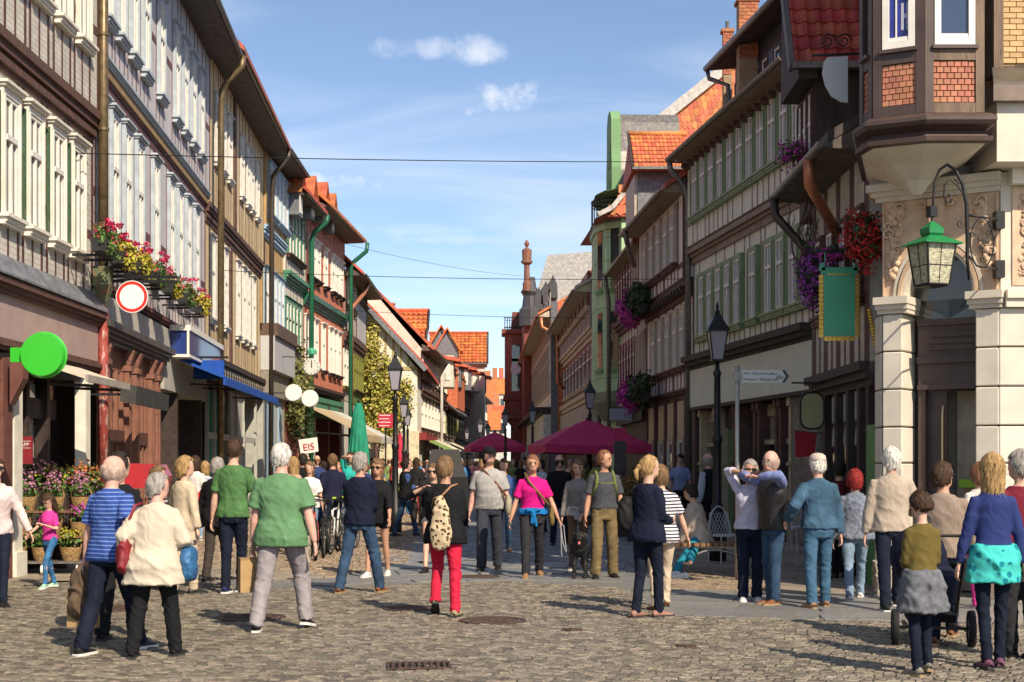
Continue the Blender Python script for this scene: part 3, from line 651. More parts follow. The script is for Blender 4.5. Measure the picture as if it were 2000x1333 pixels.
for i, (px, py, lab, k) in enumerate(fbx):
 x = f.lx(px, .45); z = f.z(px, py, .45); c = Vector((f.o.x, f.o.y, 0)) + Matrix.Rotation(f.rz, 3, 'Z') @ Vector((x, .45, z - .22))
 o = thing('window_box', lab, 'flower box', c, f.rz, 'flower boxes on the blue-windowed house')
 MB().poly([(-.46, -.1, 0), (-.46, .1, 0), (-.46, .14, .2), (-.46, -.14, .2)], (.92, 0, 0)).build('planter', M_BOX, o)
 for sx in (-.285, .285): MB().box(sx - .015, sx + .015, -.45, .05, -.06, -.02).build('bracket', IRON, o)
 tuft('foliage', (0, .02, .26), (.48, .2, .19), 560, .06, (LEAF, LEAFY, LEAF)[k], o, i)
 tuft('trailing_leaves', (.1, .12, .08), (.42, .12, .16), 200, .05, (LEAF, LEAFY, LEAFY)[k], o, i + 9)
 tuft('blossoms', (0, .03, .30), (.48, .22, .22), 120 if k != 1 else 60, .055, (PINK, PINK, ROSE)[k], o, i + 3)
 for q in range(5):
  rr = random.Random(i * 7 + q); tuft('flower_head', (rr.uniform(-.5, .5), rr.uniform(-.1, .2), .48 + rr.uniform(-.06, .1)), (.07, .07, .055), 40, .05, PINK, o, q + i)
# no-entry style road sign on bars
s_ = thing('road_sign', 'round white road sign with red border hanging below the flower boxes', 'road sign')
c = at(258, 580, 24.0); s_.location = c
MB().lathe([(.272, -.012), (.272, .012)], 40).xf(Matrix.Rotation(R(90), 4, 'X')).build('plate', mat('sign_white', (.80, .78, .75), .4, .05, 3, 0), s_)
MB().lathe([(.258, 0), (.258, .003), (.208, .003), (.208, 0)], 40, cap=False).xf(Matrix.Rotation(R(90), 4, 'X')).build('red_ring', mat('sign_red', (.62, .03, .025), .4, .06, 3, 0), s_, loc=(0, -.012, 0))
w0 = Vector((FL2.A.x, FL2.A.y)) ; 
for dx, dz in ((-.02, .36), (-.02, .28)): MB().bar((-.9, .1, dz), (.75, .05, dz - .02), .04, .05).build('bar', IRON, s_)
MB().bar((-.55, .12, .1), (-.85, .12, .62), .05, .05).bar((0, .03, .2), (0, .03, .34), .04, .03).build('hanger', IRON, s_)
# blue framed display box and blue awning of the next shop
f = FL2; xa, xb = f.lx(398), f.lx(328); o = thing('display_case', 'dark blue glass light box with a white metal frame on the wall', 'display case', h.location, h.rotation_euler.z)
z0, z1 = f.z(345, 700), f.z(345, 655)
M_BLUEB = mat('deep_blue_panel', (.02, .045, .20), .25, .2, 5, .05, coat=.6)
MB().box(xa, xb, .06, .45, z0, z1).build('panel', M_BLUEB, o)
MB().box(xa - .05, xb + .05, .04, .5, z1, z1 + .12).box(xa - .05, xb + .05, .04, .48, z0 - .06, z0).box(xb, xb + .05, .42, .47, z0, z1).build('frame', WHITE, o)
# --- yellow brick house
f = FL3; h = f.root('timber_house', 'yellow brick timber house with a blue shop awning')
YBR = mat('yellow_brick', (.74, .58, .34), .8, .12, 3, .25, 60, brick=(.26, .085, (.66, .6, .5)), dirt=.25, dirtcol=(.25, .2, .12))
z2t, z2s = f.z(413, 195), f.z(413, 318); z1t, z1s = f.z(411, 468), f.z(411, 622); zb = f.z(444, 470); ze = 12.3; zsh = f.z(450, 715)
cols = [f.lx(p) for p in (413, 426, 438.5, 463, 474.5, 483, 493.5)]; big = f.lx(449)
BLW = mat('pale_blue_casing', (.62, .61, .56), .5, .1, 5, .15, 40, dirt=.12)
wk = dict(casing=BLW, sash=WHITE, cw=.09, cd=.06, bars=(1, .6), sill=.08, lint=.06)
storey(h, f, zsh, zb - .1, .0, YBR, OAKV, cols, .52, (z1s, z1t), wkw=wk, extra=(big,), pw=.055)
storey(h, f, zb + .4, ze, .12, YBR, OAKV, cols, .52, (z2s, z2t), wkw=wk, extra=(big,), pw=.055)
for zz0, zz1, o_ in ((zsh, zb - .1, .0), (zb + .4, ze, .12)): post(h, big, o_ + .01, zz0, zz1, OAK, .34, .05, 'corner_post')
cornice(h, f.L, .0, zb - .1, OAK, [(.04, .1), (.08, .1), (.04, .06), (.11, .1), (.16, .14)])
cornice(h, f.L, .0, zsh - .75, DKOAK, [(.1, .1), (.16, .1), (.08, .16), (.14, .08), (.08, .16), (.2, .15)], 'slatted_fascia')
for i in range(24):
 x = .2 + i * (f.L - .4) / 23; MB().box(x - .03, x + .03, .08, .15, zsh - .55, zsh - .18).build('fascia_slat', mat('fascia_slat', (.34, .3, .24), .6), h)
eaves(h, f.L, .12, ze, .75, SOFFIT, ZINC); roof(h, f.L, 1.03, ze, -4.5, ze + 5, tile_mat('roof_brown_red', (.36, .11, .06)), -9.5, wallm=YBR)
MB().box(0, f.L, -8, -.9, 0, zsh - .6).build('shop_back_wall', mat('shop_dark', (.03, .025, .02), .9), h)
M_GREY = mat('grey_green_wood', (.42, .42, .37), .55, .1, 4, .15, 30); M_TEAL = mat('teal_curtain', (.02, .26, .19), .8, .2, 12, .2, 20, stretch=(8, 1, .5))
xs = [f.lx(p) for p in (405, 419, 434, 449, 462, 476, 500)]
for i, x in enumerate(xs): MB().box(x - .07, x + .07, -.06, .02, 0, zsh - .75).box(x - .1, x + .1, -.06, .05, 0, .4).box(x - .03, x + .03, .02, .035, .5, 2.9).build('shop_mullion', M_GREY, h)
MB().box(xs[-1], xs[0], -.06, .01, 2.25, 2.42).build('transom', M_GREY, h); MB().box(xs[-1], xs[0], -.2, .02, 0, .55).build('stall_riser', M_GREY, h)
MB().box(xs[3], xs[0], -.09, -.07, .5, zsh - .75).build('shop_window', GLASS_DK, h)
for a, b_ in ((xs[1], xs[0]), (xs[2], xs[1])): MB().box((a + b_) / 2 - .4, (a + b_) / 2 + .3, -.07, -.045, .6, zsh - .9).build('curtain', M_TEAL, h)
MB().box(xs[5], xs[3], -.12, -.03, 0, zsh - .75).build('panelled_door', M_GREY, h)
for zz in (.5, 1.3, 1.9): MB().box(xs[4] - .5, xs[4] + .5, -.03, .0, zz, zz + .1).build('door_rail', M_GREY, h)
# blue awning and blue sign cube
o = thing('shop_awning', 'bright blue sloping shop awning', 'awning', h.location, h.rotation_euler.z)
M_BLUE = mat('blue_awning', (.01, .075, .36), .75, .1, 4, .15); xb = f.lx(335, 1.0); xa = f.lx(512, .2)
zA, zB = f.z(345, 705, .5), f.z(480, 775, 1.2)
MB().poly([(f.lx(500, .6), .25, 3.9), (f.lx(500, .6), 1.25, 3.5), (f.lx(500, .6), 1.25, 3.55), (f.lx(500, .6), .25, 3.97)], (f.L + 5.0 - f.lx(500, .6), 0, 0)).build('cloth', M_BLUE, o)
MB().box(f.lx(500, .6), f.L + 5.0, 1.22, 1.27, 3.36, 3.53).build('valance', M_BLUE, o)
for xx in (f.lx(490, .6) + .3, f.L + 1, f.L + 2.8): MB().bar((xx, .1, 3.5), (xx, 1.2, 3.45), .04, .04).build('arm', IRON, o)
o = thing('hanging_sign', 'plain bright blue box sign above the blue awning', 'sign', h.location, h.rotation_euler.z)
x = f.lx(425, .9); z0, z1 = f.z(425, 762, .9) + .25, f.z(425, 713, .9) + .1; MB().box(x - .07, x + .07, .35, 1.05, z0, z1).build('panel', M_BLUE, o); MB().box(x - .025, x + .025, .0, 1.15, z1 + .05, z1 + .1).box(x - .02, x + .02, .5, .54, z1, z1 + .05).build('bracket', IRON, o)
pp = thing('downpipe', 'bronze rain pipe with swan neck between lilac and yellow house', 'downpipe', (p2[0], p2[1], 0), FL3.rz)
pipe(pp, [(0, 1.0, 12.2), (0, .95, 11.9), (0, .6, 11.55), (0, .45, 11.3), (0, .42, 10.6), (0, .40, .3)], .085, BRONZE)
pp = thing('downpipe', 'dark rain pipe with swan neck between yellow and ochre house', 'downpipe', (p3[0], p3[1], 0), FL3.rz)
pipe(pp, [(0, 1.0, 12.3), (0, .95, 12.0), (0, .6, 11.6), (0, .45, 11.4), (0, .40, 10.6), (0, .36, .3)], .085, mat('dark_pipe', (.07, .055, .045), .45, .2, 6, .1, metal=.4))

# --- ochre house with blue windows
f = FL4; h = f.root('timber_house', 'narrow ochre house with sky blue windows')
OCH = mat('ochre_brick', (.52, .34, .15), .8, .15, 3, .25, 60, brick=(.26, .085, (.7, .62, .5)), dirt=.2)
SKYB = mat('sky_blue_casing', (.34, .49, .62), .5, .1, 5, .12, 40)
z2t, z2s = f.z(518, 330), f.z(518, 424); z1t, z1s = f.z(524, 536), f.z(524, 646); zb = f.z(524, 470)
cols = [f.lx(p) for p in (515, 522.5, 531, 538.5, 545.5)]
wk = dict(casing=SKYB, sash=WHITE, cw=.09, cd=.09, bars=(1, .6), sill=.12, lint=.06)
zsh = f.z(525, 655)
storey(h, f, zsh, zb - .1, .05, OCH, None, cols, .6, (z1s, z1t), wkw=wk); storey(h, f, zb + .3, 12.3, .2, OCH, None, cols, .6, (z2s, z2t), wkw=wk)
cornice(h, f.L, .05, zb - .1, SKYB, [(.06, .1), (.12, .08), (.06, .06), (.16, .08), (.2, .08)])
eaves(h, f.L, .2, 12.3, .75, SOFFIT, ZINC); roof(h, f.L, .95, 12.3, -4.5, 17, tile_mat('roof_brown_red', (.36, .11, .06)), -9.5, wallm=OCH)
M_CAN = mat('canopy_board', (.12, .075, .055), .5)
MB().box(0, f.L, -.5, .6, zsh - .18, zsh + .25).build('shop_canopy', M_CAN, h); MB().box(0, f.L + .02, -.5, .5, zsh - 1.35, zsh - .18).build('fascia', mat('fascia_silver', (.46, .46, .47), .6, .05, 3, .05), h)
MB().box(0, f.L, -.5, .3, zsh - 2.2, zsh - 1.35).build('slatted_fascia', mat('grey_slat', (.30, .27, .22), .6, .3, 20, .6, 40, .03, stretch=(.2, 1, 8)), h)
MB().box(0, f.L, -.5, .1, 0, zsh - 2.1).build('shopfront', M_GREY, h)
for p in (515, 527, 540): x = f.lx(p); MB().box(x - .35, x + .35, .1, .13, .2, zsh - 2.3).build('blue_door', SKYB, h)

# --- cream house with green windows above a brick front with ivy
f = FL5; h = f.root('timber_house', 'cream timber house with green windows over an ivy-hung brick front')
CRM = mat('cream_plaster', (.62, .58, .49), .8, .08, 3, .15, 60, dirt=.2); GRN = mat('green_casing', (.07, .22, .13), .5, .15, 5, .1, 40); BRK = mat('red_brick_wall', (.36, .14, .09), .8, .25, 4, .3, 50, brick=(.25, .08, (.8, .75, .7)))
z2t, z2s = f.z(557, 408), f.z(557, 498); z1t, z1s = f.z(557, 588), f.z(557, 668); zb = f.z(570, 560)
cols = [f.lx(p) for p in (555, 561, 567.5, 574, 581)]
wk = dict(casing=GRN, sash=WHITE, cw=.10, cd=.08, bars=(0, .6), sill=.14, lint=.05, sillmat=OAK)
storey(h, f, 4.6, zb - .1, .05, CRM, OAKV, cols, .5, (z1s, z1t), wkw=wk, pw=.05); storey(h, f, zb + .35, 11.7, .15, CRM, OAKV, cols, .5, (z2s, z2t), wkw=wk, pw=.05)
cornice(h, f.L, .05, zb - .1, GRN, [(.06, .1), (.12, .1), (.2, .1), (.28, .15)])
eaves(h, f.L, .15, 11.7, .75, SOFFIT, ZINC); roof(h, f.L, 1.05, 11.7, -4.5, 16.6, T_RED, -9.5, wallm=CRM)
MB().box(0, f.L, -6, .02, 0, 4.6).build('wall', BRK, h)
for i in range(4):   # row of little gabled dormers
 px_, py_ = ((592, 335), (611, 345), (630, 357), (643, 379))[i]; dd = 7.3 * FPX / (970 - px_); x, y_ = f.L - (dd - f.A.y), -7.3 + 7.97; zp = EYE + (HOR - py_) / FPX * dd
 d = inst('dormer', MB().poly([(-.45, 0, 0), (.45, 0, 0), (.45, 0, .95), (0, 0, 1.5), (-.45, 0, .95)], (0, -1.8, 0)).mesh('dormer', SLATE), h, (x, y_, zp - 1.7))
 MB().poly([(-.62, .15, .78), (0, .15, 1.62), (0, .15, 1.72), (-.7, .15, .8)], (0, -2.2, 0)).poly([(.62, .15, .78), (.7, .15, .8), (0, .15, 1.72), (0, .15, 1.62)], (0, -2.2, 0)).build('dormer_roof', T_RED, d)
 MB().box(-.28, .28, 0, .03, .1, .9).build('dormer_window', WHITE, d)
c0 = f.lx(575, .3); iv = thing('ivy', 'hanging ivy and flowers beside the round white signs', 'ivy', h.location, h.rotation_euler.z)
tuft('ivy_leaves', (c0, .45, 4.4), (1.3, .5, 1.5), 1900, .14, mat('ivy_leaf', (.16, .17, .05), .6, .3, 20, 0, isl=.5, hue=.04), iv, 5)
tuft('ivy_strands', (c0 - .5, .5, 3.3), (.9, .45, 1.3), 900, .13, LEAFD, iv, 6)
pp = thing('downpipe', 'dark green rain pipe between the cream and the salmon house', 'downpipe', (p5[0], p5[1], 0), FL6.rz)
M_GPIPE = mat('green_pipe', (.02, .13, .07), .4, .15, 6, .1)
pipe(pp, [(0, 1.05, 11.7), (0, 1.0, 11.4), (0, .5, 11.0), (0, .40, 10.7), (0, .36, .3)], .1, M_GPIPE)

# --- salmon red house
f = FL6; h = f.root('timber_house', 'salmon red house with white windows and green mouldings')
SAL = mat('salmon_boards', (.56, .20, .115), .75, .12, 3, .2, 40, dirt=.15); SALP = mat('salmon_post', (.42, .13, .075), .7, .12, 3, .2, 40)
z2t, z2s = (f.z(594, 468) + f.z(658, 518)) / 2, (f.z(594, 538) + f.z(658, 583)) / 2; z1t, z1s = (f.z(594, 622) + f.z(658, 655)) / 2, (f.z(594, 706) + f.z(658, 742)) / 2; zb = (f.z(588, 588) + f.z(664, 634)) / 2; ze = (f.z(600, 405) + f.z(665, 480)) / 2
cols = [f.lx(p) for p in (595.5, 604, 613, 627.5, 641.5, 650, 658.5)]
wk = dict(casing=WHITE, sash=WHITE, cw=.08, cd=.08, bars=(1, .6), sill=.16, lint=.10, sillmat=DKOAK)
zsh = f.z(610, 760)
storey(h, f, zsh, zb - .1, .05, SAL, SALP, cols, .6, (z1s, z1t), wkw=wk, pw=.06); storey(h, f, zb + .4, ze, .15, SAL, SALP, cols, .6, (z2s, z2t), wkw=wk, pw=.06)
cornice(h, f.L, .05, zb - .1, M_GPIPE, [(.06, .1), (.12, .12), (.18, .1), (.28, .2)])
cornice(h, f.L, .0, zsh - .1, DKOAK, [(.1, .12), (.2, .12)]); cornice(h, f.L, -.02, zsh - 1.2, GRN, [(.1, .2), (.08, .5), (.14, .2)], 'green_fascia')
eaves(h, f.L, .15, ze, .9, SOFFIT, ZINC); roof(h, f.L, 1.2, ze, -4.5, ze + 5, T_RED, -9.5, wallm=SAL)
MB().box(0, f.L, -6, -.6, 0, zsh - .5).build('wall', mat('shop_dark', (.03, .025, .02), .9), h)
for p in (592, 612, 640, 662): x = f.lx(p); MB().box(x - .22, x + .22, -.6, .06, 0, zsh - .3).build('shop_pillar', mat('shop_pillar_red', (.20, .06, .05), .6) if p != 612 else CREAM, h)
for i, (pa, pb, y0) in enumerate(((600, 640, 1.6), (640, 666, 1.6))):
 o = thing('shop_awning', ('tan striped awning below the salmon house', 'pale grey awning beyond the tan one')[i], 'awning', h.location, h.rotation_euler.z)
 m_ = mat('awning_tan', (.46, .36, .22), .85, .1, 3, .2) if i == 0 else mat('awning_pale', (.55, .53, .48), .85, .1, 3, .2)
 xa, xb = f.lx(pb), f.lx(pa)
 MB().poly([(xa, .1, 3.9), (xa, 2.4, 2.75), (xa, 2.4, 2.8), (xa, .1, 3.98)], (xb - xa, 0, 0)).build('cloth', m_, o); MB().box(xa, xb, 2.36, 2.42, 2.5, 2.78).build('valance', m_, o)
 for xx in (xa + .3, xb - .3): MB().bar((xx, .1, 2.9), (xx, 2.38, 2.72), .05, .05).build('arm', IRON, o)
pp = thing('downpipe', 'dark green rain pipe at the far corner of the salmon house', 'downpipe', (p6[0], p6[1], 0), FL6.rz)
pipe(pp, [(0, 1.25, ze), (0, 1.2, ze - .4), (0, .6, ze - .9), (0, .45, ze - 1.2), (0, .42, .3)], .1, M_GPIPE)

# --- yellow-green house
f = FL7; h = f.root('timber_house', 'olive and cream timber house with a copper rain pipe')
OLV = mat('olive_casing', (.20, .21, .04), .5, .15, 4, .1); GR2 = mat('leaf_green_casing', (.07, .22, .05), .5, .15, 4, .1)
ze = f.z(690, 540, .5)
for k, (pa, pb, cs) in enumerate(((668, 686, CRM), (687, 706, GR2))):
 xa, xb = f.lx(pb), f.lx(pa); cols = [xa + (xb - xa) * (i + .5) / 4 for i in range(4)]; zz = [f.z((pa + pb) / 2, y) for y in ((603, 548), (592, 540))[k]]; z1 = [f.z((pa + pb) / 2, y) for y in ((758, 690), (765, 700))[k]]
 wk = dict(casing=(CREAM, OLV)[k], sash=(WHITE, OLV)[k], cw=.1, cd=.08, bars=(0, .6), sill=.12, sillmat=(OLV, DKOAK)[k]); w_ = (xb - xa) / 4 - .34
 storey(h, f, f.z(690, 790), f.z(690, 690), (.02, .04)[k], cs if k == 0 else GR2, OAKV, cols, w_, z1, wkw=wk, x0=xa, x1=xb, pw=.12); storey(h, f, f.z(690, 662), ze, (.2, .25)[k], (CRM, mat('white_panel', (.6, .6, .58), .7))[k], OAKV, cols, w_, zz, wkw=wk, x0=xa, x1=xb, pw=.12)
cornice(h, f.L, .02, f.z(690, 692), OAK, [(.1, .25), (.2, .2), (.28, .25)])
eaves(h, f.L, .25, ze, .8, SOFFIT, ZINC); roof(h, f.L, 1.05, ze, -4.5, ze + 5, T_RED, -9.5, wallm=CRM); MB().box(0, f.L, -6, .0, 0, f.z(690, 790)).build('wall', CRM, h)
pp = thing('downpipe', 'copper rain pipe on the olive and cream house', 'downpipe', h.location, h.rotation_euler.z); x = f.lx(684, .4)
pipe(pp, [(x - 3.5, 1.0, ze + .1), (x - 2.5, .8, ze - .6), (x, .45, ze - 1.6), (x, .42, .3)], .11, COPPER)

# --- gable-end house that steps out into the street, with a climbing plant
d8 = p7[1] + 1.5; XA, XB = p7[0] - 7, at(815, 700, d8).x
h = thing('gable_house', 'white house with a timbered gable end stepping into the street', 'house', (0, d8, 0))
M_W8 = mat('cream_white_plaster', (.74, .71, .60), .8, .06, 2, .1, 60, dirt=.1); zE = at(815, 722, d8).z; zR = at(690, 575, d8).z + .6; xr = at(690, 575, d8).x
MB().poly([(XA, 0, 0), (XB, 0, 0), (XB, 0, zE), (xr, 0, zR), (XA, 0, zR)], (0, 18, 0)).build('wall', M_W8, h)
for i in range(13):
 x = XB - .5 - i * .42; zt_ = zE + (zR - zE) * (XB - x) / (XB - xr); MB().box(x - .05, x + .05, -.03, .02, zE + .2, zt_ - .1).build('stud', mat('olive_stud', (.42, .33, .14), .7), h)
MB().box(XB - 6, XB, -.04, .02, zE - .05, zE + .16).build('rail', mat('olive_stud', (.42, .33, .14), .7), h)
u = Vector((XB - xr, 0, zE - zR)).normalized()
MB().bar((xr - 1, -.2, zR + .55), (XB + .5, -.2, zE - .05), .5, .26).build('barge_board', SLATE, h); MB().poly([(xr - 1, -.4, zR + .7), (XB + .6, -.4, zE - .05), (XB + .6, -.4, zE + .15), (xr - 1, -.4, zR + .9)], (0, 18, 0)).build('roof', T_RED, h)
MB().box(XB - .0, XB + .5, 0, 16, 2.9, 3.3).build('awning_band', mat('dark_red_band', (.25, .03, .03), .7), h)
MB().box(XB - 4.4, XB + .1, -.12, 0, 0, 3.4).build('shopfront', mat('cream_shop', (.62, .55, .38), .7), h); MB().box(XB - 3.9, XB - 2.1, -.16, -.12, .8, 2.4).build('shop_window', GLASS_DK, h)
o = thing('climbing_plant', 'yellow-green climbing plant covering the gable end', 'plant', (0, d8 - .5, 0))
M_CLIMB = mat('climber_leaf', (.42, .38, .08), .6, .3, 10, 0, isl=.5, hue=.04)
xc = at(735, 700, d8).x
for i, (px, py, rx, rz) in enumerate(((722, 670, .55, 1.2), (735, 720, 1.0, 1.6), (752, 765, 1.5, 1.3), (728, 790, 1.1, 1.6), (765, 800, 1.1, 1.0), (742, 830, 1.0, .9), (712, 700, .5, 1.4), (775, 760, .9, .7))):
 c = at(px, py, d8 - .45); tuft('leaves', (c.x, 0, c.z), (rx, .45, rz), 900, .17, M_CLIMB, o, 30 + i)
MB().tube([(xc + .2, .3, 0), (xc, .3, 2.2), (xc - .3, .3, 5), (xc - .5, .3, 8)], [.09, .08, .06, .03]).tube([(xc, .3, 2.2), (xc + .9, .3, 4.2)], .04).build('stem', OAK, o)
# ================================================================== houses on the right, front in shade
q1a = (5.0, 18.6); q1b = line_to(q1a, .03, 1602); FR1 = Facade(q1a, q1b, 'R')
q2a = (6.12, 27.0); q2b = line_to(q2a, -.119, 1358); FR2 = Facade(q2a, q2b, 'R')
q3b = line_to(q2b, -.054, 1266); FR3 = Facade(q2b, q3b, 'R')
q4b = line_to(q3b, -.0245, 1214); FR4 = Facade(q3b, q4b, 'R')
q5a = (q4b[0], q4b[1]); q5b = (q4b[0] - .25, q4b[1] + 6.5); FR5 = Facade(q5a, q5b, 'R')
q6a = (q5b[0] - .15, q5b[1]); q6b = line_to(q6a, -.02, 1103); FR6 = Facade(q6a, q6b, 'R')
q7a = (at(1076, 700, q6b[1]).x, q6b[1]); q7b = line_to(q7a, -.012, 1031); FR7 = Facade(q7a, q7b, 'R')

# --- stone corner building
M_ST = mat('cream_stone', (.66, .60, .50), .75, .08, 3, .2, 70, .004, dirt=.12, dirtcol=(.3, .26, .2))
M_ST2 = mat('peach_stone', (.62, .44, .30), .7, .14, 5, .25, 60, .006)
M_BRN = mat('brown_paint', (.075, .048, .04), .45, .15, 4, .15, 30)
M_WOOD = mat('weathered_timber', (.17, .12, .085), .8, .35, 5, .7, 26, .02, stretch=(1, 1, .18), worn=(.36, (.06, .045, .035)))
M_BRIK = mat('orange_brick', (.46, .19, .115), .75, .14, 6, .25, 60, .004, isl=.16, hue=.01); M_YBRK = mat('yellow_brick_piece', (.60, .40, .20), .75, .12, 6, .25, 60, .004, isl=.14)
Pc = Vector((4.72, 17.4)); Qc = Vector((5.87, 16.62)); uc = (Qc - Pc).normalized(); wc = (Qc - Pc).length
sb = thing('corner_building', 'cream stone corner building with arched door and bay window', 'building', (Pc.x, Pc.y, 0))
def C(t, o, z): v = Pc + uc * t + Vector((uc.y, -uc.x)) * o - Pc; return Vector((v.x, v.y, z))     # chamfer coordinates: along, outward, up
front = Qc - Pc
body = [(0.02, .03), (.25, 1.2), (1.2, 6.5), (8, 7.5), (8, front.y + .05), (front.x + .01, front.y + .05)]
MB().poly([(x + .3, y + .3, 5.0) for x, y in body], (0, 0, 6.4)).build('upper_wall', M_ST, sb)
MB().poly([(.35, .5, 0), (.35, 1.2, 0), (1.5, 6.5, 0), (8, 7.5, 0), (8, front.y + .6, 0), (1.6, front.y + 1.1, 0)], (0, 0, 5.0)).build('core_wall', mat('shop_interior', (.24, .22, .19), .8), sb)
M_ROOF1 = tile_mat('roof_brown_red', (.36, .11, .06)); MB().poly([(-.4, -.4, 11.4), (8.3, -1.2, 11.4), (8.3, 7.6, 11.4), (.5, 6.8, 11.4)], (0, 0, .25)).build('eave', SOFFIT, sb)
rf = MB(); rf.add([(-.4, -.4, 11.65), (8.3, -1.2, 11.65), (8.3, 7.6, 11.65), (.5, 6.8, 11.65), (3.5, 3, 15.5), (5.5, 3, 15.5)], [(0, 1, 5, 4), (1, 2, 5), (2, 3, 4, 5), (3, 0, 4)]); rf.build('roof', M_ROOF1, sb)
zi = 3.60                                                    # impost height
# rusticated stone courses: left pier, right pier (chamfer side) and front wall, each block a stone with open joints
def block(corners, z0, z1, mt=M_ST, nm='stone_block'):
 me = MB().poly([(c.x, c.y, z0 + .008) for c in corners], (0, 0, z1 - z0 - .016)).mesh(nm, mt); bevel_mesh(me, .012); return inst(nm, me, sb)
courses = [0.32, .72, 1.16, 1.60, 2.04, 2.50, 2.96, 3.42]
wl = .245; tr0 = wc - .27
for a, b in zip(courses, courses[1:]):
 block([C(0, -.5, 0), C(0, 0, 0), C(wl, 0, 0), C(wl, -.5, 0)], a, b)
 block([C(tr0, -.5, 0), C(tr0, 0, 0), C(wc, 0, 0), Vector((front.x + .05, front.y + .4, 0))], a, b)
 block([Vector((front.x + .004, front.y, 0)), Vector((front.x + 2.2, front.y - .02, 0)), Vector((front.x + 2.2, front.y + .4, 0)), Vector((front.x + .03, front.y + .38, 0))], a, b)
 block([Vector((-.01, .03, 0)), Vector((.02, .42, 0)), Vector((.25, 1.2, 0)), Vector((.5, 1.1, 0)), Vector((.3, .3, 0))][::-1], a, b)
M_PL = mat('plinth_stone', (.34, .25, .21), .7, .2, 8, .4, 60)
block([C(-.03, -.5, 0), C(-.03, .04, 0), C(wl + .02, .04, 0), C(wl + .02, -.5, 0)], 0, .32, M_PL, 'plinth'); block([C(tr0 - .02, -.5, 0), C(tr0 - .02, .04, 0), C(wc + .02, .04, 0), Vector((front.x + .05, front.y + .4, 0))], 0, .32, M_PL, 'plinth'); block([Vector((front.x + .01, front.y - .04, 0)), Vector((front.x + 4, front.y - .05, 0)), Vector((front.x + 4, front.y + .4, 0)), Vector((front.x + .03, front.y + .4, 0))], 0, .32, M_PL, 'plinth')
for t0, t1 in ((-.05, wl + .06), (tr0 - .06, wc + .03)):      # imposts
 b = MB()
 for o, z0, z1 in ((.03, 3.42, 3.47), (.07, 3.47, 3.53), (.11, 3.53, 3.62)):
  b.poly([C(t0 - o * .3, -.5, z0), C(t0 - o * .3, o, z0), C(t1 + o * .3, o, z0), C(t1 + o * .3, -.5, z0)], (0, 0, z1 - z0))
 b.build('impost', M_ST, sb)
MB().box(front.x + .06, front.x + 4, front.y - .08, front.y + .4, 3.42, 3.52).box(front.x + .06, front.x + 4, front.y - .12, front.y + .4, 3.52, 3.62).build('impost', M_ST, sb)
# arch wall: spandrels around a semicircular opening, built in chamfer coordinates
cx_, rad = (wl + tr0) / 2, (tr0 - wl) / 2
def arch(r0, r1, o0, o1, nm, mt, ztop=None, n=22):
 b = MB()
 for i in range(n):
  a0, a1 = math.pi * i / n, math.pi * (i + 1) / n; pts = []
  for a, r in ((a0, r0), (a1, r0), (a1, r1), (a0, r1)): pts.append(C(cx_ + r * math.cos(a), o0, zi + r * math.sin(a) * 1.32))
  dv = C(0, o1, 0) - C(0, o0, 0); b.poly(pts, dv)
 return b.build(nm, mt, sb)
b = MB(); n = 22
for i in range(n):
 a0, a1 = math.pi * i / n, math.pi * (i + 1) / n
 def top(a):
  x = cx_ + rad * math.cos(a); return x
 p0, p1 = (cx_ + rad * math.cos(a0), zi + rad * math.sin(a0) * 1.32), (cx_ + rad * math.cos(a1), zi + rad * math.sin(a1) * 1.32)
 b.poly([C(p0[0], -.5, p0[1]), C(p0[0], -.5, 4.95), C(p1[0], -.5, 4.95), C(p1[0], -.5, p1[1])], C(0, .5, 0) - C(0, 0, 0))
b.poly([C(0, -.5, zi), C(0, -.5, 4.95), C(wl + .001, -.5, 4.95), C(wl + .001, -.5, zi)], C(0, .5, 0) - C(0, 0, 0)); b.poly([C(tr0, -.5, zi), C(tr0, -.5, 4.95), C(wc, -.5, 4.95), C(wc, -.5, zi)], C(0, .5, 0) - C(0, 0, 0))
b.build('arch_wall', M_ST2, sb)
arch(rad + .005, rad + .045, 0, .05, 'archivolt', M_ST2); arch(rad + .06, rad + .10, 0, .035, 'archivolt', M_ST); arch(rad - .03, rad + .004, -.3, .02, 'arch_soffit', M_ST)
MB().poly([C(cx_ - .07, 0, 4.42), C(cx_ - .1, 0, 4.75), C(cx_ + .1, 0, 4.75), C(cx_ + .07, 0, 4.42)], C(0, .12, 0) - C(0, 0, 0)).build('keystone', M_ST2, sb)
b = MB()
for o, z0, z1 in ((.05, 4.78, 4.84), (.09, 4.84, 4.90), (.14, 4.90, 4.99)): b.poly([C(-.02 - o, -.3, z0), C(-.02 - o, o, z0), C(wc + o * .3, o, z0), C(wc + o * .3, -.3, z0)], (0, 0, z1 - z0))
b.build('cornice', M_ST, sb)
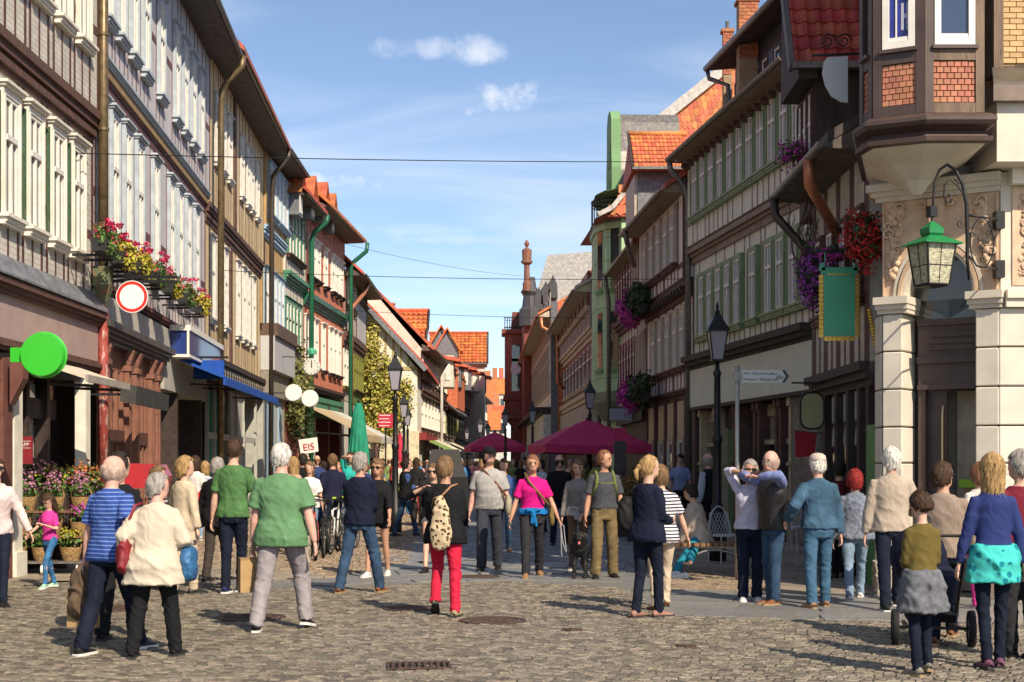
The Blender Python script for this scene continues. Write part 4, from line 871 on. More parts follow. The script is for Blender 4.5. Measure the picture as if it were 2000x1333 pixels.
# carved relief in the spandrels and on the front panel
def scroll(b, c, r, turns, flip, o, w=.016):
 pts = []
 for i in range(16):
  a = turns * 2 * math.pi * i / 15; rr = r * (1 - i / 17); pts.append(C(c[0] + flip * rr * math.cos(a), o, c[1] + rr * math.sin(a)))
 b.tube(pts, [w * (1 - .5 * i / 15) for i in range(16)], 6)
rr_ = random.Random(5); b = MB()
for s_, cxx in ((1, .13), (-1, wc - .13)):
 for i in range(34):
  tz = rr_.uniform(3.85, 4.7); half = .03 + .11 * max(0, (tz - 3.8)) / .9; t_ = cxx + s_ * (rr_.uniform(-.09, .5) * half * 2 if tz > 4.2 else rr_.uniform(-.05, .06)); r_ = rr_.uniform(.03, .058)
  if abs(t_ - cx_) ** 2 + ((tz - zi) / 1.32) ** 2 < (rad + .12) ** 2: continue
  b.ball(C(t_, .012, tz), r_, 1, 1, 1, 7, 5)
 for k in range(7): scroll(b, (cxx + s_ * rr_.uniform(-.06, .14), 4.08 + k * .1), rr_.uniform(.04, .075), 1.4, s_, .04, .018)
scroll(b, (cx_ - .17, 4.70), .06, 1.6, -1, .07, .02); scroll(b, (cx_ + .17, 4.70), .06, 1.6, 1, .07, .02)
tag(b.build('carved_relief', M_ST2, sb, True), kind='stuff')
for t0, t1 in ((.015, .03), (wc - .03, wc - .015)): MB().poly([C(t0, 0, 3.64), C(t0, 0, 4.76), C(t1, 0, 4.76), C(t1, 0, 3.64)], C(0, .03, 0) - C(0, 0, 0)).build('panel_frame', M_ST2, sb)
b = MB()
for i in range(60): b.ball((front.x + rr_.uniform(.22, .62), front.y - .01, rr_.uniform(3.75, 4.75)), rr_.uniform(.02, .05), 1, .7, 1, 7, 5)
for k in range(10):
 pts = [Vector((front.x + .4 + rr_.choice((-1, 1)) * .1 + .07 * (1 - i / 16) * math.cos(i * .6), front.y - .03, 3.8 + k * .1 + .07 * (1 - i / 16) * math.sin(i * .6))) for i in range(14)]; b.tube(pts, .015, 6)
tag(b.build('carved_relief', M_ST2, sb, True), kind='stuff')
MB().box(front.x + .02, front.x + 4, front.y, front.y + .3, zi, 5.0).build('front_wall', M_ST, sb); MB().box(front.x + .15, front.x + .7, front.y - .02, front.y, 3.68, 4.82).build('relief_panel', M_ST2, sb)
MB().box(front.x + .1, front.x + 4, front.y - .16, front.y + .3, 4.84, 5.02).build('shutter_box', CREAM, sb)
# door: frame, lintel panel with louvre, leaf ajar, glazed fanlight
def slab(t0, t1, o0, o1, z0, z1, nm, mt): return MB().poly([C(t0, o0, z0), C(t1, o0, z0), C(t1, o1, z0), C(t0, o1, z0)], (0, 0, z1 - z0)).build(nm, mt, sb)
slab(wl + .08, tr0, -.46, -.36, 2.52, 3.36, 'door_lintel', M_BRN); slab(wl + .08, tr0, -.36, -.31, 3.28, 3.36, 'lintel_moulding', M_BRN); slab(wl + .08, tr0, -.36, -.30, 2.82, 2.90, 'lintel_moulding', M_BRN); slab(wl + .08, tr0, -.36, -.32, 2.5, 2.56, 'lintel_moulding', M_BRN)
for z in (2.98, 3.06, 3.14): slab(wl + .22, tr0, -.36, -.335, z, z + .05, 'louvre_slat', M_BRN)
slab(wl + .08, wl + .17, -.5, -.36, 0, 2.52, 'door_jamb', M_BRN); slab(tr0 - .03, tr0 + .02, -.46, -.38, 0, 2.5, 'door_jamb', M_BRN)
slab(wl + .17, wl + .40, -.52, -.47, .02, 2.48, 'door_leaf', M_BRN)
o = MB().tube([C(wl + .36, -.44, 1.0), C(wl + .36, -.42, 1.1), C(wl + .36, -.42, 2.2), C(wl + .36, -.44, 2.3)], .014).build('door_handle', mat('brass_bar', (.45, .35, .2), .3, .1, 5, 0, metal=.8), sb)
b = MB()
for i in range(16):
 a0, a1 = math.pi * i / 16, math.pi * (i + 1) / 16; b.poly([C(cx_, -.45, zi - .24), C(cx_ + (rad - .02) * math.cos(a0), -.45, zi + (rad - .02) * math.sin(a0) * 1.32), C(cx_ + (rad - .02) * math.cos(a1), -.45, zi + (rad - .02) * math.sin(a1) * 1.32)], C(0, .02, 0) - C(0, 0, 0))
b.poly([C(wl + .02, -.45, 3.36), C(tr0 - .02, -.45, 3.36), C(tr0 - .02, -.45, zi), C(wl + .02, -.45, zi)], C(0, .02, 0) - C(0, 0, 0)); b.build('fanlight', glass_mat('fanlight_glass', (.10, .10, .085), .08, .8), sb)
MB().poly([C(wl + .42, -.85, .02), C(tr0, -.85, .02), C(tr0, -.85, 2.5), C(wl + .42, -.85, 2.5)], C(0, .02, 0) - C(0, 0, 0)).build('interior_wall', mat('interior_cream', (.55, .46, .34), .8), sb)
# shelves and a pack inside the shop door
MB().poly([C(wl + .5, -.8, 1.30), C(tr0 - .02, -.8, 1.30), C(tr0 - .02, -.62, 1.30), C(wl + .5, -.62, 1.30)], (0, 0, .1)).build('green_pack', mat('lime_pack', (.28, .5, .03), .5), sb)
# oriel window on a corbel
V1, V2, V3, V4 = (Vector((4.11, 16.3)), Vector((4.15, 15.9)), Vector((4.71, 15.6)), Vector((5.45, 15.6))); V5 = Vector((5.60, 16.9)); V0 = Vector((4.6, 17.9))
ori = thing('bay_window', 'brown timber corner bay window with orange brick panels', 'bay window', (Pc.x, Pc.y, 0))
def ring(s, z): 
 c = Vector((4.9, 16.6)); return [((c + (v - c) * s).x - Pc.x, (c + (v - c) * s).y - Pc.y, z) for v in (V0, V1, V2, V3, V4, V5)]
def loftring(name, prof, mt):
 b = MB(); rings = [ring(s, z) for s, z in prof]; n = 6
 for r_ in rings: b.v += r_
 for i in range(len(rings) - 1):
  for k in range(n): b.f.append((i * n + k, i * n + (k + 1) % n, (i + 1) * n + (k + 1) % n, (i + 1) * n + k))
 b.f.append(tuple(range(n - 1, -1, -1))); b.f.append(tuple((len(rings) - 1) * n + k for k in range(n))); return b.build(name, mt, ori)
loftring('corbel', [(.08, 4.72), (.22, 4.86), (.5, 5.0), (.85, 5.11), (.9, 5.13)], M_ST)
loftring('moulding', [(.92, 5.13), (1.0, 5.14), (1.01, 5.19), (.93, 5.21), (.90, 5.27), (.96, 5.30), (1.02, 5.32), (1.05, 5.36), (1.05, 5.40), (.97, 5.45), (.90, 5.47)], M_BRN)
loftring('bay_core', [(.80, 5.47), (.80, 11)], mat('bay_dark', (.05, .04, .035), .8))
def bayface(a, b_, nm):
 a = Vector(ring(.86, 0)[a]); b_ = Vector(ring(.86, 0)[b_]); u = (b_ - a); Lb = u.length; u.normalize(); nrm = Vector((u.y, -u.x, 0)); return a, u, Lb, nrm
for k, (ia, ib, cols_, wm, lit) in enumerate(((2, 3, 5, M_BRN, False), (3, 4, 6, M_WOOD, True), (1, 2, 3, M_BRN, False))):
 a, u, Lb, nm_ = bayface(ia, ib, '')
 def fb(t0, t1, o0, o1, z0, z1, name, mt): return MB().poly([a + u * t0 + nm_ * o0 + Vector((0, 0, z0)), a + u * t1 + nm_ * o0 + Vector((0, 0, z0)), a + u * t1 + nm_ * o1 + Vector((0, 0, z0)), a + u * t0 + nm_ * o1 + Vector((0, 0, z0))], (0, 0, z1 - z0)).build(name, mt, ori)
 pw_ = .085
 fb(-.01, pw_, -.1, .05, 5.47, 11, 'post', wm if k != 1 else M_BRN); fb(Lb - pw_, Lb + .01, -.1, .05, 5.47, 11, 'post', wm)
 fb(pw_, Lb - pw_, -.1, .045, 5.47, 5.58, 'rail', wm); fb(pw_, Lb - pw_, -.1, .045, 6.05, 6.17, 'rail', wm); fb(pw_ - .02, Lb - pw_ + .02, -.1, .09, 6.17, 6.21, 'window_ledge', M_BRN)
 fb(pw_, Lb - pw_, -.1, .004, 5.58, 6.05, 'brick_backing', mat('mortar', (.16, .10, .07), .9, .2, 30, .3))
 brick_field(ori, a + u * pw_ + nm_ * .006 + Vector((0, 0, 5.585)), u * (Lb - 2 * pw_), Vector((0, 0, .46)), cols_ - .0 if cols_ else 5, 7, M_BRIK, .022, .008)
 if k < 2:
  t0, t1 = pw_ + .01, Lb - pw_ - .01
  w_ = inst('bay_window_frame', MB().poly([a + u * t0 + Vector((0, 0, 6.21)), a + u * (t0 + .07) + Vector((0, 0, 6.21)), a + u * (t0 + .07) + Vector((0, 0, 7.9)), a + u * t0 + Vector((0, 0, 7.9))], nm_ * .06).poly([a + u * (t1 - .07) + Vector((0, 0, 6.21)), a + u * t1 + Vector((0, 0, 6.21)), a + u * t1 + Vector((0, 0, 7.9)), a + u * (t1 - .07) + Vector((0, 0, 7.9))], nm_ * .06).poly([a + u * (t0 + .07) + Vector((0, 0, 6.21)), a + u * (t1 - .07) + Vector((0, 0, 6.21)), a + u * (t1 - .07) + Vector((0, 0, 6.30)), a + u * (t0 + .07) + Vector((0, 0, 6.30))], nm_ * .06).mesh('bay_window_frame', WHITE), ori)
  g = MB().poly([a + u * (t0 + .07) + nm_ * .01 + Vector((0, 0, 6.3)), a + u * (t1 - .07) + nm_ * .01 + Vector((0, 0, 6.3)), a + u * (t1 - .07) + nm_ * .01 + Vector((0, 0, 7.9)), a + u * (t0 + .07) + nm_ * .01 + Vector((0, 0, 7.9))], nm_ * .01).build('pane', glass_mat('bay_glass', (.03, .05, .10)) if k else mat('blue_poster', (.025, .03, .22), .25, .4, 8, 0, coat=.8), w_)
  fb(t0 + .07, t1 - .07, .02, .05, 6.3, 6.34, 'sash_rail', WHITE)
  if k == 0:
   fb(t0 + .14, t0 + .155, .02, .035, 6.3, 7.9, 'glazing_bar', WHITE)
   fw = mat('poster_letter', (.42, .42, .52), .6, .1, 4, 0); cxh = t0 + .245; hw = .045
   fb(cxh - hw, cxh - hw + .03, .021, .026, 6.42, 6.72, 'letter_stroke', fw); fb(cxh + hw - .03, cxh + hw, .021, .026, 6.42, 6.72, 'letter_stroke', fw); fb(cxh - hw + .03, cxh + hw - .03, .021, .026, 6.55, 6.6, 'letter_stroke', fw)
# little pent roof and yellow brickwork right of the bay
MB().poly([(front.x - .28, front.y - .62, 5.86), (front.x - .1, front.y - .05, 6.2), (front.x + 2.5, front.y - .05, 6.2), (front.x + 2.5, front.y - .62, 5.86)], (0, 0, .03)).build('pent_roof', mat('brown_zinc', (.11, .095, .08), .45, .2, 5, .1, metal=.3), sb)
MB().box(front.x - .28, front.x + 2.5, front.y - .62, front.y - .55, 5.68, 5.86).build('pent_fascia', mat('pent_brown', (.19, .14, .11), .5), sb)
MB().box(front.x - .2, front.x + 2.4, front.y - .5, front.y + .3, 5.02, 5.70).build('sill_wall', M_ST, sb)
MB().box(front.x - .02, front.x + 2.5, front.y - .05, front.y + .3, 6.1, 11.3).build('upper_front', mat('yellow_brick_wall', (.60, .40, .20), .8, .12, 5, .3, 50, brick=(.155, .066, (.5, .42, .35))), sb)
brick_field(sb, (front.x + .02, front.y - .056, 6.25), (.7, 0, 0), (0, 0, 1.05), 4.5, 16, M_YBRK, .02, .008)
MB().box(front.x - .10, front.x + .01, front.y - .12, front.y + .2, 6.12, 11.2).build('corner_timber', M_WOOD, sb)

# --- low dark house with a cross gable
f = FR1; h = f.root('timber_house', 'low dark timber house with a tiled cross gable and carved beams')
DKW = mat('dark_boarding', (.06, .042, .034), .75, .4, 5, .4, 20, .02, stretch=(1, 1, .2))
storey(h, f, 0, 2.75, 0, mat('dark_ground_wall', (.055, .045, .04), .7), None, [], .5); storey(h, f, 2.75, 5.7, .12, mat('greyish_beige_infill', (.50, .47, .40), .8), OAKV, [f.L - .6, f.L - 1.5, f.L - 2.4, f.L - 3.3], .5, (3.85, 5.0), wkw=dict(casing=OAKV, sash=WHITE, cw=.06, cd=.05, bars=(1, .6), sill=.06), pw=.12)  # dark ground floor wall, greyish beige infill above
cornice(h, f.L, 0, 2.62, DKOAK, [(.1, .1), (.18, .1), (.26, .12)]); 
for i, px in enumerate((1622, 1645, 1668, 1690, 1708)):
 x = f.lx(px); MB().box(x - .08, x + .08, -.05, .1, 0, 2.62).build('post', DKOAK, h)
for i, px in enumerate((1634, 1657, 1680)):
 x = f.lx(px); b = MB(); b.box(x - .2, x + .2, .0, .03, .7, 1.9)
 b.poly([(x + .2 * math.cos(math.pi * k / 10), 0, 1.9 + .25 * math.sin(math.pi * k / 10)) for k in range(11)], (0, .03, 0)); b.build('arched_window', mat('window_grey_frame', (.30, .33, .36), .5), h)
 MB().box(x - .15, x + .15, .03, .04, .75, 1.85).build('pane', GLASS_DK, h)
 MB().box(x - .2, x + .2, .0, .03, 2.2, 2.6).build('upper_light', mat('window_grey_frame', (.30, .33, .36), .5), h)
x = f.lx(1706, .1); MB().box(x - .35, x + .3, 0, .12, 0, 2.1).box(x - .28, x + .23, .12, .14, .3, 1.9).build('green_door', mat('door_green', (.06, .22, .07), .45, .12, 4, .1), h)
eaves(h, f.L, .12, 5.75, .55, SOFFIT, ZINC); roof(h, f.L, .67, 5.8, -2.6, 7.6, mat('dark_roof', (.07, .055, .05), .7, .3, 4, .3), ov=.02)
pipe(h, [(.9, .75, 5.78), (1.0, .72, 5.45), (1.7, .2, 4.9)], .075, COPPER, 'copper_pipe'); pipe(h, [(f.L - .1, .75, 5.78), (f.L - .1, .72, 5.5), (f.L - .3, .3, 4.95), (f.L - .5, .18, 4.8)], .07, mat('dark_pipe', (.07, .055, .045), .45, .2, 6, .1, metal=.4), 'dark_pipe')
# cross gable behind the low roof: street face with windows, boarded side wall and a steep tiled slope turned to the camera
gx0, gx1, gz, xr_ = 3.85, 5.25, 7.85, 5.0
MB().box(gx0, gx1, -5, .08, 5.6, gz).build('gable_storey', DKW, h)
for i in range(3): window(h, gx0 + .28 + i * .42, 6.3, .3, 1.2, .08, OAKV, WHITE, .04, .05, (1, .6), .05)
MB().add([(gx0 - .3, .38, gz - .02), (gx0 - .3, -5, gz - .02), (xr_, -5, gz + 2.7), (xr_, .38, gz + 2.7), (xr_, .38, gz - .1), (xr_, -5, gz - .1)], [(0, 1, 2, 3), (3, 2, 5, 4), (0, 3, 4), (1, 5, 2), (0, 4, 5, 1)]).build('gable_roof', T_DARK, h)
tile_field(h, (gx0 - .32, .5, gz - .01), (0, -3.3, 0), (xr_ - gx0 + .32, 0, 2.72), 16, 11, T_DARK, 'pan')
MB().bar((gx0 - .36, .52, gz - .12), (xr_, .52, gz + 2.75), .08, .16).build('barge_board', mat('grey_barge', (.14, .13, .13), .6), h)
MB().poly([(gx0 - .28, .4, gz - .25), (gx0 - .28, .4, gz), (xr_, .4, gz + 2.6), (xr_ + .2, .4, gz - .25)], (0, -.3, 0)).build('gable_boarding', DKW, h)
MB().box(gx0 - .46, gx0 - .32, -4, .52, gz - .13, gz - .03).build('gable_gutter', ZINC, h)
MB().box(gx0 - .02, gx1 + .02, .08, .14, 5.95, 6.1).build('rail', DKOAK, h)
# --- pale green timber house with green windows
f = FR2; h = f.root('timber_house', 'pale green timber house with dark green windows and cream shop fascia')
PGR = mat('pale_green_plaster', (.76, .77, .64), .8, .07, 3, .12, 60, dirt=.2); GRW = mat('moss_green_casing', (.21, .30, .15), .5, .15, 5, .1, 40); BRW2 = mat('grey_brown_post', (.27, .205, .155), .7, .25, 6, .3, 30)
zl = (f.z(1359, 712) + f.z(1600, 637)) / 2; zb = f.z(1369, 512); zb2 = f.z(1369, 478); ze = f.z(1319, 318, .5)
z1t, z1s = f.z(1479, 492), f.z(1479, 622); z2t, z2s = f.z(1450, 262), f.z(1450, 375)
c1 = [f.lx(p) for p in (1378, 1394, 1411, 1429, 1448, 1479, 1510, 1533, 1559, 1585)]; c2 = [f.lx(p) for p in (1379, 1395, 1412, 1430, 1450, 1469, 1489, 1511, 1534, 1558, 1584)]
wk = dict(casing=GRW, sash=WHITE, cw=.10, cd=.09, bars=(1, .66), sill=.07, lint=.0)
storey(h, f, zl + .1, zb, .04, PGR, BRW2, c1, .52, (z1s, z1t), wkw=wk, pw=.07, rails=(z1s - .16,)); storey(h, f, zb2, ze, .22, PGR, BRW2, c2, .52, (z2s, z2t), wkw=wk, pw=.07, rails=(z2s - .16,))
cornice(h, f.L, .04, zb, BRW2, [(.06, .16), (.12, .08), (.2, .12)]); beam_ends(h, f.L, .22, ze - .28, OAK, .5, .12, .14, .25)
cornice(h, f.L, .0, zl - .22, DKOAK, [(.16, .1), (.28, .1), (.38, .14)])
eaves(h, f.L, .22, ze, .45, mat('tan_soffit', (.30, .22, .14), .7, .2, 4, .2), ZINC); 
# attic storey clad in slate
za0, za1 = ze + .35, ze + 2.1
roof(h, f.L, .6, ze + .05, -.55, ze + .75, T_DARK, ov=.02)
xa0 = f.lx(1436, -.7)
MB().box(0, xa0, -6, -.7, za0, za1 + .1).build('attic_wall', mat('attic_slate', (.055, .06, .075), .5, .2, 8, .3, 20, isl=.1), h)
for p in (1445, 1459, 1481, 1497, 1521, 1537): x = f.lx(p, -.7); window(h, x, za0 + .42, .42, .85, -.7, mat('slate_casing', (.07, .075, .09), .5), WHITE, .06, .05, (0, 0), .05)
for p in (1470, 1509): x = f.lx(p, -.7); MB().box(x - .22, x + .22, -.7, -.66, za0 + .4, za0 + 1.35).build('shutter', mat('blue_grey_shutter', (.10, .14, .19), .6), h)
MB().poly([(-.1, -.75, za1 + .05), (-.1, -.1, za1 - .02), (-.1, -.1, za1 + .1), (-.1, -3.5, za1 + 2.2), (-.1, -3.5, za1 + 2)], (xa0 + .35, 0, 0)).build('attic_roof', mat('dark_roof', (.07, .055, .05), .7, .3, 4, .3), h)
g = MB(); g.tube([(-.1, -.05, za1 + .05), (xa0 + .35, -.05, za1 + .05)], .075, 8); g.build('attic_gutter', ZINC, h, True)
pipe(h, [(xa0 + .3, -.08, za1), (xa0 + .3, -.12, za1 - .2), (xa0 + .12, -.55, za1 - .4), (xa0 + .1, -.62, za0)], .06, ZINC, 'attic_pipe')
pipe(h, [(f.L - .05, .68, ze + .05), (f.L - .05, .66, ze - .2), (f.L - .02, .3, ze - .6), (f.L - .0, .2, ze - .9), (f.L, .16, .2)], .08, ZINC)
# shop: cream fascia, green doors and windows with turned brown posts
M_FAS = mat('cream_fascia', (.70, .72, .58), .7, .05, 2, .06); MB().box(0, f.L, -.5, .16, 3.0, zl - .22).build('fascia', M_FAS, h); MB().box(f.L * .0, f.L, -.5, .2, 2.92, 3.0).build('fascia_rail', DKOAK, h)
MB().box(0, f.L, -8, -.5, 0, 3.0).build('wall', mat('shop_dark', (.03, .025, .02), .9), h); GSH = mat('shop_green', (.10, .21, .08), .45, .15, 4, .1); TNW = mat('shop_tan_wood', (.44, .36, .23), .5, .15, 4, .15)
M_STONE = mat('rubble_stone', (.23, .20, .165), .85, .3, 5, .8, 12, .04); x0 = f.lx(1552); MB().box(0, x0, -.5, .04, 0, 2.92).build('rubble_pier', M_STONE, h)
for p in (1372, 1401, 1438, 1448, 1478, 1486, 1520, 1528, 1548):
 x = f.lx(p); MB().box(x - .07, x + .07, -.35, .06, 0, 2.92).box(x - .1, x + .1, -.35, .1, 1.55, 1.62).box(x - .1, x + .1, -.35, .1, 2.75, 2.92).build('shop_post', OAKV if p in (1438, 1448, 1478, 1486, 1520, 1528) else TNW, h)
for pa, pb in ((1374, 1400), (1488, 1519), (1529, 1547)):
 xa, xb = f.lx(pb), f.lx(pa); xa, xb = min(xa, xb), max(xa, xb); MB().box(xa, xb, -.22, -.2, .6, 2.85).build('shop_window', GLASS_DK, h); MB().box(xa, xb, -.25, -.05, 0, .6).build('stall_riser', GSH, h); MB().box(xa, xb, -.22, -.06, 2.0, 2.1).build('transom', TNW, h)
 for i in range(7): x = xa + (xb - xa) * (i + .5) / 7; MB().box(x - .018, x + .018, -.2, -.17, 2.1, 2.6).build('glazing_bar', TNW, h)
 MB().box(xa, xb, -.22, -.12, 2.6, 2.85).build('top_panel', TNW, h)
for pa, pb in ((1404, 1436), (1450, 1476)):
 xa, xb = sorted((f.lx(pb), f.lx(pa))); MB().box(xa, xb, -.3, -.24, 0, 2.7).build('green_door', GSH, h); MB().box(xa, xb, -.24, -.16, 2.45, 2.9).build('door_lintel', DKOAK, h)

# --- brown and white house with bowed beams
f = FR3; h = f.root('timber_house', 'brown and white timber house with five-light windows and bowed beams')
PKW = mat('pinkish_plaster', (.76, .70, .66), .8, .07, 3, .12, 60, dirt=.2); DR = mat('dark_red_timber', (.11, .045, .035), .7, .25, 6, .3, 30); TAN = mat('tan_casing', (.50, .43, .33), .6, .12, 5, .12)
z2t, z2s = f.z(1310, 440), f.z(1310, 540); z1t, z1s = f.z(1312, 622), f.z(1312, 725); zb = f.z(1312, 605); zb2 = f.z(1312, 575); ze = f.z(1321, 372, .5); zl = f.z(1310, 768)
c = [f.lx(p) for p in (1283, 1296.5, 1311, 1326, 1340)]
wk = dict(casing=TAN, sash=WHITE, cw=.12, cd=.09, bars=(1, .66), sill=.08, sillmat=DR)
storey(h, f, zl, zb, .04, PKW, DR, c, .62, (z1s, z1t), wkw=wk, pw=.12, rails=(z1s - .22,)); storey(h, f, zb2 + .05, ze, .3, PKW, DR, c, .62, (z2s, z2t), wkw=wk, pw=.12, rails=(z2s - .22,))
cornice(h, f.L, .04, zb, DR, [(.08, .14), (.16, .1), (.24, .14)]); beam_ends(h, f.L, .28, zb + .1, DKOAK, .45, .14, .16, .1)
cornice(h, f.L, .0, zl - .12, OAK, [(.1, .06), (.16, .06)]); eaves(h, f.L, .3, ze, .5, mat('tan_soffit', (.30, .22, .14), .7), ZINC)
roof(h, f.L, .8, ze + .05, -4.5, ze + 3.4, T_DARK, -9.5, wallm=SLATE)
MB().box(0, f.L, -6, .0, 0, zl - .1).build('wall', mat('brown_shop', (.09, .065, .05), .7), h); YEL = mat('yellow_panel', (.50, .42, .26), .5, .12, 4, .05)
for i, p in enumerate((1274, 1294, 1312, 1332)): x = f.lx(p); MB().box(x - .55, x + .55, .0, .03, zl - 1.4, zl - .3).build('upper_light', YEL, h); window(h, x, .7, .7, 1.5, 0, TAN, WHITE, .08, .06, (0, .6), .06)
for p in (1267, 1283, 1303, 1322, 1343): x = f.lx(p); MB().box(x - .12, x + .12, 0, .08, 0, zl - .2).build('shop_post', DR, h)
pipe(h, [(f.L - 1.1, .9, ze + .1), (f.L - 1.0, .8, ze - .3), (f.L - .2, .45, ze - .9)], .08, ZINC, 'swan_neck')
# slate dormer with a bright orange tiled roof turned to the camera
d0 = 44.2; dm = thing('roof_dormer', 'tall slate dormer with a bright orange pantile roof', 'dormer', (0, d0, 0))
a, b = at(1243, 325, d0), at(1332, 322, d0); t0, t1 = at(1240, 238, d0), at(1345, 240, d0); zE, zR = b.z, t0.z
MB().poly([(a.x + .14, 1.0, zE - 2.6), (b.x + 1.2, 1.0, zE - 2.6), (b.x + 1.2, 1.0, zE), (a.x + .14, 1.0, zE)], (0, 3.2, 0)).build('dormer_wall', SLATE, dm)
MB().box(a.x + .04, a.x + .14, 1.05, 4.1, zE - 2.5, zE - .1).build('dormer_front', TAN, dm)
MB().add([(a.x - .05, .5, zE), (b.x + 1.5, .5, zE), (b.x + 1.5, 1.9, zR), (a.x - .05, 1.9, zR), (a.x - .05, 4.6, zE), (b.x + 1.5, 4.6, zE)], [(0, 1, 2, 3), (3, 2, 5, 4), (0, 3, 4), (1, 5, 2), (0, 4, 5, 1)]).build('dormer_roof', T_SCALE, dm)
tile_field(dm, (a.x - .02, .49, zE + .03), (b.x + .25 - a.x, 0, 0), (0, 1.4, zR - zE - .02), 13, 8, T_SCALE, 'pan')
MB().tube([(a.x - .1, 1.9, zR + .06), (b.x + .4, 1.9, zR + .06)], .09, 8).build('ridge', T_SCALE, dm, True); MB().box(a.x - .1, b.x + .3, .36, .46, zE - .06, zE + .03).build('gutter', ZINC, dm); MB().poly([(a.x - .12, .42, zE - .1), (a.x - .12, 1.9, zR + .02), (a.x - .12, 1.9, zR + .16), (a.x - .12, .34, zE + .02)], (.07, 0, 0)).build('barge_board', DKOAK, dm)
# steep gable wall hung with scale tiles, with pale verge
d1 = 56.0; gw = thing('tiled_gable', 'tall gable wall hung with orange scale tiles behind the dormer', 'gable', (0, d1, 0))
A, B_, C_ = at(1255, 262, d1), at(1432, 120, d1), at(1500, 262, d1)
MB().poly([(A.x - .6, .05, A.z - 1.5), (C_.x, .05, A.z - 1.5), (C_.x, .05, B_.z + .8), (B_.x + .2, .05, B_.z + .2), (A.x, .05, A.z)], (0, 6, 0)).build('wall', T_SCALE, gw)
nr = 12
tl = .26
sm = MB(); k = 0; tw_ = .19; rowh = (B_.z - A.z) / nr
for j in range(nr + 3):
 z = A.z - 1.0 + j * (B_.z + 1 - A.z) / (nr + 3); xs_ = A.x + (B_.x - A.x) * max(0, (z - A.z)) / (B_.z - A.z) + .08; xe = at(1432, 200, d1).x + .1; n_ = max(1, int((xe - xs_) / tw_))
 if n_ > 0: tile_field(gw, (xs_ + (0 if j % 2 else .0), .045, z), (n_ * tw_, 0, 0), (0, 0, (B_.z + 1 - A.z) / (nr + 3)), n_, 1, T_SCALE, 'scale', name='wall_tile')
MB().bar((A.x - .35, -.05, A.z - .3), (B_.x + .5, -.05, B_.z + .38), .4, .2, (0, 1, 0)).build('verge', STUC, gw)
# chimneys
M_CH = mat('chimney_brick', (.46, .17, .085), .8, .2, 8, .3, 60, isl=.25, hue=.015)
for px0, px1, ytop, ybot, d_, lab in ((1443, 1482, 2, 80, 33.0, 'tall brick chimney behind the slate attic'), (1412, 1432, 62, 115, 36.5, 'shorter brick chimney with a thin flue pipe')):
 a, b = at(px0, ybot, d_), at(px1, ytop, d_); o = thing('chimney', lab, 'chimney', ((a.x + b.x) / 2, d_, 0)); w_ = b.x - a.x
 MB().box(-w_ / 2 + .02, w_ / 2 - .02, .02, w_ - .02, a.z - 2.5, b.z).build('core', mat('mortar_pale', (.35, .25, .15), .9), o); nrow = int((b.z - a.z + .4) / .082)
 brick_field(o, (-w_ / 2, .02, a.z - .4), (w_, 0, 0), (0, 0, b.z - a.z + .4), 2.5 if w_ > .4 else 1.5, nrow, M_CH, .015, .01)
 MB().box(-w_ / 2 - .03, w_ / 2 + .03, -.02, w_ + .02, b.z, b.z + .08).build('cap', M_CH, o)
 if w_ < .4: MB().tube([(0, w_ / 2, b.z), (0, w_ / 2, b.z + .3)], .05).build('flue', ZINC, o)

# --- house with red windows and flower boxes
f = FR4; h = f.root('timber_house', 'curved timber house with dark red windows and pink flower boxes')
DRW = mat('wine_red_casing', (.20, .03, .035), .55, .15, 5, .1)
ze = f.z(1233, 486, .45); zb = f.z(1225, 650); zl = f.z(1225, 785); 
xm_ = f.lx(1247)
for (xa, xb, cs, sh, n_) in ((0, xm_, TAN, WHITE, 5), (xm_, f.L, DRW, WHITE, 6)):
 cols = [xa + (xb - xa) * (i + .5) / n_ for i in range(n_)]; w_ = (xb - xa) / n_ - .34
 wk = dict(casing=cs, sash=sh, cw=.08, cd=.08, bars=(0, .66), sill=.08, sillmat=OAKV)
 storey(h, f, zl, zb, .04, CRM, DR, cols, w_, (f.z(1230, 755), f.z(1230, 672)), wkw=wk, pw=.1, x0=xa, x1=xb, rails=(f.z(1230, 770),)); storey(h, f, zb + .4, ze, .16, CRM, DR, cols, w_, (f.z(1232, 595), f.z(1232, 515)), wkw=wk, pw=.1, x0=xa, x1=xb)
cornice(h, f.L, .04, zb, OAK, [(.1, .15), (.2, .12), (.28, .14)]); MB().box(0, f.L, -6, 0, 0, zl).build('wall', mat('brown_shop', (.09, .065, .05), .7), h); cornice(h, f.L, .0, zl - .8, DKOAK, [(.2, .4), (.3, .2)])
eaves(h, f.L, .16, ze, .35, mat('tan_soffit', (.30, .22, .14), .7), ZINC); roof(h, f.L, .5, ze + .05, -4.5, ze + 3, T_DARK, -9, wallm=SLATE)
pipe(h, [(f.L, .6, ze + .1), (f.L, .55, ze - .3), (f.L + .1, .45, ze - .9), (f.L + .1, .45, .2)], .08, ZINC)
for i, (px, py, lab) in enumerate(((1243, 585, 'upper pink petunia box on the curved timber house'), (1246, 755, 'lower magenta petunia box on the curved timber house'))):
 x = f.lx(px, .5); z = f.z(px, py, .5); c = Vector((f.o.x, f.o.y, 0)) + Matrix.Rotation(f.rz, 3, 'Z') @ Vector((x, .5, z - .5)); o = thing('window_box', lab, 'flower box', c, f.rz)
 MB().poly([(-1.5, -.1, 0), (-1.5, .1, 0), (-1.5, .14, .22), (-1.5, -.14, .22)], (3, 0, 0)).build('planter', M_BOX, o)
 tuft('foliage', (-.9, .05, .4), (.9, .35, .5), 700, .13, LEAFD, o, i); tuft('blossoms', (.7, .1, .3), (1.1, .38, .55), 900, .12, MAGENTA, o, i + 5)

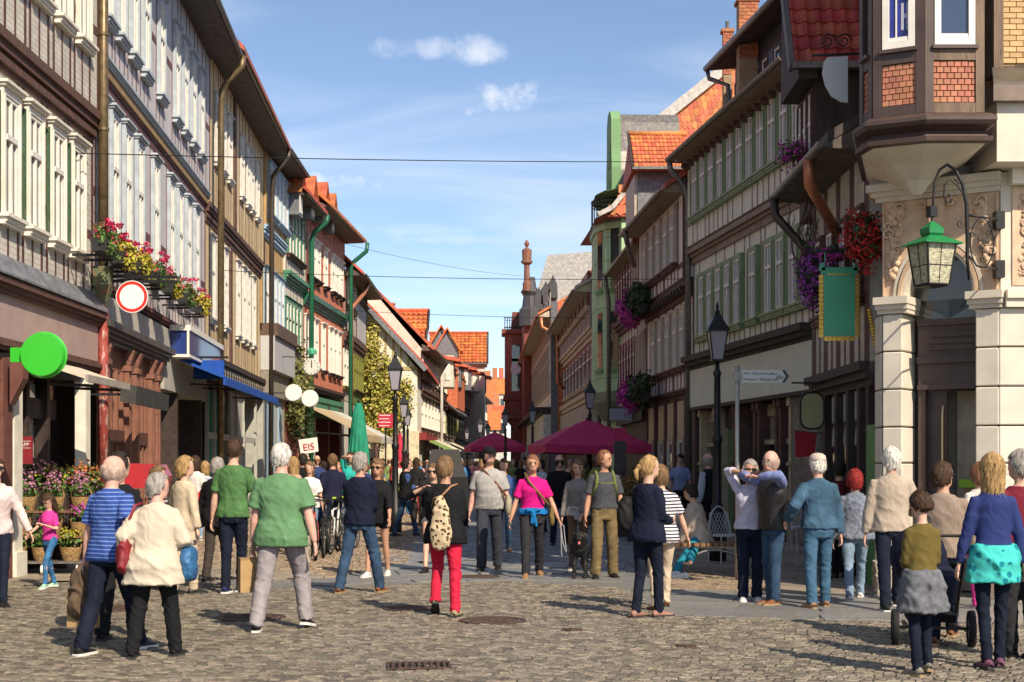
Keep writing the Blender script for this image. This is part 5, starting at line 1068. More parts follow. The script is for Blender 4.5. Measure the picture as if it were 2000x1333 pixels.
# --- mint green bow-fronted house
MINT = mat('mint_plaster', (.42, .62, .38), .75, .05, 2, .1, 60, dirt=.1); MINTD = mat('mint_deep', (.17, .32, .15), .75, .05, 2, .1)
f = FR5; h = f.root('mint_house', 'mint green house with a rounded bay, gable and roof balcony')
dS = q5a[1]; 
MB().box(0, f.L, -7, 0, 0, 11.2).build('wall', MINT, h)
bay0 = Vector((at(1164, 700, dS + 1.5).x, dS + 1.2)); zb0 = at(1170, 772, dS + 1).z; zb1 = at(1170, 445, dS + 1).z
def L2(X, Y): v = Matrix.Rotation(-f.rz, 3, 'Z') @ Vector((X - f.o.x, Y - f.o.y, 0)); return v.x, v.y
bx = bay0.x
pts = [L2(q5a[0] + .3, dS + .3), L2(bx + .95, dS + .3), L2(bx + .3, dS + .85), L2(bx, dS + 1.8), L2(bx, dS + 3.8), L2(bx + .3, dS + 4.8), L2(q5a[0] + .3, dS + 5.2)]
MB().poly([(x, y, zb0) for x, y in pts][::-1], (0, 0, zb1 - zb0)).build('bow_bay', MINT, h); cc = Vector((sum(p[0] for p in pts) / 7, sum(p[1] for p in pts) / 7))
def off(s): return [((Vector(p) - cc) * s + cc) for p in pts]
b = MB(); b.v = [(p.x * 1, p.y, zb0 - .9) for p in off(.35)] + [(p.x, p.y, zb0 - .25) for p in off(1.03)] + [(p.x, p.y, zb0 + .12) for p in off(1.05)]; b.f = [tuple(range(7))] + [(i + k * 7, (i + 1) % 7 + k * 7, (i + 1) % 7 + (k + 1) * 7, i + (k + 1) * 7) for k in range(2) for i in range(7)] + [tuple(range(20, 13, -1))]; b.build('bay_corbel', mat('grey_green_stone', (.20, .23, .17), .7), h)
for z0, z1 in ((zb0 + 1.0, zb0 + 3.0), (zb0 + 3.9, zb0 + 6.2)):
 for (pa, pb) in ((2, 3), (1, 2)):
  a = Vector((*pts[pa], 0)); c = Vector((*pts[pb], 0)); u = (c - a).normalized(); nn = Vector((u.y, -u.x, 0)); nn = nn if nn.dot(Vector((*(Vector(pts[pa]) - cc), 0))) > 0 else -nn; Lw = (c - a).length
  if Lw < .4: continue
  MB().poly([a + u * Lw * .3 + Vector((0, 0, z0)), a + u * Lw * .7 + Vector((0, 0, z0)), a + u * Lw * .7 + Vector((0, 0, z1)), a + u * Lw * .3 + Vector((0, 0, z1))], nn * .03).build('window', GLASS, h)
  MB().poly([a + u * Lw * .2 + Vector((0, 0, z0 - .2)), a + u * Lw * .8 + Vector((0, 0, z0 - .2)), a + u * Lw * .8 + Vector((0, 0, z0 - .06)), a + u * Lw * .2 + Vector((0, 0, z0 - .06))], nn * .1).build('sill', MINTD, h)
for k in range(9): z = zb0 + .6 + k * .85; b = MB(); o_ = off(1.004); b.poly([(p.x, p.y, z) for p in o_][::-1], (0, 0, .03)); b.build('course_line', MINTD, h)
b = MB(); b.poly([(p.x, p.y, zb1 - .1) for p in off(1.12)][::-1], (0, 0, .22)); b.build('bay_eave', MINT, h); b = MB(); b.poly([(p.x, p.y, zb1 + .12) for p in off(1.18)][::-1], (0, 0, .1)); b.build('gutter', ZINC, h)
# bell-shaped tiled roof flank, gable and balcony
prof = [(0, 0), (.5, .25), (.9, .75), (1.15, 1.5), (1.35, 2.3)]
x00, y00 = L2(bx + .1, dS + .2); rb = MB(); pl = []
for (a, z) in prof: pl.append((a, z))
ov = MB().poly([(-.2, y00 + .15 - a, zb1 + .2 + z) for a, z in pl] + [(-.2, y00 - 3, zb1 + 2.5), (-.2, y00 - 3, zb1 + .2)], (f.L + .3, 0, 0)).build('bell_roof', T_SCALE, h)
nr = len(prof) - 1
for j in range(nr):
 (a0, z0), (a1, z1) = prof[j], prof[j + 1]; MB().bar((-.24, y00 + .17 - a0, zb1 + .24 + z0), (-.24, y00 + .17 - a1, zb1 + .24 + z1), .3, .16).build('verge', STUC, h)
for j in range(6):
 for i in range(7):
  z = zb1 + .3 + j * .36; y_ = y00 - .35 - .18 * j - i * .28; inst('wall_tile', _win.setdefault('mint_scale', MB().poly([(-.012, -.14, .3), (-.012, -.14, .02), (-.016, 0, -.07), (-.012, .14, .02), (-.012, .14, .3)], (-.02, 0, 0)).mesh('wall_tile', T_SCALE)), h, (-.21, y_ - (.14 if j % 2 else 0), z))
gd = dS + 2.6; a = at(1187, 440, gd); 
gb = MB(); gp = [(0, 0), (0, 2.2), (.1, 2.9), (.12, 4.0), (.3, 4.35), (.55, 4.42), (.8, 4.35), (.98, 4.0), (1.0, 2.9), (1.1, 2.2), (1.1, 0)]
x1_, y1_ = L2(at(1190, 400, gd).x, gd); zb_ = zb1 + .2
gb.poly([(x1_ + p[0] * 1.6 - .8, y1_, zb_ + p[1]) for p in gp][::-1], (0, -.35, 0)); gb.build('curved_gable', MINTD, h)
gb = MB(); gb.poly([(x1_ + .08 - .8 + p[0] * 1.45, y1_ - .35, zb_ + p[1] - .1) for p in gp][::-1], (0, -2.2, 0)); gb.build('gable_back', ZINC, h)
for k in range(2): MB().box(x1_ - .4, x1_ + .4, y1_, y1_ + .03, zb_ + .6 + k * 1.7, zb_ + 1.8 + k * 1.4).build('gable_window', MINTD, h)
bl = thing('roof_balcony', 'rounded black iron balcony on the mint green bay', 'balcony', (bx + .75, dS + 2.4, zb1 + .22))
bp = [(math.cos(a) * .75 - .1, math.sin(a) * 1.0, 0) for a in np.linspace(R(70), R(290), 19)]
for z, r in ((.03, .03), (.95, .03), (.8, .02)): MB().tube([(x, y, z) for x, y, _ in bp], r, 6).build('rail', IRON, bl)
for (x, y, _) in bp: MB().box(x - .014, x + .014, y - .014, y + .014, .03, .95).build('baluster', IRON, bl)
MB().poly([(x * 1.06, y * 1.06, -.06) for x, y, _ in bp], (0, 0, .08)).build('floor', mat('balcony_floor', (.08, .08, .09), .6), bl)

# --- wine-red timber house further on
f = FR6; h = f.root('timber_house', 'wine red timber house with grey panels behind the mint house')
MAUV = mat('mauve_panel', (.26, .21, .22), .75, .1, 3, .1); ze = f.z(1165, 535, .5); n_ = 9
cols = [f.L * (i + .5) / n_ for i in range(n_)]; w_ = f.L / n_ - .4; wk = dict(casing=DRW, sash=WHITE, cw=.12, cd=.08, bars=(0, .66), sill=.1, sillmat=TAN)
zb = f.z(1130, 690); zl = f.z(1130, 785)
storey(h, f, zl, zb, .04, MAUV, None, cols, w_, (f.z(1130, 765), f.z(1130, 702)), wkw=wk); storey(h, f, zb + .3, ze, .3, MAUV, None, cols, w_, (f.z(1130, 642), f.z(1130, 588)), wkw=wk)
for c_ in cols: post(h, c_ + f.L / n_ / 2 - .02, .3, zb + .3, f.z(1130, 655), TAN, .1, .04)
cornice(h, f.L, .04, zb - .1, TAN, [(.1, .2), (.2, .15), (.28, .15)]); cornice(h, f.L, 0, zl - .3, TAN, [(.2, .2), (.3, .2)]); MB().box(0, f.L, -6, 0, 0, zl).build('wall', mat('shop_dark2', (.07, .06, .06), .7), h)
MB().box(0, f.L, 0, .25, zl - 2.3, zl - .4).build('fascia', mat('beige_fascia', (.42, .37, .31), .7), h)
eaves(h, f.L, .3, ze, .6, TAN, ZINC); roof(h, f.L, .9, ze + .05, -4.5, ze + 3, STUC, -9, wallm=STUC)
for k in range(3):
 o = inst('dormer', MB().box(-.9, .9, -3, 0, 0, 1.6).mesh('dormer', SLATE), h, (2.5 + k * 4.5, -.8, ze + .6)); MB().poly([(-1.1, .3, 1.5), (1.1, .3, 1.5), (1.1, -3, 2.6), (-1.1, -3, 2.6)], (0, 0, .1)).build('dormer_roof', T_SCALE, o); pipe(o, [(-1, .35, 1.5), (-1, .2, 1.2), (-.95, .05, .9), (-.95, .05, .2)], .08, COPPER, 'dormer_pipe'); MB().box(-.6, .6, 0, .04, .3, 1.3).build('dormer_window', WHITE, o)

# --- cream boarded house with an orange tile-hung flank
f = FR7; h = f.root('timber_house', 'cream boarded house with copper pipe and orange tile-hung flank')
ze = f.z(1062, 625, .3); zl = f.z(1062, 800); n_ = 15; CLAP = mat('cream_clapboard', (.72, .68, .60), .7, .08, 3, .5, 8, .04, stretch=(.1, 1, 3.2))
cols = [f.L * (i + .5) / n_ for i in range(n_)]; w_ = min(f.L / n_ - .5, 2.6); wk = dict(casing=TAN, sash=TAN, cw=.12, cd=.035, bars=(2, .66), sill=.04)
storey(h, f, 0, ze, 0, CLAP, None); 
for c_ in cols: window(h, c_, f.z(1060, 690), w_, 2.4, 0, pane=GLASS, **wk); window(h, c_, f.z(1060, 778), w_, 2.6, 0, pane=GLASS, **wk)
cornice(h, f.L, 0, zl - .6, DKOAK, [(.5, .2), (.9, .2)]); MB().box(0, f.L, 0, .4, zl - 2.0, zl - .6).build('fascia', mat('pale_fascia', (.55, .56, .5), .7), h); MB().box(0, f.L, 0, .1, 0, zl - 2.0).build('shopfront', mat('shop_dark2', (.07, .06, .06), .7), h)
for i in range(12): x = f.L * (i + .5) / 12; MB().tube([(x, .5, 0), (x, .5, zl - 2)], .1, 8).build('column', mat('grey_column', (.35, .37, .38), .6), h)
eaves(h, f.L, .0, ze, .7, TAN, COPPER); roof(h, f.L, .7, ze + .05, -4.5, ze + 3, T_SCALE, -9, wallm=STUC)
xw = L2b = None
o = thing('tiled_flank', 'flank wall half grey slate and half hung with orange scale tiles', 'wall', (0, q7a[1] - .04, 0))
xa, xs1, xb = q7a[0], at(1089, 700, q7a[1]).x, at(1104, 700, q7a[1]).x + .6; zt_ = at(1095, 590, q7a[1]).z; zb_ = at(1095, 800, q7a[1]).z
MB().box(xa, xs1, -.1, .0, 0, zt_).build('slate_part', SLATE, o); MB().box(xs1, xb, -.06, 0, zb_ - 3, zt_).build('tile_backing', T_SCALE, o)
nr = 16
for j in range(nr): 
 z = zb_ + (zt_ - zb_) * j / nr; tile_field(o, (xs1 + .0, -.07, z), (xb - xs1, 0, 0), (0, 0, (zt_ - zb_) / nr), 2, 1, T_SCALE, 'scale', name='wall_tile')
pp = thing('downpipe', 'copper rain pipe crossing the slate and orange tiled flank', 'downpipe', (0, q7a[1] - .2, 0)); a, b_, c_, d_ = at(1056, 618, q7a[1]), at(1058, 640, q7a[1]), at(1088, 655, q7a[1]), at(1089, 750, q7a[1]); e_ = at(1105, 762, q7a[1])
pipe(pp, [(p_.x, 0, p_.z) for p_ in (a, b_, c_, d_, e_)], .1, COPPER)

# --- red sandstone building with corner oriel and iron crown
M_SAND = mat('red_sandstone', (.20, .062, .045), .75, .2, 4, .4, 30); ds = q7b[1]
a, b_ = at(986, 700, ds), at(1024, 700, ds); h = thing('sandstone_building', 'dark red sandstone building with a corner oriel and iron balcony', 'building', (0, ds, 0)); zt_ = at(1000, 645, ds).z; z0 = at(1000, 860, ds).z
MB().box(a.x + .6, b_.x + 9, .6, 14, 0, zt_ + 1.5).build('wall', M_SAND, h)
MB().poly([(a.x, .5, z0 + 1.8), (a.x + .5, 0, z0 + 1.8), (b_.x, 0, z0 + 1.8), (b_.x, 3, z0 + 1.8), (a.x, 3, z0 + 1.8)], (0, 0, zt_ - z0 - 1.8)).build('oriel', M_SAND, h)
MB().poly([(a.x, .5, z0 + 1.8), (a.x + .5, 0, z0 + 1.8), (b_.x, 0, z0 + 1.8), (b_.x, 0, z0 - 1.5), (a.x + 1.0, .3, z0 + .6)], (0, 2.5, 0)).build('oriel_corbel', M_SAND, h)
for z, o_ in ((zt_ - .3, .25), (z0 + 3.2, .12), (z0 + 1.7, .2)): MB().box(a.x - o_, b_.x + .1, -o_, 3, z, z + .35).build('string_course', M_SAND, h)
MB().box(a.x + .55, b_.x - .35, -.05, .02, z0 + 3.9, z0 + 6.5).build('window', GLASS_DK, h); MB().box(a.x + .55, b_.x - .35, -.05, .02, zt_ - 2.5, zt_ - 1.2).build('window', GLASS, h)
MB().lathe([(.42, -.03), (.42, .03)], 20).xf(Matrix.Rotation(R(90), 4, 'X')).build('round_plate', mat('lamp_white', (.6, .58, .65), .5), h, loc=((a.x + b_.x) / 2 + .1, -.1, at(1000, 722, ds).z))
for i in range(9): x = a.x + i * (b_.x - a.x) / 8; MB().box(x - .03, x + .03, 0, .05, zt_ + .05, zt_ + 1.0).build('baluster', IRON, h)
for z in (.15, .95): MB().box(a.x - .1, b_.x, 0, .06, zt_ + z, zt_ + z + .06).build('balcony_rail', IRON, h)
b = MB()
for i in range(8):
 x = a.x + .1 + i * (b_.x - a.x) / 8; b.tube([(x + .12 * math.cos(t) , 0, zt_ + .5 + .3 * math.sin(t)) for t in np.linspace(0, 6.28, 9)], .02, 5)
b.build('balcony_scrolls', IRON, h)
ds2 = 104.0; s0 = at(1029, 470, ds2); mh = thing('mansard_house', 'pale slate mansard roof with a sandstone finial at its corner', 'house', (0, ds2, 0))
MB().lathe([(.3, 0), (.3, .6), (.22, .7), (.2, 1.9), (.42, 2.05), (.42, 2.2), (.33, 2.25), (.36, 3.0), (.2, 3.1), (.08, 3.2), (.2, 3.45), (.08, 3.7)], 8, (s0.x, 0, s0.z - 3.7)).build('finial', mat('sandstone_light', (.22, .10, .065), .7), mh)
xm1 = at(1170, 600, ds2).x; zm = at(1060, 610, ds2).z; zt2 = at(1100, 490, ds2).z
MB().box(s0.x - .2, xm1, .2, 9, 0, zm).build('wall', M_SAND, mh); MB().lathe([(.8, -1), (.8, .2), (.6, .4), (.5, 1.2), (.7, 1.5), (.45, 1.9), (.35, 2.6), (.3, s0.z - 3.6 - zm)], 8, (s0.x + .25, .4, zm)).build('dark_turret', mat('dark_zinc', (.06, .06, .065), .5), mh)
MB().poly([(s0.x + .3, .2, zm), (xm1, .2, zm), (xm1, 2.2, zt2 + .3), (s0.x + 1.6, 2.2, zt2)], (0, 5, 0)).build('mansard', mat('muted_slate', (.30, .29, .275), .65, .25, 5, .4, 20), mh)
for k in range(3): a = at(1052 + k * 14, 585 - k * 12, ds2); MB().poly([(a.x - .35, -.1, a.z - .8), (a.x + .35, -.1, a.z - .8), (a.x + .3, -.1, a.z + .2), (a.x, -.1, a.z + .9), (a.x - .3, -.1, a.z + .2)], (0, 1.5, 0)).build('mansard_dormer', mat('dark_zinc', (.06, .06, .065), .5), mh)
# ================================================================== houses further down the street
def far_front(name, label, A, B, zs, ze, infill, timber, casing, nwin, roofm, rise=3.0, back=7, top=None):
 """a distant street front on the left: storeys given as (z0, z1, window sill, window head)"""
 f = Facade(A, B, 'L'); h = f.root(name, label)
 for k, (z0, z1, s0, s1) in enumerate(zs):
  cols = [f.L * (i + .5) / nwin for i in range(nwin)]; w_ = f.L / nwin * .5
  storey(h, f, z0, z1, .12 * k, infill, None, cols, w_, (s0, s1), wkw=dict(casing=casing, sash=WHITE, cw=.14, cd=.1, bars=(1, .6), sill=.12, sillmat=timber))
  for i in range(nwin + 1): post(h, min(max(f.L * i / nwin, .12), f.L - .12), .12 * k, z0, z1, timber, .2, .05)
  if k: cornice(h, f.L, .12 * k, z0 - .15, timber, [(.1, .2), (.18, .15)])
 MB().box(0, f.L, -6, 0, 0, zs[0][0]).build('wall', infill, h)
 eaves(h, f.L, .12 * len(zs), ze, .6, SOFFIT, ZINC); roof(h, f.L, .12 * len(zs) + .6, ze, -back / 2, ze + rise, roofm, -back, wallm=infill); return f, h
e0 = (-4.55, 83.0)
PLW = mat('pale_infill', (.62, .58, .49), .8, .08, 2, .1); GREYW = mat('grey_infill', (.52, .50, .45), .8, .08, 2, .1)
pA = line_to(e0, .04, 868); pB = line_to(pA, .04, 905); pC = line_to(pB, .04, 930); pD = line_to(pC, .04, 948)
f8, h8 = far_front('timber_house', 'grey-white timber house with pale rain pipe down the street', e0, pA, [(2.9, 5.6, 3.7, 5.1), (5.8, 8.2, 6.5, 7.8)], 8.2, PLW, OAKV, CREAM, 8, T_RED, 4.5)
pipe(h8, [(f8.L * .42, .9, 8.2), (f8.L * .42, .6, 7.6), (f8.L * .42, .45, 7.3), (f8.L * .42, .45, 2)], .1, WHITE)
f9, h9 = far_front('timber_house', 'timber house with orange tile-clad bay down the street', pA, pB, [(3.0, 5.4, 3.6, 5.0), (5.6, 8.0, 6.1, 7.6)], 8.0, GREYW, DKOAK, OLV, 7, T_RED, 4)
MB().box(f9.L * .55, f9.L * .98, .0, .9, 5.6, 8.4).build('tile_bay', T_SCALE, h9); MB().poly([(f9.L * .5, 1.1, 5.2), (f9.L, 1.1, 5.2), (f9.L, .2, 5.9), (f9.L * .5, .2, 5.9)], (0, 0, .12)).build('bay_pent', SLATE, h9)
f10, h10 = far_front('timber_house', 'far timber house with pink and white windows', pB, pC, [(3.0, 5.6, 3.5, 5.3), (5.9, 8.4, 6.4, 8.0)], 8.4, PLW, OAKV, mat('pink_casing', (.5, .2, .18), .6), 8, T_RED, 4)
f11, h11 = far_front('timber_house', 'farthest yellow and white timber house on the left', pC, pD, [(3.0, 5.6, 3.5, 5.3), (5.9, 8.4, 6.4, 8.0)], 8.4, mat('yellow_infill', (.55, .42, .2), .8), OAKV, CREAM, 8, T_RED, 4)
# big pantiled roofs that face down the street, ribbed courses as geometry
def face_roof(name, label, px0, px1, ytop, ybot, d, mt, under=None, wall=None):
 a, b = at(px0, ybot, d), at(px1, ytop, d); o = thing(name, label, 'roof', (0, d, 0)); dp_ = (b.z - a.z) * 1.1
 MB().add([(a.x, 0, a.z), (b.x, 0, a.z), (b.x, dp_, b.z), (a.x, dp_, b.z), (a.x, 2 * dp_, a.z), (b.x, 2 * dp_, a.z)], [(0, 1, 2, 3), (3, 2, 5, 4), (1, 5, 2), (0, 3, 4), (0, 4, 5, 1)]).build('roof_body', mt, o)
 nu, nv = int((b.x - a.x) / .34), max(4, int((b.z - a.z) * 1.5 / .42)); m = MB(); V = Vector((0, dp_, b.z - a.z)); N = Vector((0, -(b.z - a.z), dp_)).normalized()
 for j in range(nv):
  for i in range(nu):
   x0, x1 = a.x + (b.x - a.x) * i / nu, a.x + (b.x - a.x) * (i + 1) / nu; p0 = V * (j / nv); p1 = V * ((j + 1) / nv)
   q = [Vector((x0, 0, a.z)) + p0 + N * .09, Vector(((x0 * .6 + x1 * .4), 0, a.z)) + p0 + N * .16, Vector((x1, 0, a.z)) + p0 + N * .05, Vector((x1, 0, a.z)) + p1 + N * .01, Vector(((x0 * .6 + x1 * .4), 0, a.z)) + p1 + N * .08, Vector((x0, 0, a.z)) + p1 + N * .03]
   m.add(q, [(0, 1, 4, 5), (1, 2, 3, 4)])
 tag(m.build('tile_courses', mt, o), kind='stuff'); MB().tube([(a.x - .1, dp_, b.z + .12), (b.x + .1, dp_, b.z + .12)], .14, 6).build('ridge', mt, o)
 MB().box(a.x, b.x, -.12, 0, a.z - .12, a.z + .02).build('gutter', ZINC, o); MB().bar((b.x + .08, -.1, a.z), (b.x + .08, dp_, b.z + .1), .12, .3).build('barge_board', DKOAK, o)
 if wall: MB().box(a.x + .3, b.x - .2, .3, 2 * dp_ - .3, 2, a.z).build('wall', wall, o)
 return o
T_OR = mat('bright_orange_tile', (.56, .16, .05), .65, .2, 3, .3, 30, isl=.22, hue=.015)
face_roof('tiled_roof', 'orange pantile roof with a chimney above the white gable house', 722, 834, 606, 641, 97, T_OR)
face_roof('tiled_roof', 'lower strip of orange pantiles above the grey slate wall', 733, 830, 643, 674, 93, T_OR, wall=SLATE)
face_roof('tiled_roof', 'broad far orange pantile roof with two small gablets', 836, 951, 647, 709, 128, T_OR, wall=PLW)
c = at(762, 606, 100); o = thing('chimney', 'stubby orange chimney on the pantile roof', 'chimney', (c.x, 100, c.z - .8)); MB().box(-.28, .28, 0, .5, 0, 1.2).build('stack', M_CH, o); MB().box(-.33, .33, -.05, .55, 1.2, 1.32).build('cap', M_CH, o)
for k, (px, py) in enumerate(((862, 672), (874, 678))):
 c = at(px, py, 124); o = thing('roof_gablet', ('larger', 'smaller')[k] + ' pointed orange gablet on the far roof', 'dormer', (c.x, 124 - k * .4, c.z)); MB().poly([(-.9, 0, -2), (.9, 0, -2), (.9, 0, -.2), (0, 0, 1.3), (-.9, 0, -.2)], (0, 4, 0)).build('front', SLATE, o); MB().poly([(-1.1, -.3, -.4), (0, -.3, 1.5), (0, -.3, 1.7), (-1.3, -.3, -.4)], (0, 4, 0)).poly([(1.1, -.3, -.4), (1.3, -.3, -.4), (0, -.3, 1.7), (0, -.3, 1.5)], (0, 4, 0)).build('roof', T_OR, o)
# dormers on the grey timber house
for k, (px, py, w, hh, m_) in enumerate(((860, 712, 1.6, 1.5, PLW), (880, 722, 1.4, 1.3, SLATE), (898, 728, 1.6, 1.4, SLATE), (915, 735, 1.6, 1.3, PLW), (932, 742, 1.5, 1.2, SLATE))):
 d_ = 95 + k * 9; c = at(px, py, d_); o = thing('roof_dormer', ('cream', 'first slate', 'second slate', 'small cream', 'farthest slate')[k] + ' dormer above the far timber fronts', 'dormer', (c.x, d_, c.z)); w *= .55; MB().box(-w, w, 0, 3, -hh, hh * .4).build('body', m_, o); MB().poly([(-w - .3, -.3, hh * .4), (w + .5, -.3, hh * .1), (w + .5, -.3, hh * .25), (-w - .3, -.3, hh * .55)], (0, 3, 0)).build('roof', T_RED, o)
 for i in range(3): MB().box(-w * .7 + i * w * .55, -w * .7 + i * w * .55 + w * .35, -.05, 0, -hh * .7, hh * .2).build('window', WHITE, o)
# roofs and fronts that close the street
for k, (px0, px1, y0, y1, d_, lab) in enumerate(((946, 968, 742, 790, 215, 'far steep orange roof at the end of the street'), (958, 986, 735, 770, 235, 'far orange roof with twin chimneys at the street end'), (962, 986, 790, 815, 190, 'low orange roof beside the sandstone oriel'), (948, 975, 800, 840, 175, 'pale far house front closing the street'))):
 a, b = at(px0, y1, d_), at(px1, y0, d_); o = thing('far_house', lab, 'house', (0, d_, 0)); MB().box(a.x, b.x, 0, 8, 0, a.z).build('wall', (PLW, CRM, GREYW, CRM)[k], o)
 MB().add([(a.x - .2, -.3, a.z), (b.x + .2, -.3, a.z), (b.x + .2, 4, b.z), (a.x - .2, 4, b.z), (a.x - .2, 8, a.z), (b.x + .2, 8, a.z)], [(0, 1, 2, 3), (3, 2, 5, 4), (1, 5, 2), (0, 3, 4)]).build('roof', T_OR, o)
 for i in range(3): x = a.x + (b.x - a.x) * (i + .5) / 3; MB().box(x - .3, x + .3, -.05, 0, a.z - 2.2, a.z - .8).build('window', GLASS, o)
 for i in range(2 if k == 1 else 1): x = a.x + (b.x - a.x) * (.3 + .45 * i); MB().box(x - .4, x + .4, 3.5, 4.3, b.z - .5, b.z + 1.6).build('chimney', M_CH, o)
# shop awnings and boards on the far left fronts
for k, (t0, t1, F_, m_, lab) in enumerate(((.25, .6, f8, mat('awning_cream', (.6, .56, .45), .8), 'cream awning below the grey-white far house'), (.65, .98, f8, mat('awning_green', (.2, .3, .08), .8), 'olive green awning down the street'), (.1, .7, f9, mat('awning_cream', (.6, .56, .45), .8), 'long cream awning below the tile-clad bay'), (.2, .8, f10, mat('awning_grey', (.4, .38, .36), .8), 'grey awning below the far pink windows'))):
 o = thing('shop_awning', lab, 'awning', (F_.o.x, F_.o.y, 0), F_.rz); MB().poly([(F_.L * t0, 0, 3.1), (F_.L * t0, 1.8, 2.3), (F_.L * t0, 1.8, 2.36), (F_.L * t0, 0, 3.2)], (F_.L * (t1 - t0), 0, 0)).build('cloth', m_, o); MB().box(F_.L * t0, F_.L * t1, 1.76, 1.82, 2.1, 2.34).build('valance', m_, o); MB().bar((F_.L * t0 + .2, 0, 2.4), (F_.L * t0 + .2, 1.8, 2.3), .05, .05).bar((F_.L * t1 - .2, 0, 2.4), (F_.L * t1 - .2, 1.8, 2.3), .05, .05).build('arm', IRON, o)
# ================================================================== street furniture
LAMPG = glass_mat('lamp_glass', (.34, .33, .38), .25, .5)
def street_lamp(p, H, label, group=None):
 o = thing('street_lamp', label, 'street lamp', (p[0], p[1], 0)); k = H / 4.2
 MB().lathe([(.15, 0), (.15, .5), (.12, .55), (.10, .9), (.075, .95), (.068, 1.9), (.085, 1.95), (.085, 2.02), (.06, 2.07), (.052, 3.0), (.075, 3.05), (.04, 3.12), (.03, 3.28)], 12).xf(Matrix.Scale(k, 4)).build('post', IRON, o, True)
 z0, z1 = 3.28, 3.74; r0, r1 = .12, .205; b = MB(); g = []
 for i in range(4):
  a0, a1 = math.pi / 4 + i * math.pi / 2, math.pi / 4 + (i + 1) * math.pi / 2; p0, p1, p2, p3 = [(r * math.cos(a), r * math.sin(a), z) for r, a, z in ((r0, a0, z0), (r0, a1, z0), (r1, a1, z1), (r1, a0, z1))]
  b.bar(p0, p3, .022, .022); g.append(MB().add([Vector(q) * 1 for q in (p0, p1, p2, p3)], [(0, 1, 2, 3)]))
 b.lathe([(r0 + .02, z0 - .03), (r0 + .02, z0)], 4, ph=math.pi / 4); b.xf(Matrix.Scale(k, 4)).build('lantern_frame', IRON, o)
 for q in g: q.xf(Matrix.Scale(k, 4)).build('pane', LAMPG, o)
 MB().lathe([(.25, 3.73), (.25, 3.76), (.12, 3.92), (.10, 3.98), (.05, 4.02)], 4, ph=math.pi / 4).lathe([(.03, 4.0), (.045, 4.05), (.02, 4.1), (.03, 4.13), (.005, 4.22)], 8).xf(Matrix.Scale(k, 4)).build('lantern_roof', IRON, o); return o
for px, top_, lab in ((1401, 592, 'black street lamp beside the direction sign'), (772, 683, 'black street lamp beyond the man in the navy sweater'), (1152, 738, 'black street lamp in front of the large parasol'), (789, 765, 'slim lamp behind the first left lamp, before the red leaflet stand'), (796, 790, 'lower lamp half hidden behind two others on the left'), (1040, 782, 'lamp beside the column front on the right'), (987, 790, 'lamp in front of the far parasol'), (938, 812, 'small lamp left of the far parasol'), (953, 822, 'small lamp behind the far parasol'), (912, 832, 'tiny lamp before the far left house fronts')):
 d = 2.62 * FPX / (HOR - top_); street_lamp(((px - VPX) / FPX * d, d), 4.22, lab)
# --- parasols
M_WINE = cloth_wine = mat('wine_canvas', (.48, .03, .115), .8, .12, 4, .25, 30, .01)
def parasol(c, w, z0, z1, label):
 o = thing('parasol', label, 'parasol', (c[0], c[1], 0), R(8)); h = w / 2; n = 6; b = MB()
 def P_(u, v):
  m = max(abs(u), abs(v)); return (u * h, v * h, z1 - (z1 - z0) * (m ** 1.15) - .04 * (1 - abs(abs(u) - abs(v)) / max(m, 1e-3)) * 0 - (.10 * m * (abs(u) / max(m, .01)) * (abs(v) / max(m, .01)) - .10 * m) * -.6)
 N_ = 12
 for i in range(N_ + 1):
  for j in range(N_ + 1): b.v.append(P_(-1 + 2 * i / N_, -1 + 2 * j / N_))
 for i in range(N_):
  for j in range(N_): a = i * (N_ + 1) + j; b.f.append((a, a + N_ + 1, a + N_ + 2, a + 1))
 b.build('canopy', M_WINE, o)
 v = MB(); per = [(-1 + 2 * t / N_, -1) for t in range(N_)] + [(1, -1 + 2 * t / N_) for t in range(N_)] + [(1 - 2 * t / N_, 1) for t in range(N_)] + [(-1, 1 - 2 * t / N_) for t in range(N_)]
 for a, c_ in zip(per, per[1:] + per[:1]): p, q = P_(*a), P_(*c_); v.add([p, q, (q[0] * 1.004, q[1] * 1.004, q[2] - .24), (p[0] * 1.004, p[1] * 1.004, p[2] - .24)], [(0, 1, 2, 3)])
 v.build('valance', M_WINE, o); MB().tube([(0, 0, 0), (0, 0, z1 - .05)], .045).build('pole', IRON, o); MB().lathe([(.4, 0), (.4, .08), (.1, .12)], 4, ph=.78).build('base', ZINC, o)
 MB().ball((0, 0, z1), .07).build('cap', IRON, o)
 for sx, sy in ((1, 1), (1, -1), (-1, 1), (-1, -1)): MB().bar((0, 0, z0 - .1), P_(sx * .97, sy * .97)[:2] + (z0 - .02,), .04, .04).build('rib', IRON, o)
 return o
d = 41.0; c = at(1151, 870, d); parasol((c.x, d + .6), 3.05, at(0, 868, d).z, at(0, 818, d).z, 'large wine red parasol over the cafe terrace'); d = 66.0; c = at(966, 870, d); parasol((c.x, d), 2.55, at(0, 868, d).z - .1, at(0, 848, d).z + .1, 'smaller wine red parasol further down the street')
o = thing('closed_parasol', 'closed green parasol standing beside the awnings', 'parasol', (*at(700, 800, 43).xy, 0)); b = MB(); n = 28
for (z, r) in ((1.0, .25), (1.3, .30), (1.9, .30), (2.6, .24), (3.1, .17), (3.4, .10), (3.42, .04)):
 for k in range(n): a = 2 * math.pi * k / n; rr = r * (1 + .22 * math.cos(k * math.pi + z * .6) * (z < 3.3)); b.v.append((rr * math.cos(a), rr * math.sin(a), z))
for i in range(6):
 for k in range(n): b.f.append((i * n + k, i * n + (k + 1) % n, (i + 1) * n + (k + 1) % n, (i + 1) * n + k))
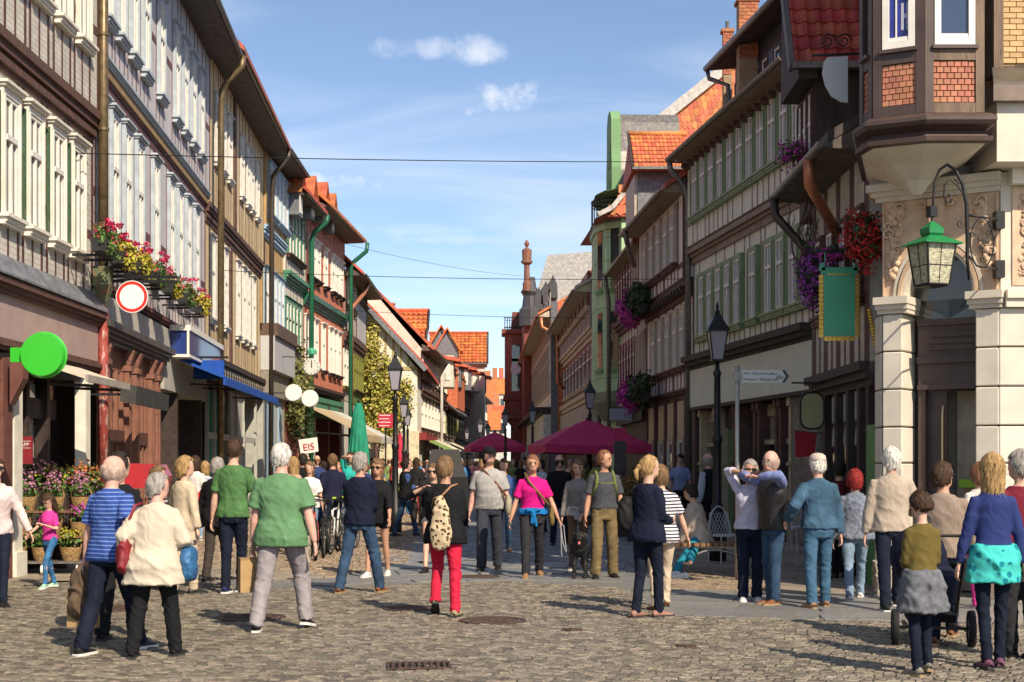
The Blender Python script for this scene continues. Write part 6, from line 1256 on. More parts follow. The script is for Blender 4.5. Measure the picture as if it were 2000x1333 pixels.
b.build('cloth', mat('green_canvas', (.015, .25, .15), .75, .15, 5, .2), o); MB().tube([(0, 0, 0), (0, 0, 3.5)], .035).build('pole', IRON, o); MB().lathe([(.35, 0), (.35, .08), (.08, .12)], 12).build('base', ZINC, o)
o = thing('closed_parasol', 'closed red parasol far along the left fronts', 'parasol', (*at(781, 850, 62).xy, 0)); MB().lathe([(.3, 1), (.34, 1.3), (.25, 2.2), (.06, 2.9)], 12).build('cloth', mat('red_canvas', (.45, .03, .06), .8), o); MB().tube([(0, 0, 0), (0, 0, 3)], .03).build('pole', IRON, o)
# --- direction sign
def text(parent, s, size, loc, rot, mt, name='lettering', ext=.001, align='LEFT'):
 cu = bpy.data.curves.new(name, 'FONT'); cu.body = s; cu.size = size; cu.extrude = ext; cu.align_x = align; cu.align_y = 'CENTER'; o = bpy.data.objects.new(name, cu); COL.objects.link(o); bpy.context.view_layer.update(); me = bpy.data.meshes.new_from_object(o.evaluated_get(bpy.context.evaluated_depsgraph_get())); bpy.data.objects.remove(o); me.materials.clear(); me.materials.append(mt); return inst(name, me, parent, loc, rot)
INK = mat('dark_ink', (.03, .05, .06), .5, 0, 1, 0); p = G(1440, 1134); o = thing('direction_sign', 'white arrow sign to Nöschenrode and Wildpark on a steel pole', 'sign', (p.x, p.y, 0)); d = p.y; zt = at(0, 718, d).z
MB().tube([(0, 0, 0), (0, 0, zt + .02)], .032).build('pole', mat('steel_pole', (.45, .42, .36), .35, .1, 6, .05, metal=.6), o, True)
z0, z1 = at(0, 748, d).z, at(0, 723, d).z; w = 101 / FPX * d; M_PL2 = mat('sign_plate', (.50, .53, .50), .4, .05, 4, 0)
MB().poly([(.05, -.01, z0), (w - .06, -.01, z0), (w, -.01, (z0 + z1) / 2), (w - .06, -.01, z1), (.05, -.01, z1)], (0, .02, 0)).build('arrow_plate', M_PL2, o); MB().poly([(w - .10, -.014, z1), (w - .06, -.014, z1), (w, -.014, (z0 + z1) / 2), (w - .06, -.014, z0), (w - .10, -.014, z0), (w - .045, -.014, (z0 + z1) / 2)], (0, .003, 0)).build('arrow_tip', INK, o)
MB().box(-.05, .06, -.03, .03, z0 + .03, z1 - .03).build('clamp', ZINC, o)
text(o, 'WR - Nöschenrode', .05, (.08, -.012, z1 - .052), (R(90), 0, 0), INK); text(o, 'Wildpark / Elbingerode', .05, (.08, -.012, z0 + .045), (R(90), 0, 0), INK); text(o, '5 km', .045, (w - .25, -.012, z1 - .055), (R(90), 0, 0), INK)
b = MB()
for x in (w - .155, w - .105): b.tube([(x + .02 * math.cos(t), -.014, z0 + .07 + .02 * math.sin(t)) for t in np.linspace(0, 6.28, 11)], .003, 4)
b.bar((w - .155, -.014, z0 + .07), (w - .125, -.014, z0 + .1), .004, .004).bar((w - .105, -.014, z0 + .07), (w - .12, -.014, z0 + .105), .004, .004).bar((w - .15, -.014, z0 + .1), (w - .12, -.014, z0 + .1), .004, .004).build('bicycle_symbol', INK, o)
# --- green ornate hanging sign, round and oval signs
d = 18.4; TEAL = mat('verdigris_paint', (.07, .38, .22), .5, .08, 3, .05); GOLD = mat('gold_leaf', (.62, .40, .07), .35, .2, 8, .1, metal=.6)
a, b_ = at(1606, 661, d), at(1672, 532, d); o = thing('hanging_sign', 'plain green hanging sign with a fretted gold border', 'sign', ((a.x + b_.x) / 2, d, a.z)); w, h_ = b_.x - a.x, b_.z - a.z
MB().box(-w / 2 + .02, w / 2 - .02, -.02, .02, .03, h_ - .02).build('panel', TEAL, o); MB().box(-w / 2 - .01, w / 2 + .01, -.03, .03, h_ - .03, h_ + .06).poly([(-w / 2 - .04, -.03, h_ + .02), (-w / 2 + .04, -.03, h_ + .02), (-w / 2 + .02, -.03, h_ + .12), (-w / 2 - .02, -.03, h_ + .12)], (0, .06, 0)).poly([(w / 2 - .04, -.03, h_ + .02), (w / 2 + .04, -.03, h_ + .02), (w / 2 + .02, -.03, h_ + .12), (w / 2 - .02, -.03, h_ + .12)], (0, .06, 0)).build('crown_bar', TEAL, o)
star = MB()
for k in range(8): a0 = k * math.pi / 4; star.bar((0, 0, 0), (.034 * math.cos(a0), 0, .034 * math.sin(a0)), .012, .016, (0, 1, 0))
sm_ = star.mesh('gold_star', GOLD)
for i in range(14):
 for sx in (-1, 1): inst('gold_star', sm_, o, (sx * (w / 2 + .015), 0, .04 + i * (h_ - .1) / 13))
for i in range(7): inst('gold_star', sm_, o, (-w / 2 + .05 + i * (w - .1) / 6, 0, -.005)); 
for i in range(8): inst('gold_drop', _win.setdefault('gdrop', MB().poly([(-.014, -.028, 0), (.014, -.028, 0), (0, -.028, -.035)], (0, .01, 0)).mesh('gold_drop', GOLD)), o, (-w / 2 + .08 + i * (w - .16) / 7, -.004, h_ - .02))
for sx in (-1, 1): MB().tube([(sx * w * .42, 0, h_ + .12), (sx * w * .42, 0, h_ + .26)], .008).build('hook', TEAL, o)
MB().bar((-w / 2 - .1, 0, h_ + .27), (1.1, .1, h_ + .27), .03, .03).build('bracket', IRON, o)
d = 21.3; a = at(1586, 840, d); b_ = at(1586, 765, d); o = thing('hanging_sign', 'curved olive shield-shaped sign with a black rim', 'sign', (a.x, d, (a.z + b_.z) / 2)); rx, rz = 25 / FPX * d, (b_.z - a.z) / 2
sh = [(rx * (1 - .09 * math.cos(4 * t)) * math.cos(t), 0, rz * (1 - .05 * math.cos(4 * t)) * math.sin(t)) for t in np.linspace(0, 2 * math.pi, 41)[:-1]]
MB().poly(sh, (0, .03, 0)).build('panel', mat('olive_panel', (.34, .31, .16), .5, .05, 3, .03), o); MB().tube(sh, .016, 6, True).build('rim', IRON, o); MB().bar((-.3, .02, rz + .13), (1.2, .1, rz + .13), .025, .025).bar((0, .02, rz), (0, .02, rz + .13), .02, .02).tube([(.9 + .15 * math.cos(t), .05, rz + .28 + .15 * math.sin(t)) for t in np.linspace(1, 6, 12)], .01).build('bracket', IRON, o)
o = thing('pennant', 'small dark red pennant hanging on the rubble pier', 'flag', at(1575, 868, 21.4)); MB().poly([(-.17, 0, .2), (.16, 0, .16), (.12, 0, -.18), (-.16, 0, -.2)], (0, .01, 0)).build('cloth', mat('pennant_red', (.30, .01, .02), .7), o); MB().bar((-.2, 0, .21), (.25, 0, .16), .012, .012).build('rod', IRON, o)
def disc_sign(px, py, r, d, label, mt, rim=None, name='round_sign', thick=.08):
 c = at(px, py, d); o = thing(name, label, 'sign', c); R_ = r / FPX * d; X = Matrix.Rotation(R(90), 4, 'X')
 MB().lathe([(R_ * .96, -thick), (R_, -thick * .6), (R_, thick * .6), (R_ * .96, thick)], 36).xf(X).build('disc', mt, o, False)
 if rim: MB().tube([(R_ * math.cos(t), 0, R_ * math.sin(t)) for t in np.linspace(0, 6.2832, 37)[:-1]], R_ * .07, 6, True).build('rim', rim, o)
 return o, R_
LIME = mat('lime_plastic', (.045, .48, .035), .22, .04, 2, 0, coat=.5)
o, R_ = disc_sign(86, 694, 43, 17.6, 'glossy plain green round light sign outside the flower shop', LIME, LIME, thick=.10); MB().box(-R_ - .13, -R_ + .03, -.05, .05, -.09, .09).build('arm', LIME, o); MB().bar((-R_ - .12, 0, 0), (-R_ - .5, .1, 0), .05, .05).build('bracket', IRON, o)
CLK = mat('clock_face', (.62, .62, .56), .5, .05, 4, 0)
o, R_ = disc_sign(609, 717, 16, 50.0, 'round street clock showing twelve on the left house fronts', CLK, mat('clock_rim', (.50, .50, .42), .4), 'street_clock')
for k in range(12): a = k * math.pi / 6; MB().bar((R_ * .72 * math.sin(a), -.085, R_ * .72 * math.cos(a)), (R_ * .88 * math.sin(a), -.085, R_ * .88 * math.cos(a)), .015, .02, (0, 1, 0)).build('hour_mark', INK, o)
for ln, a, w_, nm in ((.50, .05, .03, 'hour_hand'), (.75, 0.0, .02, 'minute_hand')): MB().bar((0, -.09, -.03), (R_ * ln * math.sin(a), -.09, R_ * ln * math.cos(a)), w_, .01, (0, 1, 0)).build(nm, INK, o)
MB().lathe([(.02, -.05), (.17, -.02), (.17, .1), (.06, .2)], 8, (0, 0, R_ + .18)).build('green_crown', TEAL, o); MB().bar((0, .05, R_ + .05), (-1.6, .3, R_ + .1), .03, .03).build('bracket', IRON, o)
o, R_ = disc_sign(573, 768, 16, 46.0, 'round white sign in front of the ivy', mat('sign_white', (.80, .78, .75), .4), CREAM); MB().bar((-R_, 0, 0), (-1.3, .1, 0), .03, .03).build('bracket', IRON, o)
o, R_ = disc_sign(605, 779, 16, 52.0, 'second round white sign behind the ivy', mat('sign_white', (.80, .78, .75), .4), CREAM); MB().bar((-R_, 0, 0), (-1.3, .1, 0), .03, .03).build('bracket', IRON, o)
d = 17.5; c = at(1632, 155, d); o = thing('enamel_sign', 'blank pale grey half-round sign hanging from scrolled iron', 'sign', c); k_ = d / FPX
MB().poly([(x * k_, 0, z * k_) for x, z in ((24, 45), (24, -46), (10, -44), (-8, -33), (-20, -12), (-26, 12), (-22, 35), (-16, 43))], (0, .02, 0)).build('plate', mat('pale_grey_enamel', (.62, .62, .62), .5, .04, 2, 0), o)
b = MB().bar((-.3, 0, 46 * k_), (.6, 0, 52 * k_), .025, .025)
for x in (-.1, .1): b.tube([(x + .1 * (1 - i / 18) * math.cos(i * .7), 0, .47 + .1 * (1 - i / 18) * math.sin(i * .7)) for i in range(16)], .01, 5)
b.build('bracket', IRON, o)
d = 46; c = at(1214, 810, d); o = thing('hanging_sign', 'blank grey rectangular sign above the large parasol', 'sign', c); MB().box(-.38, .38, -.04, .04, -.19, .19).build('panel', mat('blank_grey', (.36, .38, .43), .6, .04, 3, 0), o); MB().bar((-.4, 0, .24), (1.2, 0, .24), .03, .03).build('bracket', IRON, o)
o = thing('hanging_sign', 'small yellow shop sign under the stone bay', 'sign', at(1712, 382, 18.2)); MB().lathe([(.09, -.03), (.09, .03)], 12, sy=.9).xf(Matrix.Rotation(R(90), 4, 'X')).build('panel', mat('amber_panel', (.50, .25, .03), .4), o); MB().bar((0, 0, 0), (.3, .1, 0), .02, .02).build('bracket', IRON, o)
o = thing('gilded_ornament', 'gilded carved column ornament beside the green sign', 'ornament', at(1704, 640, 18.2))
for i in range(12): MB().ball((-.04 + i * .007, 0, .22 - i * .04), .026, 1.3, 1, .9, 8, 6).build('bead', GOLD, o)
o = thing('info_board', 'red leaflet board with white lines by the far left lamp', 'sign', at(753, 822, 58)); MB().box(-.3, .3, -.03, .03, -.28, .28).build('board', mat('board_red', (.50, .03, .06), .6), o); MB().box(-.03, .03, .03, .07, -1.9, .28).build('post', IRON, o)
for i in range(4): MB().box(-.25, .2 - .06 * (i % 2), -.035, -.03, .2 - i * .14, .23 - i * .14).build('line', WHITE, o)
o = thing('ice_cream_flag', 'white ice cream flag with red letters EIS', 'flag', at(603, 872, 44)); MB().poly([(-.32, 0, .2), (.26, 0, .28), (.3, 0, -.16), (-.24, 0, -.26)], (0, .01, 0)).build('cloth', WHITE, o); text(o, 'EIS', .3, (0, -.02, -.03), (R(90), R(-8), 0), mat('board_red', (.50, .03, .06), .6), align='CENTER'); MB().bar((-.35, 0, .26), (-.26, 0, -.5), .02, .02).build('rod', IRON, o)
o = thing('menu_stele', 'dark grey stele with a red top in front of the parasol', 'sign', (*at(1211, 900, 33).xy, 0)); MB().box(-.14, .14, -.06, .06, 0, at(0, 862, 33).z).build('slab', mat('stele_grey', (.06, .055, .05), .6), o); MB().box(-.14, .14, -.07, .07, at(0, 862, 33).z, at(0, 836, 33).z).build('red_top', M_WINE, o)
o = thing('shop_flag', 'dark red hanging banner lettered APP inside the flower shop', 'banner', at(50, 880, 20.6)); MB().box(-.09, .1, -.02, .02, -.2, .2).build('cloth', mat('banner_red', (.22, .012, .02), .7), o); text(o, 'APP', .075, (-.07, -.024, .08), (R(90), 0, 0), WHITE)
for z in (.13, .03): MB().box(-.07, .08, -.023, -.02, z, z + .006).build('line', WHITE, o)
# --- the lantern with its wrought bracket on the corner building
d = 15.9; k_ = d / FPX
def Lp(x, y, dd=0): v = at(x, y, d + dd); return (v.x, v.y, v.z)
o = thing('iron_bracket', 'wrought iron scroll bracket on the stone corner', 'bracket'); T_ = lambda pts, r, nm: MB().tube(pts, r, 7).build(nm, IRON, o, True)
arc = [(1893, 548), (1889, 505), (1890, 470), (1889, 440), (1888, 400), (1880, 360), (1866, 332), (1850, 322), (1835, 332), (1825, 355), (1823, 385), (1822, 405)]
T_([Lp(*p) for p in arc], [.016, .02, .024, .024, .022, .02, .02, .018, .016, .014, .013, .013], 'swan_neck'); T_([Lp(1880 - 4 * i, 352 + 0 * i + (i * 3 if i < 3 else 0)) for i in range(5)], .012, 'thorn')
T_([Lp(1890, 420), Lp(1884, 385), Lp(1870, 362), Lp(1855, 350), Lp(1845, 362), Lp(1843, 385), Lp(1850, 396), Lp(1858, 392), Lp(1857, 382), Lp(1851, 381)], .010, 'scroll')
T_([Lp(1886, 420), Lp(1920, 425), Lp(1952, 430, .7)], .014, 'stay'); T_([Lp(1893, 500), Lp(1908, 520), Lp(1925, 523), Lp(1952, 526, .7)], .010, 'stay')
T_([Lp(1918 + 23 * math.cos(t), 475 + 48 * math.sin(t)) for t in np.linspace(0, 6.2, 22)], .008, 'hoop')
for cx2, cy2, rr2 in ((1899, 457, 7), (1931, 455, 7), (1914, 465, 6), (1922, 472, 6), (1916, 483, 5), (1919, 507, 7), (1876, 437, 9)): T_([Lp(cx2 + rr2 * (1 - i / 16) * math.cos(i * .6), cy2 + rr2 * (1 - i / 16) * math.sin(i * .6)) for i in range(14)], .006, 'scroll')
T_([Lp(1931, 460), Lp(1916, 480), Lp(1920, 500)], .006, 'stem')
for y in (430, 526): c = Vector(Lp(1953, y, .62)); MB().box(c.x - .05, c.x + .05, c.y - .03, c.y + .1, c.z - .1, c.z + .1).build('wall_plate', IRON, o)
LG = mat('lantern_green', (.015, .20, .06), .4, .12, 5, .1); c = Vector(Lp(1820, 0)); o = thing('wall_lantern', 'old lantern with a green roof and textured glass', 'lantern', (c.x, c.y, 0), R(18)); zb_, zt_ = at(0, 557, d).z, at(0, 480, d).z
r0, r1 = 31 * k_ * 1.05, 42 * k_ * 1.08; b = MB()
for i in range(4):
 a0, a1 = math.pi / 4 + i * math.pi / 2, math.pi / 4 + (i + 1) * math.pi / 2; q = [Vector((r * math.cos(a), r * math.sin(a), z)) for r, a, z in ((r0, a0, zb_), (r0, a1, zb_), (r1, a1, zt_), (r1, a0, zt_))]
 b.bar(q[0], q[3], .018, .018).bar(q[0], q[1], .018, .018).bar(q[0].lerp(q[3], .47), q[1].lerp(q[2], .47), .008, .01).bar(q[0].lerp(q[1], .5), q[3].lerp(q[2], .5), .008, .01); MB().add([v * 1 for v in q], [(0, 1, 2, 3)]).build('pane', mat('hammered_glass', (.42, .40, .27), .25, .35, 22, 1.0, 45, .02, spec=.7), o)
b.build('frame', IRON, o); MB().lathe([(r0 + .01, zb_ - .02), (.03, zb_ - .04)], 4, ph=math.pi / 4).build('floor', IRON, o)
MB().lathe([(r1 + .085, zt_), (r1 + .085, zt_ + .012), (.13, zt_ + .10), (.10, zt_ + .11)], 4, ph=math.pi / 4).lathe([(.11, zt_ + .11), (.13, zt_ + .13), (.13, zt_ + .19), (.10, zt_ + .21), (.02, zt_ + .27)], 4, ph=math.pi / 4).build('roof', LG, o)
MB().box(-.045, .045, -.045, .045, zt_ + .32, zt_ + .44).tube([(0, 0, zt_ + .25), (0, 0, zt_ + .33)], .012).tube([(0, 0, zt_ + .44), (0, 0, at(0, 402, d).z)], .012).build('hanger', IRON, o)
# --- flowers on the right
def hang_flowers(px, py, d, r, m1, m2, label, n=1500, seed=1, size=.05):
 c = at(px, py, d); o = thing('hanging_flowers', label, 'flowers', c); tuft('leaves', (0, 0, .03), (r[0] * .9, r[1], r[2] * .9), n // 2, size * 1.2, m2, o, seed); tuft('blossoms', (0, -.03, 0), r, n, size, m1, o, seed + 1); MB().box(-r[0] * .7, r[0] * .7, -.08, .08, -.08, .08).build('planter', M_BOX, o); return o
hang_flowers(1686, 470, 17.9, (.26, .28, .36), RED, LEAFD, 'cascade of dark red geraniums beside the stone building', 1700, 3, .045); hang_flowers(1592, 545, 20.4, (.27, .3, .44), PURPLE, LEAFD, 'cascade of purple petunias left of the green sign', 1500, 4, .05); hang_flowers(1625, 498, 19.6, (.22, .25, .10), MAGENTA, LEAFD, 'small pink petunias on the beam above the green sign', 450, 6, .045); hang_flowers(1548, 300, 22.8, (.26, .3, .24), MAGENTA, LEAF, 'pink flowers in a white pot on the low gutter', 420, 8, .05)
o = thing('dry_vine', 'bare twisted vine climbing under the low dark eaves', 'vine'); b = MB(); vr = random.Random(4)
for i in range(22):
 p = at(1565 + vr.uniform(-10, 60), 540 + vr.uniform(-10, 10), 22.4) + Vector((0, vr.uniform(-.4, .2), 0)); pts = [p]
 for j in range(8): p = p + Vector((vr.uniform(-.1, .1), vr.uniform(-.06, .06), vr.uniform(.08, .24))); pts.append(p)
 b.tube(pts, [.018 * (1 - j / 12) for j in range(9)], 5)
tag(b.build('stems', OAK, o), kind='stuff')
# --- wires across the street
for px0, y0, d0, px1, y1, d1, sag, lab in ((95, 298, 22.5, 1320, 316, 33, .05, 'overhead wire spanning the street at roof height'), (600, 457, 58, 1030, 540, 95, .3, 'slanting overhead wire with a small lamp'), (420, 528, 40, 1355, 545, 36, .1, 'thin overhead wire at second floor height'), (560, 600, 56, 1190, 622, 56, .1, 'thin overhead wire at first floor height')):
 a, b_ = at(px0, y0, d0), at(px1, y1, d1); o = thing('overhead_wire', lab, 'wire'); MB().tube([a.lerp(b_, t) - Vector((0, 0, sag * 4 * t * (1 - t))) for t in np.linspace(0, 1, 13)], .009, 5).build('cable', IRON, o)
 for e in (a, b_): MB().ball(e, .035, n=6, m=5).build('insulator', ZINC, o)
# ================================================================== people
SKIN = [mat('skin_fair', (.60, .36, .26), .55, .1, 9, .12, 80, spec=.35), mat('skin_tan', (.50, .27, .18), .55, .1, 9, .12, 80, spec=.35), mat('skin_pink', (.62, .35, .27), .5, .12, 9, .12, 80, spec=.35)]
def hairm(n, c): return mat('hair_' + n, c, .65, .4, 40, .8, 110, .006, stretch=(1, 1, .25), spec=.25)
HAIR = dict(grey=hairm('grey', (.30, .27, .24)), white=hairm('white', (.58, .55, .50)), brown=hairm('brown', (.055, .03, .017)), dark=hairm('dark', (.025, .018, .015)), blond=hairm('blond', (.36, .225, .095)), dblond=hairm('dark_blond', (.17, .10, .05)), red=hairm('red', (.22, .02, .015)), ginger=hairm('ginger', (.21, .095, .05)), stubble=hairm('stubble', (.40, .28, .225)))
def cloth(n, c, **k): d = dict(rough=.88, var=.14, scale=9, bump=.28, bscale=70, bdist=.006, spec=.15); d.update(k); return mat('cloth_' + n, c, **d)
_jobs = []
def queue(o, vox, smooth=4, fold=None): _jobs.append((o, vox, smooth, fold)); return o
def run_jobs():
 for o, v, s, _ in _jobs:
  m = o.modifiers.new('r', 'REMESH'); m.mode = 'VOXEL'; m.voxel_size = v
  m = o.modifiers.new('s', 'SMOOTH'); m.iterations = s; m.factor = .5
 bpy.context.view_layer.update(); dg = bpy.context.evaluated_depsgraph_get(); out = []
 for o, v, s, fold in _jobs:
  me = bpy.data.meshes.new_from_object(o.evaluated_get(dg)); out.append(me)
 for (o, v, s, fold), me in zip(_jobs, out):
  o.modifiers.clear(); ms = list(o.data.materials); o.data = me
  if len(me.materials) == 0:
   for x in ms: me.materials.append(x)
  me.name = o.name; n = len(me.vertices)
  if fold:
   P = np.empty(n * 3, np.float32); me.vertices.foreach_get('co', P); P = P.reshape(-1, 3); Nn = np.empty(n * 3, np.float32); me.vertices.foreach_get('normal', Nn); Nn = Nn.reshape(-1, 3)
   P += Nn * fold(P)[:, None]; me.vertices.foreach_set('co', P.reshape(-1)); me.update()
  me.shade_smooth()
  if 'fingers' in o:                                   # the fingers grow out of the palm and stay separate from one another
   b = MB(); b.v, b.f = FING[o['fingers']]; bm = bmesh.new(); bm.from_mesh(me); vs = [bm.verts.new(p) for p in b.v]
   for f_ in b.f:
    q = bm.faces.new([vs[i] for i in f_]); q.smooth = True
   bm.to_mesh(me); bm.free(); del o['fingers']
 _jobs.clear()
FING = {}
def wr(P, f, seed):
 q = P * np.array(f); q = q + .9 * np.sin(q[:, [1, 2, 0]] * .8 + seed) + .5 * np.sin(q[:, [2, 0, 1]] * 1.7 + seed * 2)
 return 1 - np.abs(np.sin(q[:, 0] + q[:, 1] * .6 + q[:, 2])) * 2
def fold_top(seed, s, amp=.0075):
 def f(P):
  z = P[:, 2] / s; low = np.clip((1.30 - z) / .35, .25, 1)
  return amp * np.clip(low * (.8 * wr(P, (17, 15, 8), seed) + .45 * wr(P, (12, 14, 22), seed + 3)) + .3 * wr(P, (40, 34, 26), seed + 5), -.6, 1.3)
 return f
def fold_leg(seed, s, amp=.0085):
 def f(P):
  z = P[:, 2] / s; k = np.exp(-((z - .47) / .09) ** 2) + np.exp(-((z - .14) / .10) ** 2) * 1.2 + .7 * np.exp(-((z - .82) / .08) ** 2)
  w = (k + .08) * wr(P, (26, 22, 27), seed) + .30 * wr(P, (26, 24, 5), seed + 2) + .2 * wr(P, (50, 46, 40), seed + 4); return amp * np.clip(w, -.35, 1.2)
 return f
def rings(b, rs, n=20):
 base = len(b.v)
 for (cx, cy, cz, hx, hy) in rs:
  for k in range(n):
   a = 2 * math.pi * k / n; c, s_ = math.cos(a), math.sin(a); e = .93
   b.v.append((cx + hx * math.copysign(abs(c) ** e, c), cy + hy * math.copysign(abs(s_) ** e, s_), cz))
 m = len(rs)
 for i in range(m - 1):
  for k in range(n): b.f.append((base + i * n + k, base + i * n + (k + 1) % n, base + (i + 1) * n + (k + 1) % n, base + (i + 1) * n + k))
 b.f.append(tuple(base + k for k in range(n - 1, -1, -1))); b.f.append(tuple(base + (m - 1) * n + k for k in range(n)))
def ik(a, t, l1, l2, pole):
 d = t - a; D = min(d.length, (l1 + l2) * .999); u = d.normalized(); x = (l1 * l1 - l2 * l2 + D * D) / (2 * D); h = math.sqrt(max(0, l1 * l1 - x * x))
 p = pole - u * pole.dot(u); p = p.normalized() if p.length > 1e-5 else Vector((1, 0, 0)); return a + u * x + p * h, a + u * D
MEN = [(.80, .150, .105, 0), (.88, .168, .118, -.012), (.96, .164, .115, -.004), (1.05, .152, .108, .004), (1.15, .157, .110, .008), (1.27, .174, .120, .008), (1.345, .172, .108, 0), (1.385, .150, .094, -.008), (1.42, .116, .080, -.012), (1.45, .082, .068, -.015), (1.48, .060, .060, -.016)]
WOM = [(.80, .156, .112, 0), (.88, .178, .126, -.014), (.96, .168, .118, -.006), (1.05, .142, .100, .002), (1.15, .145, .104, .010), (1.26, .160, .120, .022), (1.34, .152, .104, .004), (1.38, .134, .086, -.006), (1.415, .104, .074, -.012), (1.445, .072, .062, -.015), (1.48, .052, .054, -.016)]
ARM = dict(hang=(.27, .02, .80), fwd=(.25, .24, .88), back=(.26, -.20, .86), bend=(.20, .26, 1.06), pocket=(.27, .04, .93), cross=(-.02, .24, 1.12), eye=(.13, .17, 1.60), belly=(.06, .27, 1.04), strap=(.13, .22, 1.38), out=(.36, .10, .86), lap=(.08, .30, .86), phone=(.10, .26, 1.20))
def foot_mesh(s, sole=False, boot=0.0):
 sec = [(-.078, .026, .050), (-.055, .037, .082), (-.01, .040, .098 + boot), (.045, .042, .080 + boot * .3), (.10, .047, .058), (.15, .045, .046), (.185, .034, .038), (.20, .014, .026)]; b = MB(); n = 10
 for (y, w, t) in sec:
  for k in range(n):
   a = math.pi * k / (n - 1)
   if sole: b.v.append(((w + .004) * math.cos(a) * s, (y * 1.03) * s, (.026 if math.sin(a) > .01 else 0) * s))
   else: b.v.append((w * math.cos(a) * s, y * s, (.012 + (t - .012) * math.sin(a) ** .7) * s))
 m = len(sec)
 for i in range(m - 1):
  for k in range(n): b.f.append((i * n + k, i * n + (k + 1) % n, (i + 1) * n + (k + 1) % n, (i + 1) * n + k))
 b.f.append(tuple(range(n))); b.f.append(tuple((m - 1) * n + k for k in range(n - 1, -1, -1))); return b
def hair_mesh(style, seed=0):
 """vertices around the head centre; style: short, crop, bald, bob, long, pony, curly"""
 b = MB(); n, m = 56, 34; rs = random.Random(seed)
 ln = dict(short=.03, crop=.0, bald=.02, bob=.10, long=.26, pony=.02, curly=.05)[style]; th = dict(short=1.11, crop=1.05, bald=1.04, bob=1.16, long=1.13, pony=1.08, curly=1.22)[style]
 for i in range(m):
  t = math.pi * i / (m - 1)
  for k in range(n):
   a = 2 * math.pi * k / n; x, y, z = math.sin(t) * math.cos(a), math.sin(t) * math.sin(a), math.cos(t)
   face = y > .38 - (.25 if z < -.1 else 0) and z < .50 + .12 * math.sin(x * 3); f = th * (1 + .03 * math.sin(a * 4 + seed) * math.sin(t * 5 + seed) + .022 * math.sin(a * 17 + 3 * math.sin(t * 5 + seed)) * math.sin(t) + rs.uniform(-.022, .022))
   low = z < -.58 - .1 * (y < -.4) if style in ('short', 'crop', 'bald', 'pony', 'curly') else z < -.95
   if face or (low and ln < .06): f = .80
   if style == 'bald': f = 1.045 + rs.uniform(-.012, .012) + (.84 - 1.045) * min(1, max(0, (z - .05 - .18 * max(0, -y)) / .38))
   zz = z * .116 * f
   if not face and z < -.1 and ln > .02: zz -= ln * (-.1 - z) / .9
   wx = 1.0 if not (ln > .06 and z < -.3) else 1.06
   b.v.append((x * .086 * f * wx, (y * .102 - .008) * f - (.004 if ln > .06 and z < 0 else 0), zz + .004))
 for i in range(m - 1):
  for k in range(n): b.f.append((i * n + k, i * n + (k + 1) % n, (i + 1) * n + (k + 1) % n, (i + 1) * n + k))
 if style != 'bald':                             # loose strands that break the outline
  good = [p for p in b.v if (p[0] / .086) ** 2 + ((p[1] + .008) / .102) ** 2 + ((p[2] - .004) / .116) ** 2 > 1.02 and p[2] > -.36]
  for _ in range(520 if good else 0):
   p = Vector(rs.choice(good)); nr = Vector((p.x, p.y, p.z * .5)).normalized(); d = (Vector((rs.uniform(-.5, .5), -.25 + rs.uniform(-.4, .4), -.8)) + nr * rs.uniform(.1, .5) * (2.2 if style in ('curly', 'crop') else 1)).normalized(); w = d.cross(nr).normalized() * .0026; ln_ = rs.uniform(.02, .05) * (1.5 if style in ('long', 'bob') else .55 if style == 'crop' else 1)
   b.add([p - w, p + w, p + d * ln_ + w * .3], [(0, 1, 2)])
 if style == 'pony':
  b.ball((0, -.118, -.0), .034, 1, 1, 1, 10, 7)
  b.tube([(0, -.12, .0), (.01, -.16, -.04), (.012, -.155, -.10), (.008, -.14, -.15)], [.018, .028, .022, .006], 8)
 return b
SOLE = dict(white=mat('sole_white', (.7, .68, .62), .7), dark=mat('sole_dark', (.03, .028, .025), .7), tan=mat('sole_tan', (.32, .22, .12), .7))
PEOPLE = {}
